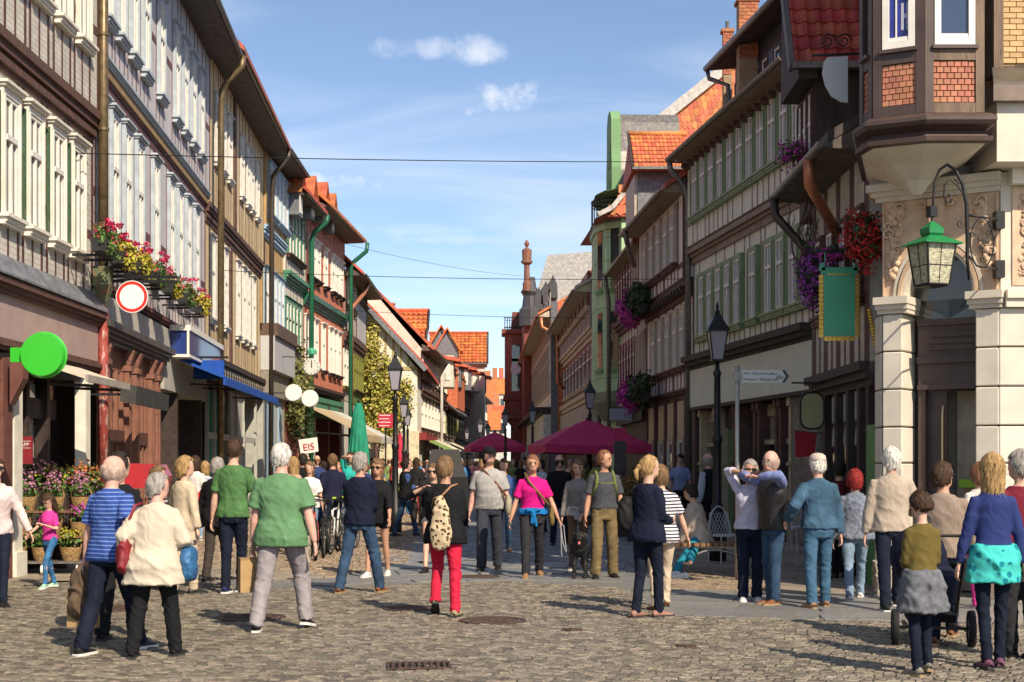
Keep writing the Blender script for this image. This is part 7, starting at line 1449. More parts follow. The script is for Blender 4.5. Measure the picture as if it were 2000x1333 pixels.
def person(key, label, feet=None, top=None, H=None, yaw=0, sex='m', g=1.0, tp=None, bt=None, shoe=None, hair=('short', 'brown'), la='hang', ra='hang', lean=.02, hy=0, hp=0, skin=0, vox=.013, group=None, coat=None, seat=None, lift=(0, 0), glasses=None, cap=None, proto=False, fine=True, belly=0.0, sw=1.0, headk=1.0, waist=None, name='person', cat='person', jitter=0):
 """feet: photograph columns and rows of left and right foot; top: row of the crown of the head; yaw 0 looks away from the camera, 180 at it"""
 if seat: root = Vector(seat); fl, fr = (G(*p) for p in feet)
 elif proto: root = Vector((0, 0, 0)); fl, fr = Vector((-.09, feet[0], 0)), Vector((.09, feet[1], 0))
 else:
  fl, fr = (G(*p) for p in feet); root = (fl + fr) / 2
 if H is None: H = EYE + (HOR - top) / FPX * root.y + lean * .06
 s = H / 1.75; ry = R(yaw); inv = Matrix.Rotation(-ry, 3, 'Z'); root.z = 0
 if not proto: fl, fr = inv @ (fl - root), inv @ (fr - root)
 if not seat and not proto and fl.x > fr.x - .04 * s:            # never cross the legs
  m_ = (fl.x + fr.x) / 2; fl.x, fr.x = m_ - .05 * s, m_ + .05 * s
 o = thing(name, label, cat, root, ry, group); PEOPLE[key] = o; o['s'] = s
 tab = MEN if sex == 'm' else WOM
 l1, l2, az = .435 * s, .415 * s, .085 * s
 hw = (.088 if sex == 'm' else .092) * s
 ank = []
 for i, p in enumerate((fl, fr)): ank.append(Vector((p.x, p.y, az + lift[i] * s)))
 if seat: hz = (seat[2] + .06)
 else: hz = min(math.sqrt(max(.2, (l1 + l2) ** 2 * .994 - (a.x - sx * hw) ** 2 - a.y ** 2)) + a.z for a, sx in zip(ank, (-1, 1))); hz = min(hz, .935 * s)
 dz = hz - .93 * s
 def sp(z): return lean * s * max(0, (z - .95)) / .5 * 1.05                # the spine leans forward above the hips
 def ringset(e, z0, z1, flare=0.0, gg=g, over=False):
  out = []
  zs = [z0] + [t[0] for t in tab if z0 + .02 < t[0] < z1 - .02] + [z1]
  for z in zs:
   t = np.interp(z, [q[0] for q in tab], [q[1] for q in tab]); d = np.interp(z, [q[0] for q in tab], [q[2] for q in tab]); yo = np.interp(z, [q[0] for q in tab], [q[3] for q in tab])
   k = gg if z < 1.33 else 1 + (gg - 1) * .45
   bl = belly * math.exp(-((z - 1.08) / .13) ** 2); fl_ = flare * max(0, (1.06 - z))
   out.append((0, (yo + bl * .5) * s + sp(z), z * s + dz, (max(t * k * (sw if z > 1.3 else 1), (.186 * gg * np.interp(z, [.95, 1.06], [1, .5])) if over and z < 1.05 else 0) + e + fl_) * s, (max(d * k, .112 * gg if over and z < 1.0 else 0) + bl * .5 + e + fl_ * .9) * s))
  return out
 # joints
 shd = [Vector((sx * .162 * sw * (1 if sex == 'm' else .90) * (1 + (g - 1) * .4) * s, sp(1.41) - .012 * s, 1.375 * s + dz)) for sx in (-1, 1)]
 arms = []
 for sx, sh, spec in zip((-1, 1), shd, (la, ra)):
  w = ARM[spec] if isinstance(spec, str) else spec
  t = Vector((sx * w[0] * s * (1 + (g - 1) * .5), w[1] * s + sp(w[2] if w[2] > .95 else .95), w[2] * s + dz)); e, wv = ik(sh, t, .285 * s, .255 * s, Vector((sx * .5, -1, -.25))); arms.append((sh, e, wv))
 hips = [Vector((sx * hw, 0, hz)) for sx in (-1, 1)]; legs = []
 for a, hp_ in zip(ank, hips):
  k, a2 = ik(hp_, a, l1, l2, Vector((hp_.x * .4, 1, .15 if not seat else 1))); legs.append((hp_, k, a2))
 hc = Vector((0, sp(1.6) * 1.08 + .012 * s, 1.628 * s + dz)); nk = Vector((0, sp(1.47) - .012 * s, 1.45 * s + dz)); hk = s * headk * 1.04
 HM = Matrix.Translation(hc) @ Matrix.Rotation(R(hy), 4, 'Z') @ Matrix.Rotation(R(hp), 4, 'X')
 # body
 b = MB(); rings(b, ringset(-.012, .80, 1.47)); b.tube([nk - Vector((0, 0, .06 * s)), nk + Vector((0, .005, .03)) * s, hc + Vector((0, -.012 * s, -.03 * s))], [.062 * s, .054 * s * (1 + (g - 1) * .5), .052 * s], 14)
 hd = MB(); hd.ball((0, -.004, .018), .1, .80, .97, 1.04, 20, 14); hd.ball((0, .028, -.055), .07, .80, .86, .95, 16, 10); hd.ball((0, .093, -.028), .014, .9, 1.2, 1.5, 8, 6); hd.ball((0, .075, -.01), .03, 1.3, .7, 1.0, 10, 7); hd.ball((0, .084, -.072), .02, 1.2, .6, .7, 8, 6)
 for sx in (-1, 1): hd.ball((sx * .078, -.008, -.018), .026, .42, .72, 1.25, 8, 7)
 hd.xf(HM @ Matrix.Scale(hk, 4)); b.merge(hd)
 for (sh, e, w) in arms:
  m1 = sh.lerp(e, .45); m2 = e.lerp(w, .3); gg = (1 + (g - 1) * .6) * (1.0 if sex == 'm' else .88)
  b.tube([sh + (sh - e) * -.02, m1, e, m2, e.lerp(w, .75), w], [.050 * s * gg, .047 * s * gg, .039 * s * gg, .043 * s * gg, .033 * s * gg, .026 * s * gg], 12)
  d = (w - e).normalized(); side = d.cross(Vector((0, 1, 0.2))).normalized(); c = w + d * .05 * s; q = MB().ball((0, 0, 0), .05, .78, .36, 1.1, 10, 8); q.xf(Matrix.Translation(c) @ Matrix((d.cross(side).normalized(), side, d)).transposed().to_4x4() @ Matrix.Scale(s, 4)); b.merge(q)
 for (h_, k, a) in legs:
  b.tube([h_, h_.lerp(k, .35), k, k.lerp(a, .3), k.lerp(a, .75), a, a + Vector((0, 0, -.05 * s))], [.082 * s * g, .072 * s * g, .046 * s, .048 * s, .037 * s, .032 * s, .032 * s], 12)
  b.ball(a + Vector((0, .05 * s, -.05 * s)), .05 * s, .7, 1.7, .5, 8, 6)
 bd = b.build('body', SKIN[skin], o); queue(bd, vox * 1.05, 2)
 if fine:
  fb = MB()
  for (sh, e, w), sx in zip(arms, (-1, 1)):
   d = (w - e).normalized(); side = d.cross(Vector((0, 1, .2))).normalized(); wide = d.cross(side).normalized(); base = w + d * .085 * s; curl = -side * sx if False else side * (-1 if side.x * sx > 0 else 1)
   for q, (off, ln) in enumerate(((-.030, .062), (-.010, .074), (.010, .070), (.029, .055))):
    p = base + wide * off * s; pts = [p - d * .02 * s]; dd = d.copy(); 
    for j, fr_ in enumerate((.42, .32, .26)):
     dd = (dd + curl * (.28 + .22 * j)).normalized(); p = p + dd * ln * fr_ * s; pts.append(p.copy())
    fb.tube(pts, [.0095 * s, .009 * s, .008 * s, .0065 * s], 6)
   fw = wide if wide.y > 0 else -wide; p = w + d * .03 * s + fw * .03 * s; fb.tube([p - fw * .012 * s, p + (d * .5 + fw * .8).normalized() * .03 * s + curl * .006, p + (d * .8 + fw * .55).normalized() * .058 * s + curl * .014], [.012 * s, .0105 * s, .008 * s], 6)
  FING[key] = (fb.v, fb.f); bd['fingers'] = key
 # clothes
 sd = hash(key) % 97 if False else sum(map(ord, key)) % 97
 if bt:
  kind, bm_ = bt[0], bt[1]; wd = bt[2] if len(bt) > 2 else 1.0; b = MB()
  if kind == 'skirt':
   b = MB(); rs_ = ringset(.012, wd, 1.04, .10); rings(b, rs_)
  else:
   rings(b, ringset(.004, .80, 1.03)); 
   for (h_, k, a) in legs:
    th = (.090, .084, .066, .063, .058, .057)
    if kind == 'shorts': pts = [h_, h_.lerp(k, .3), h_.lerp(k, wd)]; rr = [.1 * s * g, .096 * s * g, .092 * s * g]
    else: pts = [h_ + Vector((0, 0, .02)), h_.lerp(k, .4), k, k.lerp(a, .3), k.lerp(a, .75), a + Vector((0, 0, -.035 * s))]; rr = [th[i] * s * (g if i < 2 else 1 + (g - 1) * .5) * (1 if i < 2 else wd) for i in range(6)]
    b.tube(pts, rr, 14)
  queue(b.build({'skirt': 'skirt', 'shorts': 'shorts'}.get(kind, 'trousers'), bm_, o), vox, 3, fold_leg(sd, s) if kind == 'trousers' else fold_top(sd, s, .004))
 def top_garment(nm, mt, slv, hem, e, flare=0.0, amp=.0075, collar=0.0, neck=1.455):
  b = MB(); rs_ = ringset(e, hem, neck, flare, over=True); rings(b, rs_)
  if collar: q = rs_[-1]; rings(b, [(0, q[1] - .004, q[2] - .02 * s, .068 * s, .070 * s), (0, q[1] + .0, q[2] + collar * s, .064 * s, .066 * s)])
  for (sh, el, w) in arms:
   gg = (1 + (g - 1) * .6) * (1.0 if sex == 'm' else .9); ex = e * .8 * s
   inn = Vector((sh.x * .5, sh.y, sh.z + .012 * s))
   if slv == 's': pts = [inn, sh, sh.lerp(el, .4), sh.lerp(el, .80)]; rr = [.045 * s * gg, .053 * s * gg + ex * .7, .056 * s * gg + ex, .060 * s * gg + ex * 1.3]
   elif slv == '3': pts = [inn, sh, sh.lerp(el, .5), el, el.lerp(w, .45)]; rr = [.045 * s * gg, .053 * s * gg + ex * .7, .053 * s * gg + ex, .048 * s * gg + ex, .046 * s * gg + ex]
   elif slv == 'l': pts = [inn, sh, sh.lerp(el, .5), el, el.lerp(w, .5), w + (w - el).normalized() * -.005]; rr = [.045 * s * gg, .053 * s * gg + ex * .7, .053 * s * gg + ex, .047 * s * gg + ex, .044 * s * gg + ex, .034 * s * gg + ex]
   else: pts = [inn, sh.lerp(inn, .3)]; rr = [.045 * s * gg, .050 * s * gg + ex * .7]
   b.tube(pts, rr, 14)
  return queue(b.build(nm, mt, o), vox, 4, fold_top(sd + 11, s, amp))
 if tp: 
  t = dict(nm='shirt', slv='s', hem=.90, e=.016, flare=.0, collar=0.0); t.update(tp); m_ = t.pop('m'); top_garment(t.pop('nm'), m_, **t)
 if coat:
  t = dict(nm='jacket', slv='l', hem=.80, e=.034, flare=.05, collar=.02, amp=.008); t.update(coat); m_ = t.pop('m'); top_garment(t.pop('nm'), m_, **t)
 if waist:                                        # a jacket tied round the hips: (material, lower edge, flare)
  b = MB(); rings(b, ringset(.036, waist[1], 1.02, waist[2], over=True)); b.tube([Vector((sx * .05 * s, sp(1) + .15 * s * g * waist[3], z * s + dz)) for sx, z in ((-2, 1.0), (-.6, .99), (.2, .93), (.5, .80))], [.03 * s] * 4, 8); b.tube([Vector((sx * .05 * s, sp(1) + .16 * s * g * waist[3], z * s + dz)) for sx, z in ((2, 1.0), (.6, .99), (-.3, .92), (-.9, .76))], [.03 * s] * 4, 8)
  queue(b.build('tied_jacket', waist[0], o), vox, 3, fold_top(sd + 5, s, .012))
 if shoe:
  for i, (a, p) in enumerate(zip(ank, (fl, fr))):
   sm, sole = shoe[0], shoe[1]; M_ = Matrix.Translation((p.x, p.y, 0)) @ Matrix.Rotation(R((8, -8)[i]), 4, 'Z')
   if lift[i]: M_ = Matrix.Translation((p.x, p.y, lift[i] * s * .98)) @ Matrix.Rotation(R((8, -8)[i]), 4, 'Z') @ Matrix.Rotation(-math.atan2(lift[i], .17), 4, 'X')
   f_ = foot_mesh(s * 1.0, boot=shoe[2] if len(shoe) > 2 else 0.0); f_.xf(M_); so_ = f_.build('shoe', sm, o, True); q = foot_mesh(s, True); q.xf(M_); q.build('sole', SOLE[sole], so_)
 if hair: 
  hm = hair_mesh(hair[0], sd); hm.xf(HM @ Matrix.Scale(hk, 4)); hm.build('hair', HAIR[hair[1]], o, True)
 if fine and abs(((yaw + hy + 180) % 360) - 180) > 80:
  ey = MB()
  for sx in (-1, 1): ey.ball((sx * .030, .088, .004), .010, 1.3, .5, .7, 8, 5); ey.box(sx * .030 - .018, sx * .030 + .018, .088, .096, .020, .026)
  ey.xf(HM @ Matrix.Scale(hk, 4)); ey.build('eyes', HAIR['dark'], o); mo = MB().ball((0, .094, -.070), .014, 1.5, .5, .35, 8, 5); mo.xf(HM @ Matrix.Scale(hk, 4)); mo.build('mouth', mat('lips', (.40, .14, .12), .5), o)
 if glasses:
  gl = MB(); up = .06 if glasses == 'up' else 0; yy = .094 if not up else .06
  for sx in (-1, 1): gl.ball((sx * .033, yy, .006 + up * 1.6), .026, 1.15, .25, .8, 10, 6); gl.bar((sx * .064, yy - .012, .01 + up * 1.6), (sx * .083, -.01, .006 + up * 1.3), .006, .008)
  gl.bar((-.012, yy, .012 + up * 1.6), (.012, yy, .012 + up * 1.6), .006, .006); gl.xf(HM @ Matrix.Scale(hk, 4)); gl.build('sunglasses' if glasses != 'clear' else 'spectacles', mat('dark_lens', (.01, .01, .012), .15, 0, 1, 0), o)
 if cap:
  c = MB().lathe([(.086, 0), (.09, .03), (.082, .065), (.05, .09), (.005, .098)], 20, (0, -.006, .035), 1, 1.16); c.poly([(-.06, .09, .045), (-.045, .15, .035), (0, .165, .033), (.045, .15, .035), (.06, .09, .045), (0, .06, .05)], (0, 0, .008)); c.xf(HM @ Matrix.Scale(hk, 4)); c.build('cap', cap, o, True)
 o['_a'] = [tuple(v) for ar in arms for v in ar]; o['_h'] = (*hc, s); 
 return o
def loc_to_world(o, p): return o.matrix_basis @ Vector(p)
def hand_of(key, right=True):                       # world position of a person's fist
 o = PEOPLE[key]; a = [Vector(v) for v in o['_a']]; e, w = (a[4], a[5]) if right else (a[1], a[2]); return loc_to_world(o, w + (w - e).normalized() * .10 * o['s'])
# ------------------------------------------------------------------ who stands where
DENIM = cloth('denim', (.035, .068, .125), var=.3, scale=5, worn=(.30, (.12, .19, .28))); NAVYJ = cloth('navy_jean', (.010, .014, .027), var=.25, scale=6); BLACK = cloth('black', (.012, .012, .014)); CHAR = cloth('charcoal', (.028, .028, .032)); NAVY = cloth('navy', (.010, .013, .030))
WHT = cloth('white', (.72, .70, .68)); BEIGE = cloth('beige', (.52, .42, .30)); BROWN = cloth('brown', (.12, .08, .05)); LTJEAN = cloth('light_jean', (.20, .28, .38), var=.3, scale=5, worn=(.3, (.4, .47, .55)))
SH = lambda n, c: mat('shoe_' + n, c, .5, .2, 12, .2, 60, spec=.4)
S_BLK, S_BRN, S_WHT, S_TAN, S_NVY, S_GRY = SH('black', (.012, .012, .013)), SH('brown', (.19, .075, .03)), SH('white', (.66, .64, .62)), SH('tan', (.33, .18, .09)), SH('navy', (.02, .03, .09)), SH('grey', (.22, .20, .16))
P = person
GP, GJ = cloth('green_polo', (.115, .235, .115), var=.1), cloth('green_tee', (.075, .17, .06), var=.18)
P('stripe', 'bald man in blue striped polo shirt carrying a brown jacket', ((158, 1282), (272, 1268)), 880, yaw=-28, hair=('bald', 'stubble'), tp=dict(m=cloth('blue_stripe', (.03, .07, .27), stripes=(2, .034, .28, (.16, .24, .50))), slv='s', hem=.84, e=.024, collar=.02), bt=('trousers', NAVYJ, 1.08), shoe=(S_BLK, 'white'), la=(.30, .02, .80), ra='pocket', hy=-30, g=1.14, skin=2)
P('blackcap', 'person in black behind the man in blue stripes, sunglasses on head', ((212, 1252), (248, 1240)), 878, yaw=-10, sex='w', hair=('short', 'dark'), tp=dict(m=BLACK, slv='l', hem=.8, e=.03), bt=('trousers', BLACK, 1.25), shoe=(S_BLK, 'dark'), glasses='up', hy=-30)
P('coat', 'elderly woman in cream raincoat with a red shoulder bag', ((258, 1287), (343, 1282)), 925, yaw=-8, sex='w', g=1.12, hair=('short', 'grey'), coat=dict(m=cloth('cream_coat', (.56, .485, .375), var=.08), hem=.70, e=.045, flare=.16, collar=.03, amp=.010), bt=('trousers', BLACK, 1.12), shoe=(S_BLK, 'dark'), ra='bend', la='pocket', hy=-50, hp=-8, lean=.07, skin=2)
P('greenpolo', 'stout man in green polo shirt and grey trousers carrying a paper bag', ((499, 1236), (597, 1228)), 862, yaw=-4, g=1.18, belly=.04, hair=('crop', 'white'), tp=dict(m=GP, slv='s', hem=.80, e=.03, flare=.03, collar=.025), bt=('trousers', cloth('grey_trouser', (.30, .27, .28)), 1.12), shoe=(S_BLK, 'white'), la=(.26, .06, .78), ra=(.30, .0, .79), hy=-22, skin=2, sw=1.08, lift=(0, .03))
P('greentee', 'tall young man in green T-shirt and dark jeans', ((440, 1160), (470, 1157)), 857, yaw=-14, hair=('crop', 'brown'), tp=dict(m=GJ, slv='s', hem=.86, e=.014), bt=('trousers', NAVYJ, .95), shoe=(S_NVY, 'white'), la='hang', ra='bend', skin=0)
P('navysweater', 'man in navy sweater and washed jeans, legs apart', ((662, 1160), (742, 1158)), 882, yaw=-20, hair=('short', 'grey'), tp=dict(m=NAVY, slv='l', hem=.86, e=.022), bt=('trousers', DENIM, 1.1), shoe=(S_BRN, 'tan'), la='belly', ra='belly', hy=-25, skin=1, g=1.03)
P('shorts', 'woman in black top and shorts with white sneakers', ((758, 1124), (718, 1128)), 895, yaw=168, sex='w', hair=('bob', 'dblond'), tp=dict(m=BLACK, slv='3', hem=.80, e=.02), bt=('shorts', BLACK, .42), shoe=(S_WHT, 'white'), glasses='dark', la='fwd', skin=1)
P('blackbag', 'woman in black blouse and grey skirt with sunglasses and black boots', ((856, 1112), (838, 1120)), 893, yaw=172, sex='w', g=1.05, hair=('pony', 'dblond'), tp=dict(m=BLACK, slv='3', hem=.84, e=.022), bt=('skirt', cloth('tweed', (.16, .16, .16), var=.4, scale=60), .60), shoe=(S_BLK, 'dark', .03), glasses='dark', ra='strap', la='lap')
P('leopard', 'woman in black cardigan and crimson trousers with a leopard print sack', ((850, 1203), (889, 1206)), 893, yaw=-6, sex='w', g=1.10, hair=('short', 'dblond'), tp=dict(m=BLACK, nm='cardigan', slv='l', hem=.80, e=.03, flare=.04), bt=('trousers', cloth('crimson', (.56, .02, .055), var=.12), .98), shoe=(SH('leopard', (.3, .24, .14)), 'dark'), la='belly', ra='belly', hy=-35, lift=(.10, 0), skin=1)
P('greytee', 'man in grey T-shirt and black cap with a shoulder bag', ((972, 1112), (940, 1116)), 872, yaw=176, g=1.12, belly=.05, hair=('short', 'dark'), tp=dict(m=cloth('grey_tee', (.36, .35, .34)), slv='s', hem=.88, e=.018), bt=('trousers', cloth('slate_trouser', (.04, .045, .06)), 1.15), shoe=(S_BLK, 'dark'), cap=BLACK, la='hang', ra='hang', hy=30, skin=2)
P('magenta', 'woman in magenta T-shirt with a blue jacket round her waist', ((1053, 1124), (1027, 1131)), 882, yaw=182, sex='w', g=1.03, hair=('pony', 'ginger'), tp=dict(m=cloth('magenta', (.62, .012, .20), var=.1), slv='s', hem=.92, e=.014), bt=('trousers', CHAR, 1.05), shoe=(S_TAN, 'tan', .02), la=(.36, .06, .84), ra=(.31, .08, .84), skin=1, waist=(cloth('sky_jacket', (.012, .16, .42)), .93, .0, 1))
P('girlgrey', 'girl in grey patterned sweater with a jacket tied round her waist', ((1140, 1112), (1118, 1114)), 898, yaw=174, sex='w', g=.92, hair=('long', 'dblond'), tp=dict(m=cloth('grey_pattern', (.20, .19, .185), dots=(70, .33, (.45, .43, .40))), slv='l', hem=.86, e=.02), bt=('trousers', BROWN, 1.0), shoe=(S_GRY, 'white'), hp=-12, la='lap', skin=0, waist=(cloth('pale_grey_jacket', (.36, .36, .38)), .86, .05, 1))
P('hiker', 'hiker in grey T-shirt and olive cargo trousers with a green rucksack', ((1197, 1129), (1163, 1131)), 880, yaw=186, hair=('crop', 'ginger'), tp=dict(m=cloth('slate_tee', (.065, .068, .08)), slv='s', hem=.95, e=.012), bt=('trousers', cloth('olive_cargo', (.17, .125, .06), var=.25), 1.28), shoe=(S_BLK, 'dark', .03), hy=55, la='hang', ra='hang', skin=1)
P('cardigan', 'young woman in navy cardigan and navy jeans with a black bag', ((1242, 1207), (1286, 1206)), 890, yaw=-52, sex='w', hair=('pony', 'blond'), tp=dict(m=NAVY, nm='cardigan', slv='l', hem=.82, e=.028, flare=.08), bt=('trousers', NAVYJ, .92), shoe=(SH('mauve', (.30, .15, .11)), 'dark', .02), la='belly', ra='belly', hy=-22, g=1.05)
P('breton', 'woman in striped shirt and cream trousers', ((1282, 1194), (1300, 1186)), 905, yaw=12, sex='w', g=1.08, hair=('short', 'dblond'), tp=dict(m=cloth('breton', (.68, .66, .66), stripes=(2, .036, .42, (.02, .02, .06))), slv='s', hem=.82, e=.02), bt=('trousers', cloth('cream_trouser', (.60, .48, .36)), 1.0), shoe=(S_BRN, 'dark'), ra='out', la='bend')
P('lilac', 'person in lilac T-shirt lifting sunglasses with both hands', ((1478, 1176), (1452, 1176)), 900, yaw=176, sex='w', g=1.02, hair=('short', 'grey'), tp=dict(m=cloth('lilac_tee', (.52, .50, .62)), slv='3', hem=.90, e=.02), bt=('trousers', NAVY, 1.15), shoe=(S_WHT, 'white'), la='eye', ra='eye', glasses='dark', skin=1)
P('vest', 'man in black padded vest and blue shirt holding up his hand', ((1500, 1181), (1522, 1183)), 882, yaw=118, hair=('bald', 'stubble'), tp=dict(m=cloth('blue_shirt', (.20, .24, .46), var=.1), slv='l', hem=.86, e=.014), coat=dict(m=mat('padded_vest', (.022, .020, .022), .35, .3, 20, .8, 40, .01), nm='vest', slv='0', hem=.86, e=.036, flare=.0, collar=.03, amp=.006), bt=('trousers', DENIM, 1.1), shoe=(S_BRN, 'tan'), la=(.10, .26, 1.46), ra=(.10, .26, 1.46), hy=20, skin=2)
P('denimman', 'man in denim jacket, jeans and pale cap', ((1586, 1190), (1612, 1186)), 887, yaw=8, hair=('crop', 'white'), coat=dict(m=cloth('denim_jacket', (.045, .095, .15), var=.3, scale=6, worn=(.32, (.11, .22, .31))), hem=.90, e=.03, flare=.0, collar=.03), bt=('trousers', cloth('blue_jean', (.05, .115, .19), var=.25, worn=(.3, (.13, .22, .31))), 1.08), shoe=(S_TAN, 'tan'), cap=cloth('pale_cap', (.5, .42, .36)), la=(.34, .10, 1.0), ra='hang', hy=6, skin=2)
P('redhair', 'woman with dyed red hair, grey cardigan and pale jeans', ((1660, 1176), (1680, 1168)), 912, yaw=-8, sex='w', g=1.06, hair=('curly', 'red'), tp=dict(m=cloth('grey_marl', (.16, .18, .23), var=.4, scale=26), nm='cardigan', slv='l', hem=.84, e=.03, flare=.05, collar=.02), bt=('trousers', LTJEAN, .95), shoe=(S_WHT, 'white'))
P('beigesweater', 'white-haired man in beige sweater and dark jeans', ((1730, 1196), (1752, 1185)), 864, yaw=-14, hair=('short', 'white'), tp=dict(m=cloth('oatmeal', (.42, .345, .27), var=.1), slv='l', hem=.87, e=.024, collar=.03), bt=('trousers', NAVYJ, 1.05), shoe=(S_BLK, 'white'), la='hang', ra='bend', hy=8)
P('pusher', 'man in brown and lilac jersey pushing the pram', ((1835, 1262), (1848, 1244)), 887, yaw=-22, hair=('short', 'brown'), tp=dict(m=cloth('taupe_jersey', (.27, .21, .165), var=.1), slv='l', hem=.86, e=.022, collar=.02), bt=('trousers', NAVYJ, 1.0), shoe=(S_BRN, 'tan'), la='fwd', ra='fwd', hy=-38, glasses='dark', skin=1, g=1.05)
P('boy', 'boy in olive shirt with a grey jacket tied round his waist', ((1792, 1322), (1812, 1316)), 962, yaw=10, g=.80, sw=.86, headk=1.10, hair=('crop', 'brown'), tp=dict(m=cloth('olive', (.14, .105, .03), var=.12), slv='l', hem=.92, e=.018), bt=('trousers', NAVYJ, 1.0), shoe=(S_GRY, 'tan', .02), la='belly', ra='belly', hp=-26, hy=12, lift=(0, .02), waist=(cloth('grey_fleece', (.13, .135, .15), var=.25, scale=20), .60, .16, 1))
P('starsgirl', 'girl with long blond hair, blue top and turquoise star jacket at her waist', ((1928, 1308), (1952, 1304)), 888, yaw=-4, sex='w', g=.88, hair=('long', 'blond'), tp=dict(m=cloth('royal_blue', (.028, .042, .15), var=.12), slv='l', hem=.92, e=.014), bt=('trousers', NAVYJ, .88), shoe=(SH('plum', (.16, .06, .10)), 'dark'), la=(.29, .06, .80), ra=(.29, .06, .80), waist=(cloth('turquoise_stars', (.06, .50, .46), dots=(12, .40, (.012, .20, .26))), .70, .06, 1))
P('redtee', 'grey-haired man in dark red T-shirt at the edge of the square', ((1982, 1284), (2010, 1290)), 880, yaw=6, hair=('short', 'grey'), tp=dict(m=cloth('claret', (.17, .02, .035)), slv='s', hem=.86, e=.02), bt=('trousers', CHAR, 1.1), shoe=(S_BLK, 'dark'), hy=35)
P('bluemum', 'woman in pale pink blouse and dark jeans holding a girl\'s hand', ((6, 1186), (-22, 1180)), 890, yaw=205, sex='w', hair=('pony', 'brown'), tp=dict(m=cloth('pale_blouse', (.62, .50, .48), dots=(60, .22, (.50, .22, .24))), slv='l', hem=.86, e=.02), bt=('trousers', NAVYJ, .9), shoe=(S_BLK, 'dark'), la=(.38, .05, .86), glasses='dark')
P('girl', 'small girl in pink T-shirt and blue jeans looking down', ((88, 1151), (106, 1146)), 962, yaw=158, sex='w', g=.82, sw=.88, headk=1.12, hair=('long', 'brown'), tp=dict(m=cloth('pink', (.66, .05, .30), dots=(30, .18, (.7, .4, .5))), slv='s', hem=.90, e=.014), bt=('trousers', cloth('bright_jean', (.045, .15, .32), var=.3), .9), shoe=(SH('mint', (.3, .5, .35)), 'white'), ra=(.42, .08, 1.02), la='phone', hp=-28, lift=(.02, .0))
# second row
V2 = dict(vox=.018, fine=False)
P('beigewoman', 'woman with short blond hair and beige outfit beyond the raincoat woman', ((350, 1164), (366, 1160)), 893, yaw=-40, sex='w', hair=('curly', 'blond'), tp=dict(m=BEIGE, slv='l', hem=.7, e=.03, flare=.05), bt=('trousers', BEIGE, 1.1), shoe=(S_BLK, 'dark'), hy=-30, **V2)
P('stripeold', 'old woman in striped top behind the raincoat woman', ((296, 1150), (312, 1148)), 912, yaw=-60, sex='w', hair=('curly', 'dblond'), tp=dict(m=cloth('plum_stripe', (.55, .5, .48), stripes=(2, .06, .5, (.08, .03, .05))), slv='3', hem=.84, e=.02), bt=('trousers', CHAR), shoe=(S_BLK, 'dark'), **V2)
P('redbagwoman', 'woman in white patterned blouse and black skirt with a red bag', ((372, 1058), (388, 1054)), 884, yaw=-15, sex='w', hair=('bob', 'brown'), tp=dict(m=cloth('white_pattern', (.66, .63, .6), dots=(40, .2, (.2, .2, .3))), slv='s', hem=.9, e=.02), bt=('skirt', BLACK, .62), shoe=(S_TAN, 'tan'), **V2)
P('blondblue', 'blond woman in pale blue blouse and jeans by the shop', ((392, 1056), (408, 1052)), 893, yaw=5, sex='w', hair=('bob', 'blond'), tp=dict(m=cloth('pale_blue', (.42, .46, .54)), slv='l', hem=.84, e=.025), bt=('trousers', LTJEAN), shoe=(S_WHT, 'white'), **V2)
P('darkjacket', 'man in black jacket and grey-brown trousers beside the green T-shirt', ((414, 1138), (430, 1134)), 893, yaw=-25, hair=('short', 'grey'), coat=dict(m=BLACK, hem=.78), bt=('trousers', cloth('umber', (.05, .04, .035)), 1.1), shoe=(S_BLK, 'dark'), **V2)
P('peach', 'blond woman in sleeveless peach top behind the bicycles', ((566, 1085), (582, 1083)), 893, yaw=20, sex='w', hair=('long', 'blond'), tp=dict(m=cloth('peach', (.56, .32, .22)), slv='0', hem=.9, e=.02), bt=('trousers', LTJEAN), shoe=(S_WHT, 'white'), **V2)
P('whitetop', 'woman in white flowered top facing the square behind the bicycles', ((612, 1078), (598, 1078)), 903, yaw=178, sex='w', hair=('bob', 'dblond'), tp=dict(m=cloth('white_flower', (.70, .67, .66), dots=(26, .2, (.25, .25, .4))), slv='s', hem=.85, e=.025), bt=('trousers', LTJEAN), shoe=(S_WHT, 'white'), **V2)
P('navypolo', 'man in navy polo with red trim behind the bicycles', ((640, 1078), (660, 1076)), 886, yaw=15, hair=('crop', 'dblond'), tp=dict(m=cloth('navy_red', (.014, .016, .04)), slv='s', hem=.86, e=.02, collar=.02), bt=('trousers', NAVYJ), shoe=(S_WHT, 'white'), skin=1, **V2)
P('teal', 'person in turquoise shirt shading the eyes under the green parasol', ((692, 1046), (678, 1046)), 884, yaw=190, sex='w', hair=('short', 'brown'), tp=dict(m=cloth('turquoise', (.03, .40, .36)), slv='s', hem=.86, e=.02), bt=('trousers', LTJEAN), shoe=(S_WHT, 'white'), ra=(.05, .22, 1.64), **V2)
P('boyblue', 'small boy in blue shirt behind the bicycles', ((626, 1075), (634, 1073)), 948, yaw=10, headk=1.1, g=.85, sw=.88, hair=('short', 'brown'), tp=dict(m=cloth('kid_blue', (.03, .10, .32)), slv='s', hem=.88, e=.02), bt=('trousers', DENIM), shoe=(S_WHT, 'white'), **V2)
P('fiddler', 'man in blue shirt and black waistcoat by the black piano', ((780, 1050), (802, 1046)), 893, yaw=-70, hair=('short', 'dark'), tp=dict(m=cloth('mid_blue', (.05, .09, .24)), slv='l', hem=.86, e=.022), coat=dict(m=BLACK, slv='0', hem=.86, nm='waistcoat', e=.03), bt=('trousers', DENIM), shoe=(S_BLK, 'dark'), la='cross', ra='cross', **V2)
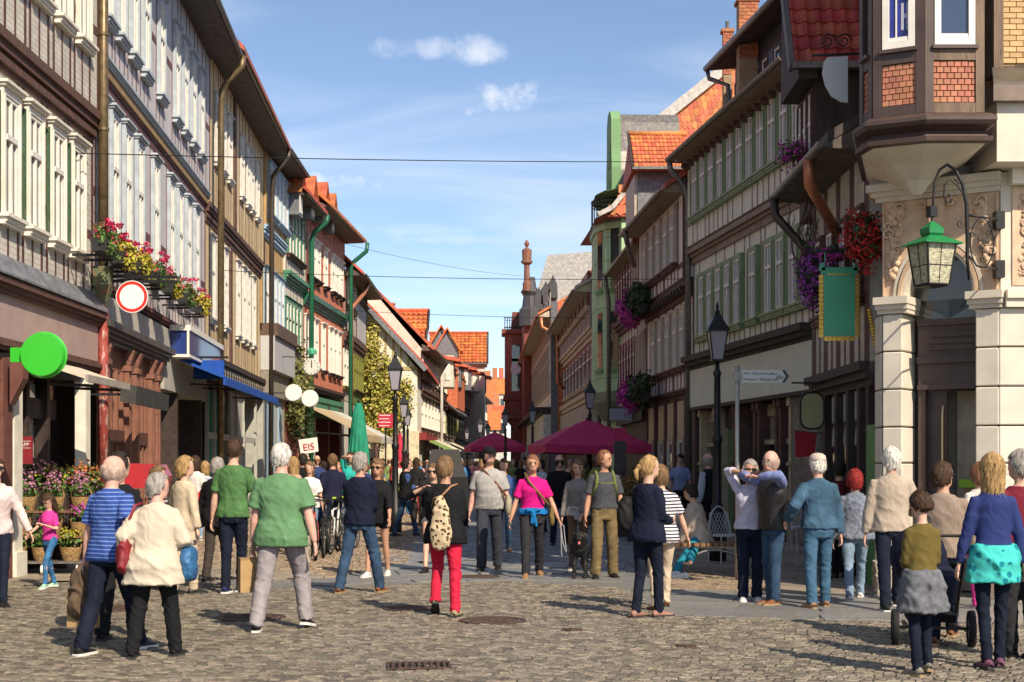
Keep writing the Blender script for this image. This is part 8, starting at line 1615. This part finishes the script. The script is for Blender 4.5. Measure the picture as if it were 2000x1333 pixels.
P('jeansbehind', 'person in blue shirt and jeans behind the man with cap', ((994, 1078), (974, 1076)), 896, yaw=175, hair=('short', 'brown'), tp=dict(m=cloth('mid_blue', (.05, .09, .24)), slv='s', hem=.88, e=.02), bt=('trousers', DENIM), shoe=(S_TAN, 'tan'), **V2)
P('glassesman', 'bald man in black polo with spectacles behind the magenta T-shirt', ((1104, 1064), (1080, 1066)), 888, yaw=184, g=1.12, belly=.04, hair=('bald', 'brown'), tp=dict(m=BLACK, slv='s', hem=.86, e=.02), bt=('trousers', NAVYJ), shoe=(S_BLK, 'dark'), glasses='clear', skin=2, **V2)
P('bluepolo', 'man in light blue polo and black trousers by the shop window', ((1338, 1030), (1320, 1030)), 888, yaw=170, hair=('short', 'dark'), tp=dict(m=cloth('light_blue_polo', (.26, .32, .52)), slv='s', hem=.88, e=.018), bt=('trousers', BLACK), shoe=(S_BLK, 'dark'), hp=-20, **V2)
P('baldvest', 'bald man in dark vest standing behind the bench', ((1376, 1072), (1394, 1070)), 886, yaw=40, hair=('bald', 'grey'), tp=dict(m=cloth('pale_blue', (.42, .46, .54)), slv='l', hem=.86, e=.02), coat=dict(m=BLACK, slv='0', nm='vest', hem=.84), bt=('trousers', BLACK), shoe=(S_BLK, 'dark'), skin=2, **V2)
P('scarf', 'auburn-haired woman with a white scarf and pink trousers near the door', ((1908, 1192), (1922, 1188)), 908, yaw=15, sex='w', hair=('curly', 'ginger'), tp=dict(m=cloth('off_white', (.60, .56, .50)), slv='l', hem=.8, e=.03), bt=('trousers', cloth('hot_pink', (.60, .05, .25)), .95), shoe=(SH('rose', (.5, .3, .3)), 'white'), **V2)
P('maroonback', 'dark-haired person in maroon beside the red-haired woman', ((1632, 1130), (1648, 1128)), 900, yaw=-5, sex='w', hair=('short', 'dark'), tp=dict(m=cloth('maroon', (.10, .015, .02)), slv='l', hem=.84, e=.025), bt=('trousers', BLACK), shoe=(S_BLK, 'dark'), **V2)
P('shopper', 'man in white shirt standing in the dark shop entrance', ((1658, 1098), (1668, 1096)), 893, yaw=150, hair=('short', 'dark'), tp=dict(m=WHT, slv='l', hem=.86, e=.02), bt=('trousers', BLACK), shoe=(S_BLK, 'dark'), **V2)
P('phoneman', 'man with black hair seated-height behind the parasol planter in pale shirt', ((1064, 1040), (1052, 1040)), 898, yaw=120, hair=('short', 'dark'), tp=dict(m=cloth('pale_blue', (.42, .46, .54)), slv='s', hem=.86, e=.02), bt=('trousers', NAVYJ), shoe=(S_BLK, 'dark'), **V2)
P('kidcart', 'person in dark leather jacket by the ice cream sign', ((586, 1052), (598, 1050)), 885, yaw=10, hair=('short', 'dark'), coat=dict(m=BLACK, hem=.84), bt=('trousers', NAVYJ), shoe=(S_BLK, 'dark'), **V2)
BEN = Vector((G(1368, 1120).x, G(1368, 1120).y, .45))
P('bench', 'woman in beige jacket and teal jeans sitting on the bench', ((1320, 1127), (1336, 1131)), H=1.66, yaw=72, sex='w', seat=BEN, g=1.08, hair=('short', 'dark'), coat=dict(m=cloth('beige_jacket', (.50, .42, .34)), hem=.84, e=.04, amp=.010, flare=.12), bt=('trousers', cloth('teal_jean', (.02, .20, .28)), 1.0), shoe=(S_WHT, 'white'), la='lap', ra='lap', lean=.10, hp=-18)
# people further down the street: a few figures, then copies in other colours
PAL = [cloth('crowd%d' % i, c) for i, c in enumerate(((.6, .57, .54), (.03, .05, .14), (.48, .06, .06), (.02, .02, .022), (.5, .36, .27), (.06, .2, .42), (.62, .28, .32), (.2, .26, .1), (.66, .6, .48), (.1, .1, .11)))]
PN = ('pale grey', 'navy', 'red', 'black', 'tan', 'blue', 'pink', 'olive', 'cream', 'charcoal')
protos = []
CROWD = 'person in the distant crowd filling the street', 'people in the far crowd'
for i, (sx_, hr, ya) in enumerate((('m', ('short', 'brown'), 0), ('w', ('bob', 'dblond'), 0), ('m', ('bald', 'grey'), 0), ('w', ('long', 'brown'), 0), ('w', ('curly', 'blond'), 0), ('m', ('crop', 'dark'), 0))):
 protos.append(P('crowd%d' % i, CROWD[0], (.12 if i % 2 else -.1, -.12 if i % 2 else .1), H=1.66 + .035 * (i % 4), yaw=0, sex=sx_, hair=hr, proto=True, fine=False, vox=.026, group=CROWD[1], tp=dict(m=PAL[i], slv='sl3'[i % 3], hem=.86, e=.02), bt=('trousers', PAL[(i * 3 + 1) % 10]), la=('hang', 'bend', 'fwd')[i % 3], ra=('bend', 'hang', 'back')[i % 3]))
run_jobs()
cr = random.Random(11); cspots = []; combo = set()
for k in range(900):
 d = 34 + 92 * cr.random() ** .9; px = cr.uniform(575, 1290) if d < 58 else cr.uniform(730, 1060); X_ = (px - VPX) / FPX * d
 if k % 3 == 0: d, X_ = (cr.uniform(56, 77), cr.uniform(-6.6, -3.8)) if k % 2 else (cr.uniform(84, 118), cr.uniform(-4.0, -2.4))
 lim = -6.6 if d < 78 else -4.0; limr = 3.6 if d < 60 else 2.9 if d < 95 else 2.2
 if not (lim < X_ < limr) or any(math.hypot(X_ - a, d - b) < .5 for a, b in cspots): continue
 if (d < 46 and abs(X_) < 2.2) or len(cspots) > 235: continue
 cspots.append((X_, d))
for i, (X_, d) in enumerate(cspots):
 src = protos[i % 6]; o = src if i < 6 else copy_tree(src); o.location = (X_, d, 0); o.rotation_euler.z = R(cr.choice((0, 180, 180, 20, 160, 200, -30, 90)) + cr.uniform(-25, 25)); s_ = cr.uniform(.94, 1.06); o.scale = (s_, s_, s_)
 while True:                                      # no two dressed alike
  qa, qb, nh = cr.randrange(10), cr.randrange(10), cr.choice(('brown', 'dark', 'grey', 'blond', 'dblond', 'ginger'))
  if (qa, qb, nh) not in combo: combo.add((qa, qb, nh)); break
 for ch in o.children:
  m_ = PAL[qa] if ch.name.startswith('shirt') else PAL[qb] if ch.name.startswith('trousers') else HAIR[nh] if ch.name.startswith('hair') else None
  if m_: ch.material_slots[0].link = 'OBJECT'; ch.material_slots[0].material = m_
 o['label'] = '%s-haired person in %s top and %s trousers in the crowd down the street' % (dict(dblond='fair').get(nh, nh), PN[qa], PN[qb])
# ================================================================== things people carry, lead, push or have parked
def lump(name, label, cat, c, r, mt, rz=0.0, boxy=.55, vox=.014, fold=.006, seed=1, top=1.0, group=None):
 """a soft bag: a rounded box, narrower at the top"""
 o = thing(name, label, cat, c, rz, group); b = MB(); n, m = 20, 12; sg = lambda v, e: math.copysign(abs(v) ** e, v)
 for i in range(m):
  t = math.pi * i / (m - 1); z = -math.cos(t); w = max(.02, math.sin(t)) ** boxy; k = 1 + (top - 1) * (z + 1) / 2
  for j in range(n): a = 2 * math.pi * j / n; b.v.append((r[0] * w * k * sg(math.cos(a), boxy + .2), r[1] * w * k * sg(math.sin(a), boxy + .2), r[2] * sg(z, .8)))
 for i in range(m - 1):
  for j in range(n): b.f.append((i * n + j, i * n + (j + 1) % n, (i + 1) * n + (j + 1) % n, (i + 1) * n + j))
 queue(b.build('body', mt, o), vox, 2, lambda P: fold * wr(P, (22, 22, 18), seed)); return o
def strap(o, pts, mt, r=.014, name='strap'): q = o.matrix_basis.inverted(); return MB().tube([q @ Vector(p) for p in pts], r, 6).build(name, mt, o, True)
W = lambda k, *p: loc_to_world(PEOPLE[k], Vector(p) * PEOPLE[k]['s'])
REDL = mat('red_leather', (.20, .012, .018), .55, .25, 8, .3, 50, spec=.5); BLKL = mat('black_leather', (.012, .011, .012), .68, .3, 8, .5, 30, spec=.2); KRAFT = mat('kraft_paper', (.40, .26, .12), .8, .1, 6, .3, 20); OLIVE = cloth('olive_bag', (.17, .13, .045)); LEO = cloth('leopard', (.56, .44, .28), dots=(24, .47, (.02, .015, .012), (.28, .14, .05)))
c = W('coat', -.27, -.03, .98); o = lump('shoulder_bag', 'red leather shoulder bag at the side of the raincoat', 'bag', c, (.07, .17, .16), REDL, seed=2, fold=.012, top=.7); strap(o, [c + Vector((0, 0, .1)), W('coat', -.26, -.06, 1.2), W('coat', -.16, -.08, 1.44), W('coat', -.14, .03, 1.46)], REDL)
c = W('coat', .30, .12, .88); o = lump('quilted_bag', 'small blue quilted bag in the crook of the raincoat arm', 'bag', c, (.07, .13, .15), mat('blue_quilt', (.03, .12, .27), .5, .3, 30, .9, 26, .02), seed=3); strap(o, [c + Vector((0, 0, .1)), W('coat', .25, .2, 1.08)], REDL, .01)
def paper_bag(c, rz, label, w=.13, h=.33):
 o = thing('paper_bag', label, 'bag', c, rz); b = MB().box(-w, w, -.05, .05, -h, 0); bevel = b.build('bag', KRAFT, o); MB().tube([(-.05, .052, 0), (-.03, .052, .07), (.03, .052, .07), (.05, .052, 0)], .006, 5).tube([(-.05, -.052, 0), (-.03, -.052, .07), (.03, -.052, .07), (.05, -.052, 0)], .006, 5).build('handle', KRAFT, o); MB().box(-w - .001, w + .001, -.051, .051, -.02, .002).build('rim', mat('kraft_edge', (.3, .19, .09), .8), o); return o
p = hand_of('greenpolo', False); paper_bag(p + Vector((0, .02, -.06)), R(25), 'brown paper bag in the hand of the green polo man')
p = hand_of('stripe', False); paper_bag(p + Vector((-.02, .04, -.2)), R(-15), 'brown paper bag hanging under the carried jacket', .13, .30); o = lump('carried_jacket', 'brown jacket carried over the arm of the striped man', 'jacket', p + Vector((-.02, -.01, -.19)), (.14, .09, .24), cloth('jacket_brown', (.11, .075, .05)), R(20), .7, fold=.016, seed=6, top=.5)
c = W('leopard', -.02, -.20, 1.04); o = lump('leopard_sack', 'leopard print rucksack on the back of the black cardigan', 'backpack', c, (.15, .07, .29), LEO, PEOPLE['leopard'].rotation_euler.z, .8, seed=4, top=.45); strap(o, [c + Vector((0, 0, .26)), W('leopard', .08, -.1, 1.43), W('leopard', .13, .02, 1.45)], S_TAN, .012); strap(o, [c + Vector((-.02, 0, .26)), W('leopard', -.10, -.14, 1.3), W('leopard', -.16, -.02, 1.12)], S_TAN, .012)
c = W('cardigan', -.20, -.12, 1.12); o = lump('black_rucksack', 'black rucksack slung behind the navy cardigan', 'backpack', c, (.10, .12, .19), BLKL, PEOPLE['cardigan'].rotation_euler.z, .7, seed=5, top=.75); strap(o, [c + Vector((0, 0, .16)), W('cardigan', -.12, -.06, 1.42), W('cardigan', -.1, .06, 1.4)], BLKL)
c = W('hiker', .04, -.22, 1.22); RUCK = cloth('ruck_green', (.15, .17, .055)); o = lump('hiking_rucksack', 'moss green hiking rucksack worn by the cargo trousers man', 'backpack', c, (.19, .12, .30), RUCK, PEOPLE['hiker'].rotation_euler.z, .7, seed=7, top=.85)
for sx in (-1, 1): strap(o, [W('hiker', sx * .10, -.1, 1.43), W('hiker', sx * .115, .0, 1.455), W('hiker', sx * .115, .11, 1.38), W('hiker', sx * .13, .13, 1.28), W('hiker', sx * .17, .03, 1.12)], RUCK, .022)
strap(o, [W('hiker', -.12, .135, 1.30), W('hiker', .12, .135, 1.30)], RUCK, .012, 'chest_strap')
c = W('greytee', .26, .02, .90); o = lump('flowered_bag', 'flowered cloth shoulder bag of the man with the cap', 'bag', W('greytee', -.27, .05, .92), (.05, .10, .16), cloth('flower_bag', (.40, .36, .26), dots=(30, .3, (.10, .05, .04), (.3, .06, .08))), seed=8); strap(o, [W('greytee', -.24, .1, 1.05), W('greytee', -.10, .16, 1.24), W('greytee', .08, .10, 1.42), W('greytee', .12, .0, 1.45)], S_BRN, .016)
o = lump('satchel', 'olive satchel of the woman in magenta', 'bag', W('magenta', -.26, .06, .84), (.04, .09, .14), OLIVE, seed=9); strap(o, [W('magenta', -.24, .08, .98), W('magenta', -.12, .16, 1.12), W('magenta', .05, .15, 1.32), W('magenta', .11, .02, 1.45)], OLIVE, .016)
o = lump('handbag', 'large black handbag of the woman in boots', 'bag', W('blackbag', .30, .0, .95), (.06, .13, .18), BLKL, seed=10, top=.6, fold=.012); strap(o, [W('blackbag', .28, .0, 1.13), W('blackbag', .19, .05, 1.38), W('blackbag', .14, -.03, 1.42)], BLKL)
o = lump('red_bag', 'bright red string bag carried before the blue-blouse woman', 'bag', W('redbagwoman', .16, -.12, .80), (.11, .06, .17), cloth('red_bag', (.50, .02, .025), dots=(30, .15, (.6, .3, .3))), seed=12, top=.6); strap(o, [W('redbagwoman', .16, -.12, .95), W('redbagwoman', .2, -.05, 1.05)], REDL)
# --- black dog, and its lead
p = G(1132, 1130); dg = thing('dog', 'black long-haired dog standing with its tongue out', 'dog', (p.x, p.y, 0), R(176)); b = MB(); k = 1.0
b.tube([(0, -.40, .42), (0, -.2, .43), (0, .0, .41), (0, .12, .42), (0, .20, .47)], [.09, .115, .125, .13, .10], 14); b.tube([(0, .16, .46), (0, .24, .54), (0, .28, .58)], [.10, .085, .075], 12); b.ball((0, .29, .60), .078, 1, 1.05, .95, 12, 9); b.tube([(0, .33, .585), (0, .40, .565), (0, .44, .56)], [.05, .042, .032], 10)
for sx in (-1, 1):
 b.tube([(sx * .07, .14, .40), (sx * .075, .13, .26), (sx * .075, .15, .15), (sx * .075, .14, .05)], [.058, .042, .032, .028], 10); b.ball((sx * .075, .17, .03), .036, 1, 1.4, .8, 8, 6)
 b.tube([(sx * .07, -.32, .42), (sx * .08, -.26, .30), (sx * .08, -.38, .17), (sx * .08, -.36, .05)], [.075, .058, .032, .028], 10); b.ball((sx * .08, -.33, .03), .036, 1, 1.4, .8, 8, 6)
 b.tube([(sx * .055, .27, .64), (sx * .09, .27, .62), (sx * .10, .28, .53)], [.025, .03, .014], 8)
b.tube([(0, -.42, .44), (0, -.52, .36), (0, -.56, .26)], [.035, .045, .015], 8)
FUR = mat('black_fur', (.010, .010, .011), .45, .4, 30, .9, 60, .02, stretch=(1, 1, .3), spec=.4); queue(b.build('body', FUR, dg), .012, 1, lambda P: .007 * wr(P, (60, 60, 22), 3) * (P[:, 2] > .06))
MB().ball((0, .465, .568), .014, n=8, m=6).build('nose', S_BLK, dg); MB().poly([(-.016, .43, .535), (.016, .43, .535), (.013, .45, .50), (-.013, .45, .50)], (0, .006, 0)).build('tongue', mat('tongue', (.5, .12, .13), .4), dg); MB().ball((-.03, .355, .615), .008, n=6, m=5).ball((.03, .355, .615), .008, n=6, m=5).build('eyes', mat('dog_eye', (.06, .03, .015), .15), dg)
h = hand_of('magenta', False); q = loc_to_world(dg, (0, .26, .50)); o = thing('dog_lead', 'grey dog lead looping down from the magenta woman\'s hand', 'lead'); LEADM = cloth('lead_grey', (.30, .31, .33)); MB().tube([h, h + Vector((.03, -.02, -.25)), h + Vector((.08, -.02, -.42)), h + Vector((.16, 0, -.3)), (h + q) / 2 + Vector((.1, 0, -.16)), q], .008, 6).build('strap', LEADM, o); MB().tube([h + Vector((.0, -.03, .02)), h + Vector((.01, -.04, -.4)), h + Vector((.05, -.04, -.62)), h + Vector((.08, -.03, -.4)), h + Vector((.04, -.02, 0))], .008, 6).build('loop', LEADM, o)
# --- pram
p = G(1822, 1262); o = thing('pram', 'black three-wheeled pram with large tyres pushed across the cobbles', 'pram', (p.x, p.y, 0), R(-12)); RUB = mat('tyre_rubber', (.012, .012, .012), .8, .2, 20, .2)
for x, y, r in ((-.32, -.02, .16), (.32, -.02, .16), (-.10, .75, .115), (.10, .75, .115)):
 w_ = thing('wheel', None, None, (x, y, r)); w_.parent = o; w_.rotation_euler = (0, R(90), 0); MB().lathe([(r - .045, -.03), (r - .006, -.028), (r, -.01), (r, .01), (r - .006, .028), (r - .045, .03)], 26, cap=False).build('tyre', RUB, w_, True); MB().lathe([(r - .042, -.02), (r - .042, .02)], 20).build('rim', mat('wheel_grey', (.25, .25, .26), .5), w_)
MB().bar((-.32, -.02, .16), (.32, -.02, .16), .025, .025).bar((-.22, 0, .16), (-.2, .74, .13), .03, .03).bar((.22, 0, .16), (.2, .74, .13), .03, .03).build('chassis', IRON, o); MB().tube([(-.25, .5, .25), (-.25, -.1, .75), (-.24, -.3, .98), (.24, -.3, .98), (.25, -.1, .75), (.25, .5, .25)], .014).build('handle', IRON, o)
queue(MB().lathe([(.10, .30), (.22, .36), (.26, .62), (.20, .66)], 16, (0, .22, 0), 1, 1.6).ball((-.06, .42, .76), .30, .95, 1, .95, 14, 10).build('carrycot', cloth('pram_navy', (.012, .015, .035)), o), .018, 3); MB().box(-.2, .2, .05, .6, .2, .26).build('basket', BLACK, o)
# --- bicycles
def bicycle(loc, rz, col, label):
 o = thing('bicycle', label, 'bicycle', loc, rz, 'bicycles leaning together'); fm = mat('bike_' + label[:6].replace(' ', ''), col, .3, .1, 6, 0, coat=.4); r = .34
 for y in (-.52, .52):
  w_ = thing('wheel', None, None, (0, y, r)); w_.parent = o; w_.rotation_euler = (0, R(90), 0); MB().tube([(r * math.cos(t) * .95, r * math.sin(t) * .95, 0) for t in np.linspace(0, 6.2832, 33)[:-1]], .022, 7, True).build('tyre', RUB, w_, True)
  s = MB()
  for k in range(14): a = k * math.pi / 7; s.bar((.02 * math.cos(a), .02 * math.sin(a), .02 * (-1) ** k), (r * .9 * math.cos(a), r * .9 * math.sin(a), 0), .004, .004)
  s.lathe([(.025, -.04), (.025, .04)], 8); s.tube([(r * .89 * math.cos(t), r * .89 * math.sin(t), 0) for t in np.linspace(0, 6.2832, 25)[:-1]], .010, 5, True); s.build('rim', ZINC, w_)
 F_ = MB(); bb, st, hd, hd2 = (0, -.08, .30), (0, -.25, .80), (0, .34, .78), (0, .37, .62)
 for a, c_, t in ((bb, st, .018), (st, hd, .02), (bb, hd2, .022), (hd, hd2, .024), (bb, (0, -.52, .34), .011), (st, (0, -.52, .34), .010)): F_.tube([a, c_], t, 8)
 F_.tube([(.05, .38, .62), (.05, .52, .34)], .013, 6).tube([(-.05, .38, .62), (-.05, .52, .34)], .013, 6).tube([(-.05, .37, .63), (.05, .37, .63)], .02, 6); F_.build('frame', fm, o, True)
 MB().tube([(-.30, .26, 1.02), (-.12, .34, .98), (0, .34, .97), (.12, .34, .98), (.30, .26, 1.02)], .013).tube([hd, (0, .34, .98)], .014).build('handlebar', IRON, o, True); MB().tube([st, (0, -.27, .92)], .014).build('seat_post', ZINC, o); MB().poly([(-.07, -.38, 0), (.07, -.38, 0), (.02, -.14, 0), (-.02, -.14, 0)], (0, 0, .05)).build('saddle', BLKL, o, loc=(0, 0, .92))
 for sx in (-1, 1): MB().box(sx * .10 - .05, sx * .10 + .05, -.12, -.04, .30 + sx * .12 - .012, .30 + sx * .12 + .012).build('pedal', IRON, o); MB().tube([(sx * .30, .26, 1.02), (sx * .36, .23, 1.02)], .018, 7).build('grip', mat('lime_grip', (.35, .5, .03), .6), o)
for i, (px, py, rz, col, lab) in enumerate(((603, 1096, 192, (.35, .06, .03), 'bicycle with a rusty red frame nearest the green polo'), (628, 1090, 184, (.02, .02, .022), 'black bicycle in the middle of the parked row'), (650, 1084, 176, (.62, .62, .60), 'white-framed bicycle in the parked row'), (672, 1078, 170, (.03, .05, .09), 'dark blue bicycle beside the navy sweater'))):
 p = G(px, py); bicycle((p.x, p.y + .5, 0), R(rz), col, lab)
# --- bench and cafe chairs
WOODB = mat('bench_wood', (.20, .105, .05), .6, .25, 8, .25, 30); STEEL = mat('bench_steel', (.30, .30, .29), .4, .1, 6, .05, metal=.6); p = G(1393, 1122)
o = thing('bench', 'backless bench of short wooden slats on steel arches', 'bench', (p.x, p.y, 0))
for i in range(15): inst('slat', _win.setdefault('slat', MB().box(-.036, .036, -.22, .22, 0, .05).mesh('slat', WOODB)), o, (-.62 + i * .0886, 0, .41))
for y in (-.16, .16): MB().box(-.64, .64, y - .015, y + .015, .38, .408).build('bearer', STEEL, o); MB().tube([(-.46 * math.cos(t), y, .36 * math.sin(t)) for t in np.linspace(0, math.pi, 17)], .018, 7).build('leg', STEEL, o, True)
def chair(px, py, rz, label):
 p = G(px, py); o = thing('cafe_chair', label, 'chair', (p.x, p.y, 0), R(rz), 'white wire cafe chairs'); WIRE = mat('white_wire', (.55, .55, .56), .5, .05, 4, 0)
 for sx in (-1, 1):
  MB().tube([(sx * .2, .2, 0), (sx * .19, .19, .44)], .012, 6).build('leg', WIRE, o); MB().tube([(sx * .2, -.22, 0), (sx * .19, -.2, .44)], .012, 6).build('leg', WIRE, o)
 MB().lathe([(.22, .43), (.22, .46)], 18).build('seat', WIRE, o); b = MB(); b.tube([(.2 * math.cos(t), -.2 - .05 * math.sin(t), .45 + .45 * math.sin(t)) for t in np.linspace(0, math.pi, 15)], .012, 6)
 for i in range(-3, 4):
  for s_ in (-1, 1): b.bar((i * .055, -.205, .46), (max(-.17, min(.17, i * .055 + s_ * .16)), -.24, .80), .006, .006)
 b.build('backrest', WIRE, o); return o
for px, py, rz, lab in ((1330, 1112, 150, 'wire cafe chair behind the striped woman'), (1530, 1082, 180, 'wire cafe chair behind the padded vest man'), (1418, 1100, 200, 'wire cafe chair behind the bench'), (1562, 1078, 160, 'wire cafe chair before the rubble pier')): chair(px, py, rz, lab)
# --- flower cart with baskets
p = G(86, 1124); o = thing('flower_trolley', 'wheeled steel and wood flower trolley outside the shop', 'trolley', (p.x, p.y + .25, 0), R(3))
for z, y in ((.16, 0), (.52, .12), (.88, .24)): MB().box(-.62, .62, y - .2, y + .2, z, z + .03).build('shelf', WOODB if z > .2 else ZINC, o)
for sx in (-.6, .6): MB().bar((sx, -.18, .16), (sx, -.05, .55), .03, .03).bar((sx, .35, .16), (sx, .4, .9), .03, .03).build('upright', STEEL, o)
for sx in (-.5, -.05, .45): w_ = MB().lathe([(.07, -.02), (.07, .02)], 16).xf(Matrix.Rotation(R(90), 4, 'Y')).build('wheel', WHITE, o, loc=(sx, -.17, .075)); MB().box(-.02, .02, -.02, .02, .05, .09).build('fork', ZINC, w_)
WICK = mat('wicker', (.36, .22, .09), .8, .35, 30, 1.0, 50, .02); HEATH = PETAL('heather', (.40, .16, .26))
for i, (x, y, z, m_) in enumerate(((-.48, .0, .19, PINK), (-.1, .0, .19, LEAF), (.3, .02, .19, LEAFY), (-.45, .12, .55, LEAF), (.0, .12, .55, LEAF), (.42, .12, .55, MAGENTA), (-.4, .24, .91, HEATH), (.0, .24, .91, HEATH), (.4, .24, .91, HEATH))):
 b_ = thing('flower_basket', ('low %s', 'middle %s', 'top %s')[i // 3] % ('wicker basket of ' + ('crimson blooms', 'green leaves', 'yellow leaves', 'ivy leaves', 'fern leaves', 'magenta blooms', 'pink heather at the left', 'pink heather in the middle', 'pink heather at the right')[i]), 'basket', loc_to_world(o, (x, y, z))); MB().lathe([(.11, 0), (.14, .1), (.16, .2), (.15, .2), (.12, .05)], 16).build('wicker', WICK, b_); MB().tube([(.15 * math.cos(t), 0, .2 + .2 * math.sin(t)) for t in np.linspace(0, math.pi, 11)], .012, 6).build('handle', WICK, b_)
 tuft('plant', (0, 0, .30), (.17, .15, .14), 260, .05, LEAF, b_, i); tuft('blossoms', (0, 0, .36 if i < 6 else .42), (.17, .15, .12 if i < 6 else .22), 200, .04, m_, b_, i + 2)
for i, (px, py, m_, lab) in enumerate(((165, 925, PETAL('petal_orange', (.40, .15, .04)), 'orange chrysanthemums behind the striped man'), (115, 930, LEAFY, 'light green bushy plants above the flower trolley'), (62, 912, ROSE, 'tall pale hydrangeas at the flower shop door'))):
 c = at(px, py, 21.6); o = thing('potted_plant', lab, 'plant', (c.x, 21.6, 0)); MB().lathe([(.12, 0), (.17, c.z - .25), (.15, c.z - .25)], 12).build('stand', DKOAK, o); tuft('leaves', (0, 0, c.z - .1), (.3, .25, .2), 420, .07, LEAF, o, i); tuft('blossoms', (0, -.05, c.z), (.3, .25, .16), 260, .06, m_, o, i + 5)
# --- red children's ride, grand piano, planters, stones
p = G(280, 1125); o = thing('coin_ride', 'red hooded children\'s ride behind the raincoat woman', 'ride', (p.x, p.y, 0)); HOOD = mat('ride_red', (.42, .012, .02), .3, .1, 4, 0, coat=.5); MB().poly([(-.32, -.3, 1.25), (.30, -.3, 1.25), (.34, -.3, 1.42), (.26, -.3, 1.58), (-.2, -.3, 1.6), (-.3, -.3, 1.45)], (0, .6, 0)).build('hood', HOOD, o); MB().box(-.28, .28, -.25, .25, .5, .9).build('body', M_BLUE, o); MB().tube([(-.25, -.2, 0), (-.25, -.2, 1.3)], .03).tube([(.25, -.2, 0), (.25, -.2, 1.3)], .03).build('post', HOOD, o); MB().box(-.3, .3, -.3, .3, 0, .12).build('base', ZINC, o)
c = at(866, 900, 36); o = thing('piano', 'black upright piano with raised lid in the crowd', 'piano', (c.x, 36, 0), R(10)); PIA = mat('piano_black', (.008, .008, .009), .65, .1, 4, 0); MB().box(-.6, .6, -.25, .3, .0, 1.25).build('case', PIA, o); MB().poly([(-.5, -.2, 1.25), (.55, -.2, 1.25), (.42, .1, 1.95), (-.28, .1, 1.95)], (0, .04, 0)).build('lid', PIA, o); MB().box(-.55, .55, -.45, -.25, .68, .78).build('keyboard', PIA, o)
for i, (px, py, d, m_, lab) in enumerate(((1228, 930, 31, mat('dry_leaf', (.25, .14, .04), .7, .3, 20, 0, isl=.4), 'planter with dry brown shrub before the parasol'), (1160, 905, 37, LEAFD, 'dark green planter shrub under the parasol'), (1270, 935, 33, LEAFD, 'green terrace shrub beside the dry planter'))):
 c = at(px, py, d); o = thing('planter', lab, 'planter', (c.x, d, 0)); MB().box(-.4, .4, -.2, .2, 0, .5).build('trough', DKOAK, o); tuft('shrub', (0, 0, .95), (.5, .3, .5), 700, .08, m_, o, i + 40)
STN = mat('granite_post', (.36, .31, .25), .85, .25, 10, .7, 40)
for px, py, lab in ((1728, 1166, 'rough granite corner stone beside the beige sweater man'), (590, 1100, 'rough granite kerb stone beside the bicycles')):
 p = G(px, py); o = thing('guard_stone', lab, 'stone', (p.x, p.y + .1, 0)); queue(MB().poly([(-.11, -.1, 0), (.11, -.1, 0), (.12, .1, 0), (-.1, .1, 0)], (.0, .02, .42)).build('stone', STN, o), .02, 2, lambda P: .01 * wr(P, (20, 20, 20), 2)); MB().box(-.13, .13, -.12, .12, -.02, .03).build('footing', STN, o)
run_jobs()
for o in PEOPLE.values():
 for k in ('_a', '_h', 's'):
  if k in o: del o[k]
for o in bpy.data.objects:
 for k in ('_a', '_h', 's'):
  if k in o: del o[k]
